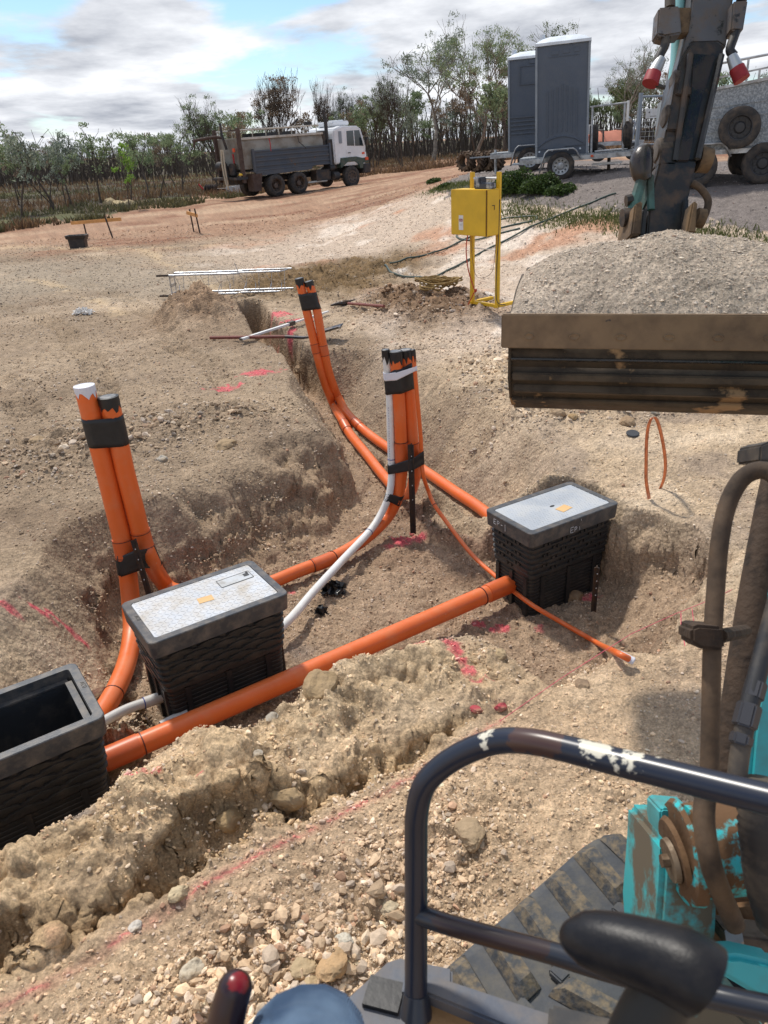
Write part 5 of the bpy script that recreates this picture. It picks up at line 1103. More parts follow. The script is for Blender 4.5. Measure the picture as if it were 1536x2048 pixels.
# lugged tyres in a row beyond the pad
for i,(px,py) in enumerate([(932,341),(953,343),(975,341),(990,340)]):
    c=Dv(px,py,22.); t=thing('lugged_tyre',c,['first lugged tyre from the left in the row beside the far toilet trailer','second lugged tyre from the left in the row beside the far toilet trailer','third lugged tyre from the left in the row beside the far toilet trailer','rightmost lugged tyre in the row beside the far toilet trailer'][i],'tyre','lugged tractor tyres',rz=R(-50))
    M_=Matrix.Rotation(PI/2,4,'X'); r=.24; h=.15; b=MB(); b.lathe([(r*.62,h*.8),(r*.8,h),(r,h*.8),(r,-h*.8),(r*.8,-h),(r*.62,-h*.8)],Matrix.Translation((0,0,r))@M_,28,close=True)
    for k in range(14):
        a=2*PI*k/14
        for s in (-1,1): b.box((math.cos(a+.11*s)*r*1.02,s*h*.5,r+math.sin(a+.11*s)*r*1.02),(.05,h*1.1,.05),Matrix.Rotation(-a,3,'Y')@Matrix.Rotation(.6*s,3,'X'))
    b.build('casing',M_tyre2 if False else mat('lug_tyre_brown',S(74,60,48),.9,dirt=S(128,104,80),damt=.7) if i==0 else bpy.data.materials['lug_tyre_brown'],t)
# ------------------------------------------------------------------ the excavator the photo is taken from
M_rail=mat('rail_dark_blue_paint',(.016,.020,.034),.28,dirt=S(90,90,100),dscale=5,damt=.25,chip=S(206,198,178),chs=7,chlo=.60,chhi=.63,coord='Generated')
def worn(name,base,wear,under,centre,rad,rough=.3):
    m,nt,b=newmat(name); L=nt.links.new; geo=N(nt,'ShaderNodeNewGeometry'); n=N(nt,'ShaderNodeTexNoise'); n.inputs['Scale'].default_value=42; n.inputs['Detail'].default_value=8; n.inputs['Roughness'].default_value=.65; L(geo.outputs['Position'],n.inputs['Vector'])
    def spot(c,r_,k):
        vm=N(nt,'ShaderNodeVectorMath',operation='DISTANCE'); L(geo.outputs['Position'],vm.inputs[0]); vm.inputs[1].default_value=c
        mr=N(nt,'ShaderNodeMapRange'); mr.inputs['From Min'].default_value=0; mr.inputs['From Max'].default_value=r_; mr.inputs['To Min'].default_value=k; mr.inputs['To Max'].default_value=0; L(vm.outputs['Value'],mr.inputs[0]); return mr.outputs[0]
    def layer(prev,spots,colr,lo):
        acc=n.outputs[0]
        for c,r_,k in spots:
            ad=N(nt,'ShaderNodeMath',operation='ADD'); L(acc,ad.inputs[0]); L(spot(c,r_,k),ad.inputs[1]); acc=ad.outputs[0]
        mr=N(nt,'ShaderNodeMapRange'); mr.inputs['From Min'].default_value=lo; mr.inputs['From Max'].default_value=lo+.05; L(acc,mr.inputs[0])
        mx=N(nt,'ShaderNodeMix',data_type='RGBA'); L(mr.outputs[0],mx.inputs[0])
        if isinstance(prev,tuple): mx.inputs[6].default_value=(*prev,1)
        else: L(prev,mx.inputs[6])
        mx.inputs[7].default_value=(*colr,1); return mx.outputs[2]
    o=layer(base,centre,wear,.78); o=layer(o,rad,under,.80); L(o,b.inputs['Base Color']); b.inputs['Roughness'].default_value=rough; return m
def dp(L_): return [Dv(*q) for q in L_]
top=dp([(832,2040,1.20),(832,1900,1.20),(832,1780,1.19),(832,1690,1.18),(834,1625,1.165),(848,1572,1.15),(885,1532,1.135),(940,1500,1.11),(1000,1482,1.08),(1060,1483,1.05),(1130,1497,1.02),(1220,1520,.98),(1350,1552,.93),(1470,1582,.885),(1600,1614,.84),(1800,1664,.78)])
mid=dp([(838,1830,1.19),(900,1850,1.16),(1000,1878,1.12),(1100,1905,1.07),(1200,1935,1.02),(1330,1970,.97),(1450,1998,.93),(1560,2022,.89),(1750,2060,.83)])
M_rail=worn('rail_dark_blue_paint',(.014,.018,.032),S(212,206,188),S(70,48,42),[(tuple(Dv(968,1472,1.08)),.036,.38),(tuple(Dv(1160,1482,1.0)),.042,.36),(tuple(Dv(1220,1496,.97)),.045,.35),(tuple(Dv(1290,1522,.94)),.045,.30)],[(tuple(Dv(1050,1462,1.04)),.05,.8),(tuple(Dv(1100,1475,1.02)),.04,.7)])
M_rail2=worn('rail_dark_grey_paint',(.018,.021,.03),S(196,168,130),S(52,38,36),[(tuple(Dv(1060,1870,1.07)),.03,.35),(tuple(Dv(870,1822,1.15)),.02,.4)],[(tuple(Dv(890,1832,1.14)),.06,.75),(tuple(Dv(960,1852,1.11)),.07,.75),(tuple(Dv(1030,1875,1.08)),.06,.65),(tuple(Dv(1080,1892,1.06)),.03,.5)])
EX=thing('excavator',(.9,-.6,0),'turquoise and black excavator seen from its seat, holding a full bucket','excavator')
MB().tube(smooth_path(top,6),.0178,24).build('hand_rail',M_rail,EX,world=True); MB().tube(smooth_path(mid,6),.0150,20).build('rail_crossbar',M_rail2,EX,world=True)
MB().tube([Dv(832,1985,1.20),Dv(832,2030,1.2)],[.019,.026],20).build('weld_collar',M_rail2,EX,world=True)
# control lever with fat grip
M_grip=mat('grip_rubber',(.006,.006,.008),.4,spec=.28,dirt=S(110,100,90),dscale=30,damt=.05,bump=.0003,bscale=300)
gr=dp([(1142,1868,.66),(1150,1872,.655),(1175,1878,.65),(1220,1888,.64),(1290,1908,.625),(1350,1930,.61),(1390,1950,.60),(1412,1966,.597),(1424,1976,.595)])
lv=bpy.data.objects.new('control_lever',None); col.objects.link(lv); lv.parent=EX
MB().tube(smooth_path(gr,5),[float(np.interp(i/40,[0,.07,.2,.42,.65,.85,.95,1],[.003,.0135,.021,.0262,.030,.030,.022,.004])) for i in range(41)],28).build('grip',M_grip,lv,world=True,autos=80)
MB().tube(smooth_path(dp([(1345,1950,.63),(1300,2040,.64),(1250,2180,.66)]),5),[.022+.001*i for i in range(11)],20).build('gaiter',mat('gaiter_rubber',(.02,.02,.018),.6),lv,world=True)
l2=bpy.data.objects.new('safety_lever',None); col.objects.link(l2); l2.parent=EX
def capsule(px,R_,Rb,name,m,par,n=40,upto=1.):
    P_=smooth_path(dp(px),12); Lc=[0]
    for a,b_ in zip(P_[:-1],P_[1:]): Lc.append(Lc[-1]+(b_-a).length)
    T_=Lc[-1]*upto; Q=[];r_=[]
    for i in range(n+1):
        s_=T_*(i/n)**1.8; k=min(len(Lc)-2,max(0,int(np.searchsorted(Lc,s_))-1)); t_=(s_-Lc[k])/(Lc[k+1]-Lc[k]); Q.append(P_[k].lerp(P_[k+1],t_))
        rr0=R_+(Rb-R_)*min(1,s_/Lc[-1]*1.6); r_.append(max(.0008,math.sqrt(max(0,rr0**2-max(0,rr0-s_)**2))))
    return MB().tube(Q,r_,26).build(name,m,par,world=True,autos=80)
LP_=[(474,1942,.80),(470,1975,.80),(460,2010,.80),(448,2060,.80),(425,2170,.79)]
capsule(LP_,.0175,.020,'grip',worn('grip_dark',(.022,.008,.010),S(120,10,20),S(150,16,28),[(tuple(Dv(478,1962,.785)),.022,.7)],[(tuple(Dv(482,1958,.785)),.010,.5)],.3),l2)
# step plates and tan sill below the rail
M_plate=mat('step_grey',S(74,80,92),.5,dirt=S(134,122,108),dscale=8,damt=.45,bump=.0006)
M_tan=mat('tan_sill',S(150,112,70),.7,dirt=S(104,84,62),dscale=10,damt=.6,bump=.002,bscale=80)
def slab(name,px,zs,th,m,par=EX,bev=.004):
    P=[Dv(*p) for p in px] if zs is None else [Zv(p[0],p[1],zs) for p in px]
    n=len(P); v=P+[p-Vector((0,0,th)) for p in P]; f=[tuple(range(n)),tuple(range(2*n-1,n-1,-1))]+[(i,i+n,(i+1)%n+n,(i+1)%n) for i in range(n)]
    return MB().add(v,f).build(name,m,par,world=True,bevel=bev)
slab('step_plate',[(605,2075),(700,1990),(775,1922),(800,1914),(905,1936),(905,2170),(600,2170)],.93,.02,M_plate)
slab('step_edge',[(812,1920),(822,1917),(812,1985),(803,1985)],.965,.03,M_plate)
slab('sill_strip',[(846,1942),(1180,2052),(1330,2110),(1330,2180),(1150,2110),(846,1985)],1.00,.03,M_plate)
slab('sill_panel',[(812,1990),(846,1968),(1130,2062),(1300,2130),(1300,2300),(800,2300)],.975,.25,M_tan)
MB().box(Zv(1165,2062,1.01),(.10,.05,.02),Matrix.Rotation(-.3,3,'Z')).build('rubber_stop',M_blk,EX,world=True,bevel=.006)
MB().box(Zv(768,1990,.935),(.06,.05,.01),Matrix.Rotation(-.3,3,'Z')).build('step_slot',M_tape,EX,world=True)
# rubber track with lugs, left side of the machine
M_track=mat('track_rubber',(.060,.064,.072),.8,dirt=S(112,106,94),dscale=14,damt=.55,dlo=.42,dhi=.62,bump=.0025,bscale=60)
M_lug=mat('track_lug_rubber',(.055,.057,.060),.8,dirt=S(138,120,92),dscale=40,damt=.65,dlo=.42,dhi=.62,bump=.004,bscale=70)
zt=.47; A=Zv(1210,1665,zt-.02); B=Zv(760,2055,zt); dr_=(A-B); dr_.z=0; dr_.normalize(); rt=Vector((dr_.y,-dr_.x,0))
tw=.35; 
def tp(s,lat,out=0.):     # s: distance back from the front idler centre along the loop
    rI=.21; zc=zt-rI
    if s>=0: return A+dr_*(-.12-s)+rt*lat+Vector((0,0,zt-A.z+out))
    a=min(-s/rI,PI); return A+dr_*(-.12+math.sin(a)*(rI+out))+rt*lat+Vector((0,0,zc+math.cos(a)*(rI+out)-A.z))
P=[]; 
for i in range(60): 
    s=-.66+i*(2.9/59); P.append([tp(s,l) for l in (0,.02,tw*.5,tw-.02,tw)])
o=MB().grid(P).build('rubber_track',M_track,EX,world=True); md=o.modifiers.new('t','SOLIDIFY'); md.thickness=.03; md.offset=-1
tro=o
k=0; s=-.60
while s<1.6:
    for sd_,(l0_,l1_) in enumerate(((.004,tw*.50),(tw*.56,tw-.004))):
        ss=s+(.055 if sd_ else 0); lug=MB(); rows=[]
        for (ds,o_u) in ((0,.002),(.012,.030),(.050,.034),(.066,.002)):
            row=[]
            for q in range(7):
                kx=q/6; l=l0_+(l1_-l0_)*kx; sk=(.045*kx if sd_==0 else .045*(1-kx)); ed=min(1,min(kx,1-kx)*9+.25)
                row.append(tp(ss+ds+sk-.03,l,o_u*ed+.001))
            rows.append(row)
        lug.grid(rows)
        for e in (0,6): lug.add([rows[i][e] for i in range(4)],[(0,1,2,3)])
        lug.build('track_lug',M_lug,tro,world=False,autos=28)
        # stay in the frame of the track
    s+=.118; k+=1
for ch in tro.children:
    me=ch.data; M_=(EX.matrix_basis).inverted()
    for v in me.vertices: v.co=M_@v.co
for i in range(8):
    s=-.28+i*.118; b=MB(); c=tp(s,tw*.53,.012); b.box(c,(.032,.04,.02),Matrix.Rotation(math.atan2(dr_.y,dr_.x),3,'Z')); o=b.build('drive_link',M_track,tro,bevel=.004); 
    for v in o.data.vertices: v.co=EX.matrix_basis.inverted()@v.co
# frame beside the track
MB().box(tp(.7,tw+.09,-.14),(1.6,.12,.16),Matrix.Rotation(math.atan2(dr_.y,dr_.x),3,'Z')).build('track_frame',M_chas,EX,world=True,bevel=.02)
# boom foot casting
M_teal=mat('turquoise_paint',S(52,168,172),.45,dirt=S(100,76,52),dscale=5,damt=.92,dlo=.47,dhi=.56,var=.06,chip=S(30,60,60),chs=60,chlo=.72,chhi=.74,detail=4)
M_teal2=mat('turquoise_paint_clean',S(54,168,174),.4,dirt=S(100,88,70),dscale=6,damt=.6,dlo=.45,dhi=.7)
M_ear0=mat('worn_pin_steel',S(120,104,84),.6,.3,dirt=S(84,62,42),dscale=14,damt=.8)
M_mudteal=mat('muddy_turquoise',S(54,184,188),.5,dirt=S(102,74,48),dscale=9,damt=1.,dlo=.42,dhi=.47,var=.08,bump=.002,detail=4)
M_mud=mat('caked_brown_mud',S(108,80,52),.85,dirt=S(84,58,36),dscale=14,damt=.7,bump=.004,bscale=40)
def hull_px(name,front,d0,d1,m,par=EX,bev=.012):
    """solid whose near outline is seen at the given pixels, running away from the seat"""
    n=len(front); F_=[Dv(x,y,d0) for x,y in front]; back=_f*(d1-d0); Bk=[p+Vector(back)*1. for p in F_]
    f=[tuple(range(n)),tuple(range(2*n-1,n-1,-1))]+[(i,i+n,(i+1)%n+n,(i+1)%n) for i in range(n)]
    return MB().add(F_+Bk,f).build(name,m,par,world=True,bevel=bev)
hull_px('swing_bracket',[(1325,1690),(1400,1690),(1440,1750),(1433,1900),(1440,1990),(1540,2075),(1600,2150),(1330,2150),(1312,1890),(1322,1760)],1.50,1.72,M_teal)
hull_px('bracket_ear',[(1320,1622),(1326,1617),(1386,1622),(1388,1700),(1328,1700),(1320,1655)],1.54,1.62,M_teal2,bev=.006)
bs=[Dv(1372,1702,1.50),Dv(1376,1702,1.50),Dv(1440,1694,1.51),Dv(1510,1686,1.52)]
MB().tube([Dv(1352,1706,1.50),Dv(1358,1706,1.50),Dv(1374,1703,1.50),Dv(1380,1702,1.50)],[.072,.094,.100,.080],28).build('boss_flange',M_mudteal,EX,world=True,autos=40)
MB().tube(bs,[.078,.086,.090,.092],28).build('pin_boss',M_mudteal,EX,world=True,autos=40)
MB().tube([Dv(1344,1708,1.49),Dv(1353,1706,1.49)],[.064,.070],24).build('pin_washer',M_mud,EX,world=True)
MB().tube([Dv(1336,1722,1.48),Dv(1346,1720,1.48)],[.040,.042],24).build('pin_cap',M_ear0,EX,world=True); MB().tube([Dv(1322,1722,1.475),Dv(1337,1721,1.475)],.013,6).build('pin_bolt',M_ear0,EX,world=True)
hull_px('swing_base',[(1432,1800),(1536,1790),(1700,1800),(1700,1985),(1560,1930),(1440,1925)],1.62,1.9,M_mud,bev=.02)
hull_px('base_plate',[(1452,1868),(1536,1880),(1700,1905),(1700,1935),(1536,1912),(1452,1896)],1.52,1.6,mat('bolted_plate_grey',S(96,80,66),.7,dirt=S(60,50,44),dscale=16,damt=.8),bev=.004)
MB().tube([Dv(1468,1872,1.50),Dv(1470,1880,1.53)],.018,6).build('plate_bolt',M_rimst,EX,world=True)
hull_px('lower_arm',[(1430,1915),(1480,1912),(1560,1930),(1620,2000),(1620,2060),(1540,2010),(1430,1945)],1.40,1.46,M_teal2,bev=.01)
# hoses and pipes rising on the right
M_pipem=mat('muddy_steel_pipe',S(92,72,52),.7,dirt=S(44,38,34),dscale=6,damt=.8,dlo=.4,dhi=.6,bump=.0015)
M_ram=mat('muddy_cylinder',S(66,50,36),.85,dirt=S(36,30,26),dscale=14,damt=.8,bump=.005,bscale=60)
MB().tube(smooth_path(dp([(1418,1560,1.42),(1420,1500,1.43),(1422,1400,1.44),(1425,1280,1.46),(1432,1170,1.48),(1440,1080,1.49),(1455,1010,1.50),(1480,962,1.50),(1510,942,1.49),(1540,945,1.48),(1565,975,1.46),(1580,1050,1.43),(1590,1150,1.40)]),6),.0172,18).build('steel_pipe',M_pipem,EX,world=True)
MB().tube(smooth_path(dp([(1452,1640,1.62),(1468,1440,1.66),(1500,1220,1.72),(1545,980,1.80),(1600,740,1.9)]),4),.0300,20).build('swing_cylinder',M_ram,EX,world=True)
cl=hull_px('pipe_clamp',[(1383,1256),(1398,1250),(1447,1254),(1452,1300),(1440,1302),(1402,1298),(1383,1285)],1.43,1.50,M_ram,bev=.006)
MB().tube([Dv(1440,1272,1.46),Dv(1490,1262,1.62)],.014,8).build('clamp_arm',M_ram,EX,world=True)
MB().tube(smooth_path(dp([(1470,1600,1.32),(1478,1520,1.33),(1492,1440,1.34),(1512,1360,1.36),(1530,1290,1.38),(1560,1180,1.40)]),5),.0165,16).build('hydraulic_hose',M_blk,EX,world=True)
for (a,b_,r_) in (((1488,1455,1.335),(1500,1408,1.345),.0225),((1480,1490,1.33),(1485,1468,1.334),.021),((1504,1398,1.35),(1514,1362,1.36),.020)): MB().tube([Dv(*a),Dv(*b_)],r_,6).build('hose_fitting',M_rimst if False else mat('fitting_grey',S(70,70,74),.45,.5) if 'fitting_grey' not in bpy.data.materials else bpy.data.materials['fitting_grey'],EX,world=True,bevel=.003)
# corrugated sleeve
P=smooth_path(dp([(1518,1560,1.30),(1518,1640,1.30),(1524,1700,1.31),(1532,1770,1.33),(1555,1850,1.36)]),9); MB().tube(P,[.031+(.004 if i%2 else 0) for i in range(len(P))],18).build('corrugated_sleeve',M_blk,EX,world=True,autos=80)
P=smooth_path(dp([(1414,1560,1.41),(1408,1640,1.385),(1420,1720,1.37),(1440,1780,1.40),(1470,1850,1.44)]),5); MB().tube(P,.019,14).build('hydraulic_hose',M_pipem,EX,world=True)
hull_px('boom_side',[(1490,1650),(1504,1480),(1524,1330),(1537,1180),(1700,1180),(1700,1650)],1.80,1.95,M_teal2)
hull_px('boom_block',[(1521,890),(1545,880),(1560,925),(1518,923)],1.5,1.6,M_blk,bev=.004)
# boom going up out of the frame to the right, and the stick coming back down
bp=smooth_path([Dv(1600,1500,1.9),Vector((1.35,2.0,2.5)),Vector((1.62,2.75,3.45)),Dv(1475,-260,3.35)],6)
MB().tube(bp,[.13]*len(bp),4).build('boom',M_teal2,EX,world=True,autos=20)
M_stick=mat('stick_dark_grease',S(46,40,36),.38,dirt=S(98,74,52),dscale=11,damt=.6,dlo=.45,dhi=.65,chip=(.010,.010,.011),chs=4,chlo=.52,chhi=.56,bump=.0012)
M_stickg=mat('stick_grey',S(92,90,92),.42,dirt=S(104,84,62),dscale=12,damt=.5,chip=(.02,.02,.02),chs=22,chlo=.60,chhi=.66)
M_ear=mat('dusty_steel',S(116,92,64),.75,dirt=S(60,50,42),dscale=9,damt=.8)
M_grease=mat('black_grease',(.008,.008,.009),.22,dirt=S(90,70,50),dscale=8,damt=.25,bump=.003,bscale=30)
dS=2.95
M_lug2=mat('worn_lug',S(96,84,72),.5,.3,dirt=S(40,34,30),dscale=10,damt=.7,dlo=.42,dhi=.6)
hull_px('stick_lower',[(1294,470),(1366,470),(1372,420),(1394,322),(1320,322),(1300,400)],dS,dS+.15,M_stick,bev=.006)
hull_px('stick_middle',[(1320,322),(1396,322),(1424,200),(1446,120),(1448,95),(1436,82),(1386,82),(1356,130),(1344,200)],dS+.01,dS+.16,M_stick,bev=.006)
hull_px('stick_upper',[(1356,132),(1384,86),(1436,84),(1452,95),(1476,-60),(1490,-200),(1400,-200),(1390,-60),(1380,30)],dS+.03,dS+.18,M_stickg,bev=.006)
hull_px('grease_channel',[(1352,322),(1378,322),(1404,200),(1432,110),(1386,106),(1380,200)],dS-.004,dS+.03,M_grease,bev=.004)
for a,b_ in (((1352,322),(1384,108)),((1398,318),(1446,110))): MB().tube([Dv(a[0]-3,a[1],dS),Dv(b_[0]-3,b_[1],dS)],.012,6).build('channel_edge',M_stick,EX,world=True)
for (p,q,r_,t_) in (((1346,140),(1384,185),0,0),((1328,210),(1352,255),0,0),((1312,276),(1346,325),0,0)):
    cy_=(p[1]+q[1])/2; rr_=(q[1]-p[1])/2/1538*dS; MB().tube([Dv(p[0]-2,cy_+2,dS+.045),Dv(p[0]+2,cy_+2,dS+.045),Dv(p[0]+22,cy_,dS+.045),Dv(p[0]+36,cy_-1,dS+.05)],[rr_*.8,rr_,rr_,rr_*.9],20).build('side_lug',M_lug2,EX,world=True); hull_px('lug_web',[(p[0]+14,p[1]),(p[0]+40,p[1]-8),(q[0]+6,q[1]+6),(p[0]+6,q[1]+4)],dS+.0,dS+.05,M_stick,bev=.004)
MB().tube([Dv(1362,-80,dS+.12),Dv(1352,120,dS+.12),Dv(1342,205,dS+.12)],.022,14).build('cylinder_rod',mat('pale_teal_tube',S(130,184,186),.35),EX,world=True)
for (L_,nm) in (([(1318,14),(1360,10),(1364,66),(1330,72),(1314,68)],'l'),([(1466,2),(1497,-2),(1487,60),(1462,60)],'r')): hull_px('valve_block',L_,dS-.02,dS+.045,M_stickg,bev=.006)
hull_px('block_bracket',[(1356,14),(1384,14),(1378,66),(1350,70)],dS+.01,dS+.05,M_ear,bev=.004)
for pts,rr_ in (([(1340,-30),(1340,16)],.02),([(1332,68),(1330,90),(1320,110),(1314,128)],.017),([(1474,58),(1466,80),(1460,100),(1468,112)],.017),([(1492,-30),(1482,4)],.02)):
    MB().tube(smooth_path([Dv(x,y,dS-.0) for x,y in pts],4),rr_,12).build('hose_elbow',M_blk,EX,world=True)
M_rcap=mat('red_rubber_cap',S(150,34,42),.55,dirt=S(90,20,24),dscale=9,damt=.4)
for (a,b_,c_) in (((1322,118),(1308,146),(1300,168)),((1463,112),(1473,136),(1484,160))):
    MB().tube([Dv(*a,dS),Dv(*b_,dS)],[.020,.026],14).build('hose_coupling',M_rimst,EX,world=True); MB().tube([Dv(*b_,dS),Dv(*c_,dS)],[.029,.031],14).build('red_cap',M_rcap,EX,world=True)
MB().tube(smooth_path([Dv(1300,160,dS),Dv(1318,172,dS),Dv(1330,175,dS)],3),.008,8).build('cap_strap',M_blk,EX,world=True)
# linkage at the bucket end
MB().tube(smooth_path([Dv(1296,296,dS+.02),Dv(1284,315,dS),Dv(1284,345,dS),Dv(1292,362,dS)],4),[.018,.030,.036,.040,.042,.044,.044,.042,.040,.038,.034,.03,.026],16).build('ram_end',M_grease,EX,world=True)
M_tg=mat('dirty_green_link',S(60,96,88),.5,dirt=S(56,48,40),dscale=8,damt=.7)
for a,b_,w_ in (((1286,350),(1264,425),.022),((1300,352),(1302,420),.015)): MB().tube([Dv(*a,dS),Dv(*b_,dS)],w_,8).build('link_arm',M_tg,EX,world=True)
MB().tube([Dv(1288,392,dS+.05),Dv(1304,392,dS+.05)],.05,4).build('link_block',M_tg,EX,world=True)
hull_px('bucket_ear',[(1262,470),(1270,408),(1286,400),(1282,470)],2.86,3.05,M_ear,bev=.006); hull_px('bucket_ear',[(1374,465),(1386,402),(1396,402),(1392,466)],2.86,3.05,M_ear,bev=.006)
hull_px('link_plate',[(1286,420),(1296,414),(1290,470),(1280,470)],2.93,3.05,M_stick,bev=.004); hull_px('link_plate',[(1368,400),(1378,396),(1376,466),(1362,466)],2.93,3.05,M_stick,bev=.004)
MB().tube([Dv(1244,436,2.95),Dv(1264,434,2.95)],.034,12).build('pin_head',M_stick,EX,world=True); MB().tube([Dv(1252,402,2.95),Dv(1264,400,2.95)],.022,8).build('pin_head',M_stick,EX,world=True)
MB().tube([Dv(1392,435,2.95),Dv(1408,438,2.95)],.036,12).build('pin_head',M_ear,EX,world=True); MB().tube([Dv(1396,318,dS+.05),Dv(1420,322,dS+.05)],[.05,.046],14).build('pin_head',M_ear,EX,world=True)
MB().tube(smooth_path([Dv(1384,366,dS),Dv(1402,378,dS),Dv(1416,400,dS),Dv(1412,425,dS),Dv(1400,450,dS)],5),.014,12).build('hydraulic_hose',M_pipem,EX,world=True)
hull_px('crosspiece',[(1282,445),(1372,442),(1370,475),(1284,475)],2.97,3.08,M_chas,bev=.004)
# bucket
M_lip=mat('dusty_cutting_edge',S(124,102,78),.7,dirt=S(86,72,60),dscale=7,damt=.7,dlo=.45,dhi=.7,bump=.0012,bscale=30,chip=S(66,60,58),chs=15,chlo=.68,chhi=.72)
M_shell=mat('bucket_shell',S(76,64,50),.7,dirt=S(34,30,27),dscale=4,damt=.7,chip=S(150,122,90),chs=4,chlo=.60,chhi=.64,bump=.001)
BK=bpy.data.objects.new('bucket',None); col.objects.link(BK); BK.parent=EX; pa=Dv(1003,628,2.75); pb=Dv(1536,629,2.75*(_C[2]-Dv(1003,628,2.75).z)/1.0/1.0) if False else None
dxr=ray(1003,628)[2]/ray(1536,629)[2]; pb=Dv(1536,629,2.75*dxr); ux=(pb-pa).normalized(); BW=1.16; uy=Vector((-ux.y,ux.x,0)); BK.matrix_basis=EX.matrix_basis.inverted()@Matrix.Translation(pa)@Matrix(((ux.x,uy.x,0,0),(ux.y,uy.y,0,0),(0,0,1,0),(0,0,0,1)))
print('lip z',pa.z,pb.z,(pb-pa).length)
# local frame: X along the lip, Y away from the seat, Z up
MB().box((BW/2,.010,-.062),(BW,.022,.122)).build('cutting_edge',M_lip,BK,bevel=.004)
for i in range(7):
    x=.10+i*.158
    if x>BW-.03: break
    MB().lathe([(0,.002),(.010,.003),(.012,.005),(.0135,.005),(.015,0)],Matrix.Translation((x,-.001,-.078))@Matrix.Rotation(PI/2,4,'X')@Matrix.Diagonal((1.2,.8,1,1)),16).build('bolt_head',M_lip,BK)
sh=[(.03,-.115),(.034,-.20),(.05,-.27),(.10,-.335),(.20,-.40),(.36,-.44),(.54,-.40),(.66,-.27),(.70,-.08),(.66,.05),(.60,.05)]
b=MB(); xl,xr=.035,BW-.035; 
for i in range(len(sh)-1):
    (y0,z0),(y1_,z1_)=sh[i],sh[i+1]; b.add([(xl,y0,z0),(xr,y0,z0),(xr,y1_,z1_),(xl,y1_,z1_)],[(0,1,2,3)])
o=b.build('shell',M_shell,BK,autos=50); o.modifiers.new('t','SOLIDIFY').thickness=.012
b=MB(); b.tube([(xl,.028,-.170),(xr,.028,-.170)],.006,6); b.build('shell_seam',M_grease,BK)
MB().box((BW/2,.026,-.232),(xr-xl-.012,.03,.028)).build('wear_strip',M_shell,BK,bevel=.004)
MB().box((BW/2,.055,-.288),(xr-xl-.02,.03,.030),Matrix.Rotation(-.5,3,'X')).build('wear_strip',M_shell,BK,bevel=.004)
side=[(.022,-.01),(.022,-.13),(.03,-.25),(.10,-.34),(.20,-.405),(.36,-.445),(.54,-.405),(.665,-.27),(.70,-.08),(.66,.02),(.50,.06),(.25,.04),(.10,.0)]
for x in (.024,BW-.036): 
    MB().prism([(y_,z_) for y_,z_ in side],x,x+.012,Matrix(((0,1,0,0),(1,0,0,0),(0,0,1,0),(0,0,0,1)))).build('side_plate',M_shell,BK,bevel=.003)
# gravel heap in the bucket
pg=BK.matrix_basis; BKW=EX.matrix_basis@BK.matrix_basis
nx_,ny_=150,90; P=[]; hv=[]
XX,YY=np.meshgrid(np.linspace(.026,BW-.026,nx_),np.linspace(.012,.66,ny_))
def heapz(X,Y):
    u=(X-.026)/(BW-.052); e=np.clip(np.minimum(u,1-u)*2,0,1); ex_=np.maximum(e,1e-6)**.24
    v=np.clip((Y-.012)/.36,0,1); w2=np.clip((.66-Y)/.28,0,1)
    z=-.012+.225*ex_*(1-(1-v)**1.9)*(1-(1-w2)**2.4)
    return z+.03*fbm(X*4,Y*4,200,3)*v+.012*fbm(X*16,Y*16,201,3)+.004*fbm(X*70,Y*70,202,2)
ZZ=heapz(XX,YY); V=np.stack([XX.ravel(),YY.ravel(),ZZ.ravel()],1); ii=np.arange(ny_-1)[:,None]*nx_; jj=np.arange(nx_-1)[None]
Fh=np.stack([ii+jj,ii+jj+1,ii+nx_+jj+1,ii+nx_+jj],-1).reshape(-1,4); cg=np.array(S(186,170,152)); ch=np.tile(cg,(len(V),1))*(1+.25*fbm(V[:,0]*9,V[:,1]*9,210,3)[:,None])
hp=bulk_mesh('gravel_heap',V,Fh,ch,True,[M_ground]); hp.matrix_world=BKW; tag(hp,'heaped grey gravel filling the excavator bucket','gravel',kind='stuff')
ns=15000; sx=.05+rng.random(ns)*(BW-.1); sy=.015+rng.random(ns)*.62; sz_=heapz(sx,sy); wv_=np.array([BKW@Vector((a,b_,c)) for a,b_,c in zip(sx,sy,sz_)])
ssz=np.minimum(.0017*rng.random(ns)**(-1/3.),.008)
stones('heap_gravel',wv_[:,:2],ssz,'loose grey stones on the gravel heap in the bucket','gravel',True,zs=wv_[:,2],tint=S(186,172,156))

# ------------------------------------------------------------------ the operator's leg
def skin_chain(pts,rs,mt,name,parent,sub=2):
    me=bpy.data.meshes.new(name); me.from_pydata([tuple(p) for p in pts],[(i,i+1) for i in range(len(pts)-1)],[]); o=bpy.data.objects.new(name,me); col.objects.link(o); o.parent=parent
    sk=o.modifiers.new('skin','SKIN'); 
    for v,r_ in zip(me.skin_vertices[0].data,rs): v.radius=(r_,r_)
    me.skin_vertices[0].data[0].use_root=True; s_=o.modifiers.new('sub','SUBSURF'); s_.levels=sub; s_.render_levels=sub; sk.use_smooth_shade=True; me.materials.append(mt); return o
m,nt,b=newmat('blue_denim'); L=nt.links.new; geo=N(nt,'ShaderNodeNewGeometry'); wv1=N(nt,'ShaderNodeTexWave',wave_type='BANDS'); wv1.inputs['Scale'].default_value=160; wv1.inputs['Distortion'].default_value=1.5; L(geo.outputs['Position'],wv1.inputs['Vector'])
nn=N(nt,'ShaderNodeTexNoise'); nn.inputs['Scale'].default_value=18; nn.inputs['Detail'].default_value=8; L(geo.outputs['Position'],nn.inputs['Vector'])
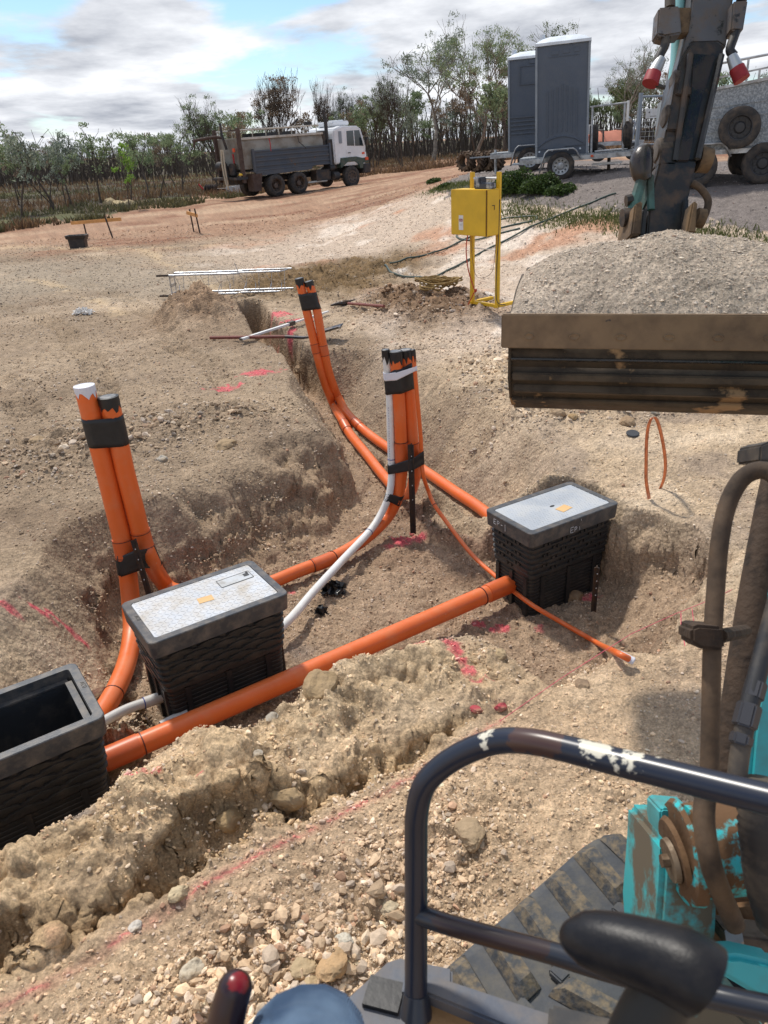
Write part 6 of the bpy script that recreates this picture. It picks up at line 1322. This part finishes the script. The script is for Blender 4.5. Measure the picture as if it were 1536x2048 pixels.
cr=N(nt,'ShaderNodeValToRGB'); cr.color_ramp.elements[0].position=.35; cr.color_ramp.elements[0].color=(*S(70,100,136),1); cr.color_ramp.elements[1].position=.7; cr.color_ramp.elements[1].color=(*S(122,150,180),1); L(nn.outputs[0],cr.inputs[0])
mm=N(nt,'ShaderNodeMix',data_type='RGBA',blend_type='MULTIPLY'); mm.inputs[0].default_value=.35; L(cr.outputs[0],mm.inputs[6]); L(wv1.outputs[0],mm.inputs[7]); L(mm.outputs[2],b.inputs['Base Color']); b.inputs['Roughness'].default_value=.9
bpn=N(nt,'ShaderNodeBump'); bpn.inputs['Distance'].default_value=.002; b7=N(nt,'ShaderNodeBump'); b7.inputs['Distance'].default_value=.03; n7=N(nt,'ShaderNodeTexNoise'); n7.inputs['Scale'].default_value=9; n7.inputs['Distortion'].default_value=1.2; L(geo.outputs['Position'],n7.inputs['Vector']); L(n7.outputs[0],b7.inputs['Height']); L(b7.outputs[0],bpn.inputs['Normal']); L(wv1.outputs[0],bpn.inputs['Height']); L(bpn.outputs[0],b.inputs['Normal']); M_denim=m
kn=Dv(608,2098,.80); PR_=thing('person',(0,0,0),'person in blue denim jeans, one bent knee at the bottom edge','person')
hip=Vector((.02,-.02,1.42)); foot=Vector((kn.x-.02,kn.y+.16,kn.z-.47))
chain=[hip,hip.lerp(kn,.35)+Vector((0,0,.02)),hip.lerp(kn,.7)+Vector((0,0,.015)),kn+Vector((0,-.03,.0)),kn+Vector((0,.035,-.035)),kn.lerp(foot,.35),kn.lerp(foot,.7),foot+Vector((0,0,.05))]
skin_chain(chain,[.10,.098,.09,.078,.072,.062,.055,.055],M_denim,'jeans_leg',PR_)
skin_chain([foot+Vector((0,0,.05)),foot+Vector((0,-.01,-.02)),foot+Vector((0,.09,-.045)),foot+Vector((0,.20,-.055))],[.045,.05,.045,.032],mat('boot_leather',S(92,68,46),.7,bump=.001),'boot',PR_)
# ------------------------------------------------------------------ trees and undergrowth
def leaf_mat(name,c1,c2,tr=.35):
    m,nt,b=newmat(name); L=nt.links.new; geo=N(nt,'ShaderNodeNewGeometry'); cr=N(nt,'ShaderNodeValToRGB'); cr.color_ramp.elements[0].color=(*c1,1); cr.color_ramp.elements[1].color=(*c2,1); L(geo.outputs['Random Per Island'],cr.inputs[0])
    L(cr.outputs[0],b.inputs['Base Color']); b.inputs['Roughness'].default_value=.6; b.inputs['Specular IOR Level'].default_value=.3
    t=N(nt,'ShaderNodeBsdfTranslucent'); L(cr.outputs[0],t.inputs[0]); mx=N(nt,'ShaderNodeMixShader'); mx.inputs[0].default_value=tr; L(b.outputs[0],mx.inputs[1]); L(t.outputs[0],mx.inputs[2]); L(mx.outputs[0],nt.nodes['Material Output'].inputs[0]); return m
L_green=leaf_mat('gum_leaves_green',S(96,116,84),S(160,172,130)); L_brown=leaf_mat('gum_leaves_scorched',S(112,96,82),S(156,138,116)); L_bright=leaf_mat('young_leaves_bright',S(96,136,50),S(150,180,84)); L_grey=leaf_mat('gum_leaves_grey',S(104,116,102),S(160,168,150)); L_dark=leaf_mat('leaves_dark',S(70,86,54),S(124,134,88))
B_dark=mat('bark_charred',S(80,70,62),.9,dirt=S(104,92,78),dscale=6,damt=.6,bump=.01,bscale=20); B_pale=mat('bark_pale_grey',S(140,130,118),.85,dirt=S(84,76,68),dscale=4,damt=.6,bump=.008,bscale=16)
def gen_tree(rs,h,trunk_r,first,nl,spread,up,levels,leafn,leafr,leafs,lean=.1,wob=.12,stems=1,shrink=.72,droop=0.):
    segs=[];tips=[]
    def grow(p,d,ln,r,lv):
        n=4; q=p; 
        for i in range(n):
            d=(d+Vector((rs.gauss(0,wob),rs.gauss(0,wob),rs.gauss(0,wob*.5)+up*.06))).normalized(); e=q+d*(ln/n); r2=r*(1-.38*(i+1)/n); r1=r*(1-.38*i/n); segs.append((q,e,r1,r2)); q=e
            if lv<levels and i>=n-2-(lv>0) and rs.random()<.75:
                a=rs.uniform(0,2*PI); sd=Vector((math.cos(a),math.sin(a),0)); dd=(d+sd*spread*rs.uniform(.6,1.2)+Vector((0,0,up*.3))).normalized(); grow(q,dd,ln*shrink*rs.uniform(.7,1.),r2*.62,lv+1)
            if lv>=levels-1: tips.append(q)
        if lv<levels:
            for k in range(nl if lv==0 else 2):
                a=rs.uniform(0,2*PI) if lv else 2*PI*(k+rs.random()*.5)/nl; sd=Vector((math.cos(a),math.sin(a),0)); dd=(d*.8+sd*spread*rs.uniform(.5,1.1)+Vector((0,0,up*.3-droop))).normalized(); grow(q,dd,ln*shrink*rs.uniform(.75,1.1),r*.60*(.75 if lv==0 else 1),lv+1)
    for s_ in range(stems):
        a=rs.uniform(0,2*PI); d=Vector((math.cos(a)*lean*(1+s_),math.sin(a)*lean*(1+s_),1)).normalized(); grow(Vector((math.cos(a)*.04*s_,math.sin(a)*.04*s_,-.1)),d,h*first,trunk_r*(1 if s_==0 else .75),0)
    zmax=max([t.z for t in tips]+[1]); k=h/zmax
    # trunk mesh
    V=[];Fc=[]
    for (a,b,r1,r2) in segs:
        a=a*k;b=b*k; t=(b-a).normalized(); x=t.orthogonal().normalized(); y=t.cross(x); n=6 if r1>.04 else (4 if r1>.012 else 3); o=len(V)
        for P_,r_ in ((a,r1),(b,r2)):
            for i in range(n): w_=2*PI*i/n; V.append(P_+(x*math.cos(w_)+y*math.sin(w_))*max(r_,.006))
        for i in range(n): Fc.append((o+i,o+(i+1)%n,o+n+(i+1)%n,o+n+i))
    me=bpy.data.meshes.new('trunk'); me.from_pydata(V,[],Fc); me.polygons.foreach_set('use_smooth',[True]*len(Fc))
    T_=np.array([t[:] for t in tips])*k; n=leafn; g=np.random.default_rng(rs.randint(0,99999))
    nc=max(5,n//38); cl=T_[g.integers(0,len(T_),nc)]+g.normal(size=(nc,3))*leafr*.45; c=cl[g.integers(0,len(cl),n)]+g.normal(size=(n,3))*np.array([leafr,leafr,leafr*.7])*.42
    a=g.normal(size=(n,3)); a[:,2]-=1.2; a/=np.linalg.norm(a,axis=1)[:,None]; bb=np.cross(a,g.normal(size=(n,3))); bb/=np.linalg.norm(bb,axis=1)[:,None]; s1=(leafs*(.6+.8*g.random(n)))[:,None]
    LV=np.stack([c-a*s1,c+bb*s1*.38,c+a*s1,c-bb*s1*.38],1).reshape(-1,3); return me,LV
def tree_proto(seed,barkm,leafm,**kw):
    rs=random.Random(seed); me,LV=gen_tree(rs,**kw); me.materials.append(barkm)
    n=len(LV)//4; o=bulk_mesh('crown',LV,np.arange(n*4).reshape(-1,4),None,False,[leafm]); lm=o.data; bpy.data.objects.remove(o); return me,lm
def plant(proto,loc,s,rz,label,group=None,name='gum_tree',cat='tree',sz=None):
    t=thing(name,loc,label,cat,group,rz=rz); t.scale=(s,s,sz or s)
    for nm,me in (('trunk',proto[0]),('crown',proto[1])):
        o=bpy.data.objects.new(nm,me); col.objects.link(o); o.parent=t
    return t
def hz(px): return 284-.0547*(px-768)
def at_dist(px,dist):
    d=ray(px,hz(px)); k=dist/math.hypot(d[0],d[1]); x,y=d[0]*k,d[1]*k; return Vector((x,y,H_at(x,y)))
slim=[tree_proto(100+i,B_dark,(L_green if i in(0,2,4,6) else L_grey if i in (1,5) else L_brown),h=4.,trunk_r=.055,first=.50,nl=3,spread=.45,up=.7,levels=2,leafn=950 if i not in(3,) else 400,leafr=.30,leafs=.075,lean=.12,wob=.13,stems=1+(i%3==0)) for i in range(8)]
dense=[tree_proto(140+i,B_dark,(L_dark,L_green,L_brown)[i%3],h=4.5,trunk_r=.07,first=.25,nl=4,spread=.6,up=.6,levels=3,leafn=1700,leafr=.34,leafs=.09,wob=.14) for i in range(4)]
vase=[tree_proto(170+i,B_dark,(L_brown,L_green,L_brown,L_grey)[i],h=6.5,trunk_r=.08,first=.20,nl=4,spread=.42,up=1.3,levels=4,leafn=(2800,3200,900,2000)[i],leafr=.28,leafs=.06,wob=.11,stems=2,shrink=.8) for i in range(4)]
gum=[tree_proto(190+i,B_pale,(L_grey,L_green,L_grey,L_dark)[i],h=9.,trunk_r=.15,first=.26,nl=3,spread=.75,up=.45,levels=4,leafn=(4500,6500,4000,5500)[i],leafr=.40,leafs=.075,wob=.17,shrink=.80) for i in range(4)]
# trees one can point at: (px of trunk, distance, px of the top, prototype, label)
def tall(px,dist,ytop,proto,h0,label,rz=0.,w_=1.,name='gum_tree'):
    p=at_dist(px,dist); zt_=Yp(px,ytop,p.y).z; s=(zt_-p.z)/h0; return plant(proto,p,s*w_,rz,label,'single trees of the bush',name,sz=s)
tall(865,58,28,gum[0],9.,'tallest pale gum with open spreading limbs, left of the portable toilets',2.0,1.15)
tall(950,54,45,gum[1],9.,'tall leafy gum just left of the portable toilets',.6,1.0)
tall(1076,62,34,gum[3],9.,'gum whose crown shows above the nearer portable toilet',1.9,.9)
tall(1235,52,80,gum[2],9.,'grey-leaved spreading gum between the toilets and the excavator stick',4.0,1.0)
tall(1540,50,62,gum[0],9.,'sparse gum at the right edge above the box trailer',.9,.8)
tall(548,52,138,vase[0],6.5,'tall vase-shaped tree with scorched brown leaves behind the tanker',1.0,1.25)
tall(432,47,186,vase[1],6.5,'bushy tree with green crown behind the tanker tail',2.2,1.15)
tall(640,56,150,vase[2],6.5,'thin nearly bare tree right of the scorched vase-shaped one',3.1,.8)
tall(690,58,175,vase[3],6.5,'slender grey-leaved tree above the truck cab',.3,.9)
tall(745,52,160,vase[1],6.5,'green tree just right of the truck cab',4.3,1.0)
tall(800,50,140,vase[3],6.5,'grey-green tree below the tallest gum, to its left',5.3,1.1)
tall(90,37,238,slim[0],4.,'green sapling with forked dark trunk, tallest at the left edge',.5,1.25)
tall(185,40,252,slim[2],4.,'green sapling above the three pale boulders, slightly left',1.5,1.2)
tall(285,42,250,slim[4],4.,'green sapling above the three pale boulders, slightly right',2.5,1.2)
tall(355,44,262,slim[6],4.,'green sapling left of the tanker tail',3.5,1.2)
tall(15,34,255,slim[1],4.,'grey-green sapling cut by the left edge of the photo',4.5,1.2)
p=at_dist(242,34); br=tree_proto(300,B_dark,L_bright,h=2.2,trunk_r=.03,first=.4,nl=3,spread=.35,up=.9,levels=2,leafn=420,leafr=.16,leafs=.06); plant(br,p,1.0,0,'small bright green sapling behind the pale boulders','single trees of the bush')
p=at_dist(985,47); plant(dense[1],p,.9,0,'rounded yellow-green tree at the left of the far toilet','single trees of the bush')
# the crowded woodland: counted trees, nearest the clearing first
rs=random.Random(5); cnt=0
kinds=[(slim,'slim dark-stemmed sapling in the crowded woodland left of the tanker','crowded saplings left of the tanker'),(slim,'slim dark-stemmed sapling in the woodland behind and right of the truck','crowded saplings right of the tanker')]
for i in range(100):
    px=rs.uniform(-260,1780); edge=np.interp(px,[-260,0,300,500,740,960,1780],[33,35,38,44,50,50,56]); dist=edge+rs.random()**1.5*34
    p=at_dist(px,float(dist)); left=px<470; den=(px>760 and rs.random()<.45)
    pr=dense[rs.randrange(4)] if den else slim[rs.randrange(8)]
    h=rs.uniform(.8,1.2)*(.70 if px<400 else .95)
    lab,grp=(('bushy dark tree in the undergrowth band right of the truck','bushy trees right of the tanker') if den else kinds[0 if left else 1][1:])
    plant(pr,p,h,rs.uniform(0,6.3),lab,grp,'bushy_tree' if den else 'gum_sapling')
# far wood: reads as one mass
g=np.random.default_rng(9); V=[];Fm=[]
n=4200; 
pxs=g.uniform(-400,1950,n); ds=70+g.random(n)**1.2*60; dirs=np.array([ray(a,hz(a)) for a in pxs]); kk=ds/np.hypot(dirs[:,0],dirs[:,1]); X=dirs[:,0]*kk; Y=dirs[:,1]*kk; Zg=fields(X,Y)[0]
hh=g.uniform(1.6,3.3,n)*np.interp(pxs,[-400,400,900,1950],[1,1,1.5,1.4]); lean=g.normal(size=(n,2))*.5; w_=.035+.04*g.random(n)
c0=np.stack([X,Y,Zg-.1],1); c1=c0+np.stack([lean[:,0],lean[:,1],hh],1); sd=np.stack([w_,w_*.3,w_*0],1); sd2=np.stack([-w_*.4,w_,w_*0],1)
V=np.stack([c0-sd,c0+sd,c0+sd2,c1-sd*.3,c1+sd*.3,c1+sd2*.3],1).reshape(-1,3); b0=np.arange(n)[:,None]*6
Fm=np.concatenate([b0+np.array([[0,1,4,3]]),b0+np.array([[1,2,5,4]]),b0+np.array([[2,0,3,5]])],0)
o=bulk_mesh('far_stems',V,Fm,None,True,[B_dark]); tag(o,'mass of thin dark stems deep in the bush','woodland',kind='stuff')
nl_=17000; q=g.integers(0,n,nl_); f_=.62+.42*g.random(nl_); c=c0[q]+(c1-c0)[q]*f_[:,None]+g.normal(size=(nl_,3))*np.array([.55,.55,.30]); a=g.normal(size=(nl_,3)); a/=np.linalg.norm(a,axis=1)[:,None]; bb=np.cross(a,g.normal(size=(nl_,3))); bb/=np.linalg.norm(bb,axis=1)[:,None]; s_=(.07+.10*g.random(nl_))[:,None]
LV=np.stack([c-a*s_,c+bb*s_*.5,c+a*s_,c-bb*s_*.5],1).reshape(-1,3); o=bulk_mesh('far_foliage',LV,np.arange(nl_*4).reshape(-1,4),None,False,[leaf_mat('far_leaves_mixed',S(92,84,70),S(122,126,96))]); tag(o,'hazy grey-green foliage of the far bush','woodland',kind='stuff')
# grass: dry tufts in the bush, weeds by the pad
def blades(name,label,XY,hmin,hmax,w0,c1,c2,cat='grass',spread=.35):
    n=len(XY); z=fields(XY[:,0],XY[:,1])[0]; h=hmin+(hmax-hmin)*g.random(n)**1.5; b0=np.stack([XY[:,0],XY[:,1],z-.01],1); l=g.normal(size=(n,2))*spread; tip=b0+np.stack([l[:,0]*h,l[:,1]*h,h],1)
    th=g.random(n)*PI; s_=np.stack([np.cos(th),np.sin(th),th*0],1)*w0*(.6+.8*g.random(n))[:,None]; mid_=b0*.45+tip*.55+np.stack([l[:,0]*h*-.12,l[:,1]*h*-.12,h*.08],1)
    V=np.stack([b0-s_,b0+s_,mid_+s_*.7,mid_-s_*.7,tip],1).reshape(-1,3); b_=np.arange(n)[:,None]*5
    F3=np.concatenate([b_+np.array([[0,1,2]]),b_+np.array([[0,2,3]]),b_+np.array([[3,2,4]])],0); o=bulk_mesh(name,V,F3,None,False,[leaf_mat(name+'_mat',c1,c2,.3)]); return tag(o,label,cat,kind='stuff')
n=60000; pxs=g.uniform(-300,1800,n); ed=np.interp(pxs,[-300,0,300,500,740,960,1780],[27,30,31.5,38,46,43,44]); ds=ed+(g.random(n)**1.8)*50; dirs=np.stack([ray(a,hz(a))[:2] for a in pxs]); kk=ds/np.hypot(dirs[:,0],dirs[:,1]); XY=dirs*kk[:,None]
keep=fbm(XY[:,0]*.35,XY[:,1]*.35,400,3)>-.22+.25*(pxs<700)*0; XY=XY[keep]
cut=g.random(len(XY)); kd=fbm(XY[:,0]*.12,XY[:,1]*.12,401,3)+.25*(XY[:,0]>-3)
blades('dry_grass','dry brown and rusty grass under the trees',XY[kd>-.05],.08,.42,.025,S(92,70,54),S(142,116,86))
blades('bush_grass','olive green grass under the trees',XY[kd<=-.05],.06,.30,.025,S(70,68,46),S(112,108,74))
def pxband(L_,n,jx,jy,z=1.18):
    out=[]
    P=[Z(a,b,z)[:2] for a,b in L_]; 
    for i in range(n):
        t=g.random()*(len(P)-1); k=int(t); q=P[k]+(P[k+1]-P[k])*(t-k); out.append((q[0]+g.normal()*jx,q[1]+g.normal()*jy))
    return np.array(out)
XYw=pxband([(870,368),(930,372),(1020,386),(1130,392),(1240,396),(1350,402),(1536,408),(1900,425)],11000,.22,.15)
blades('roadside_weeds','low green weeds and grass along the edge of the bitumen pad',XYw,.02,.11,.008,S(66,76,40),S(124,128,78))
def shrub(px,py,label,n=2200,r=(.5,.35,.22),lm=None):
    c=G([(px,py)])[0]; t=thing('shrub',c,label,'shrub','green shrubs at the pad edge'); n_=n; d=g.normal(size=(n_,3)); d/=np.linalg.norm(d,axis=1)[:,None]; rr_=g.random(n_)**.45; c_=d*rr_[:,None]*np.array(r); c_[:,2]=np.abs(c_[:,2])*1.6*(.6+.8*vnoise(c_[:,0]*5,c_[:,1]*5,9)+.3)
    a=g.normal(size=(n_,3)); a/=np.linalg.norm(a,axis=1)[:,None]; bb=np.cross(a,g.normal(size=(n_,3))); bb/=np.linalg.norm(bb,axis=1)[:,None]; s_=(.022+.02*g.random(n_))[:,None]
    LV=np.stack([c_-a*s_,c_+bb*s_*.6,c_+a*s_,c_-bb*s_*.6],1).reshape(-1,3); o=bulk_mesh('foliage',LV,np.arange(n_*4).reshape(-1,4),None,False,[lm or L_shr]); o.parent=t
    b=MB()
    for i in range(7): a_=i*.9; b.tube([(0,0,-.02),(math.cos(a_)*r[0]*.5,math.sin(a_)*r[1]*.5,r[2]*1.1)],.006,4)
    b.build('stems',B_dark,t)
L_shr=leaf_mat('shrub_leaves',S(40,58,26),S(86,106,52),.25)
shrub(1030,384,'dense dark green shrub directly right of the yellow power board',3200,(.5,.35,.30)); shrub(1082,385,'dark green shrub in front of the nearer trailer step',3000,(.45,.3,.24)); shrub(1122,388,'low dark green shrub under the nearer trailer wheel',1800,(.35,.25,.13)); shrub(868,366,'small green tuft at the left tip of the bitumen pad',700,(.25,.2,.10)); shrub(890,376,'second small green tuft at the left tip of the bitumen pad',600,(.2,.15,.08))
SKYS=.14; CLK=8.1; CLOFF=(1.7,4.2,0); SUNE=3.4; SUNANG=3.5; EXPO=.12
CLWIN=[(530,100,.20,-.20),(250,170,.40,.20),(40,10,.14,-.26),(680,150,.14,.14),(1000,60,.35,.08),(1150,90,.08,-.1)]
# ------------------------------------------------------------------ sky and sun
w=bpy.data.worlds.new('World'); scene.world=w; w.use_nodes=True; nt=w.node_tree; L=nt.links.new
for n in list(nt.nodes): nt.nodes.remove(n)
SUN_EL,SUN_AZ=R(58),R(-32)                # azimuth measured from the view (+Y) towards +X
sky=N(nt,'ShaderNodeTexSky',sky_type='NISHITA'); sky.sun_disc=False; sky.sun_elevation=SUN_EL; sky.sun_rotation=SUN_AZ; sky.dust_density=.4; sky.air_density=1.0
bg=N(nt,'ShaderNodeBackground'); bg.inputs['Strength'].default_value=SKYS
tc=N(nt,'ShaderNodeTexCoord'); sep=N(nt,'ShaderNodeSeparateXYZ'); L(tc.outputs['Generated'],sep.inputs[0])
# clouds on a flat layer: project the direction onto a plane overhead
dv=N(nt,'ShaderNodeMath',operation='MAXIMUM'); L(sep.outputs['Z'],dv.inputs[0]); dv.inputs[1].default_value=.0
ad=N(nt,'ShaderNodeMath',operation='ADD'); L(dv.outputs[0],ad.inputs[0]); ad.inputs[1].default_value=.10
def div(o):
    q=N(nt,'ShaderNodeMath',operation='DIVIDE'); L(o,q.inputs[0]); L(ad.outputs[0],q.inputs[1]); return q.outputs[0]
cb=N(nt,'ShaderNodeCombineXYZ'); L(div(sep.outputs['X']),cb.inputs[0]); L(div(sep.outputs['Y']),cb.inputs[1]); 
def noise(sc,det,rough,vec,off=(0,0,0),dist=0.):
    mp=N(nt,'ShaderNodeMapping'); mp.inputs['Location'].default_value=off; mp.inputs['Scale'].default_value=(sc,sc*.75,sc); L(vec,mp.inputs[0])
    n=N(nt,'ShaderNodeTexNoise'); n.inputs['Scale'].default_value=1; n.inputs['Detail'].default_value=det; n.inputs['Roughness'].default_value=rough; n.inputs['Distortion'].default_value=dist; L(mp.outputs[0],n.inputs['Vector']); return n.outputs[0]
n1=noise(.8,10,.56,cb.outputs[0],CLOFF,.2); n2=noise(1.1,9,.58,cb.outputs[0],(CLOFF[0]*2+3,1,0)); 
# gaps of blue at given bearings (x/y, z): a few soft windows in the cover
def window(dx,dy,dz,rad):
    d=Vector((dx,dy,dz)).normalized(); vm=N(nt,'ShaderNodeVectorMath',operation='DISTANCE'); L(tc.outputs['Generated'],vm.inputs[0]); vm.inputs[1].default_value=d
    r_=N(nt,'ShaderNodeMapRange'); r_.inputs['From Min'].default_value=0; r_.inputs['From Max'].default_value=rad; r_.inputs['To Min'].default_value=1; r_.inputs['To Max'].default_value=0; r_.interpolation_type='SMOOTHSTEP'; L(vm.outputs['Value'],r_.inputs[0]); return r_.outputs[0]
cov=n1
for (px,py,rad,amt) in CLWIN:
    dr=ray(px,py); k=N(nt,'ShaderNodeMath',operation='MULTIPLY_ADD'); L(window(dr[0],dr[1],dr[2],rad),k.inputs[0]); k.inputs[1].default_value=amt; L(cov,k.inputs[2]); cov=k.outputs[0]
mr=N(nt,'ShaderNodeMapRange'); mr.inputs['From Min'].default_value=.42; mr.inputs['From Max'].default_value=.54; mr.interpolation_type='SMOOTHSTEP'; L(cov,mr.inputs[0])
sh=N(nt,'ShaderNodeMapRange'); sh.inputs['From Min'].default_value=.32; sh.inputs['From Max'].default_value=.66; L(n2,sh.inputs[0])
cr=N(nt,'ShaderNodeValToRGB'); cr.color_ramp.elements[0].color=(*[c*CLK for c in S(158,163,174)],1); cr.color_ramp.elements[1].color=(*[c*CLK for c in S(246,248,252)],1); L(sh.outputs[0],cr.inputs[0])
mx=N(nt,'ShaderNodeMix',data_type='RGBA'); L(mr.outputs[0],mx.inputs[0]); tn=N(nt,'ShaderNodeMix',data_type='RGBA',blend_type='MULTIPLY'); tn.inputs[0].default_value=1; tn.inputs[7].default_value=(.74,.87,1.03,1); L(sky.outputs[0],tn.inputs[6]); L(tn.outputs[2],mx.inputs[6]); L(cr.outputs[0],mx.inputs[7]); L(mx.outputs[2],bg.inputs[0])
ou=N(nt,'ShaderNodeOutputWorld'); L(bg.outputs[0],ou.inputs[0])
sl=bpy.data.lights.new('sun','SUN'); sl.energy=SUNE; sl.angle=R(SUNANG); sl.color=(1,.945,.86); so=bpy.data.objects.new('sun',sl); col.objects.link(so)
sd=Vector((math.sin(SUN_AZ)*math.cos(SUN_EL),math.cos(SUN_AZ)*math.cos(SUN_EL),math.sin(SUN_EL))); so.rotation_euler=sd.to_track_quat('Z','Y').to_euler(); so.location=(0,0,30)
vs=scene.view_settings; vs.view_transform='Standard'; vs.look='None'; vs.gamma=1; vs.exposure=EXPO
scene.cycles.max_bounces=6; scene.cycles.diffuse_bounces=3; scene.cycles.glossy_bounces=3; scene.cycles.transparent_max_bounces=6
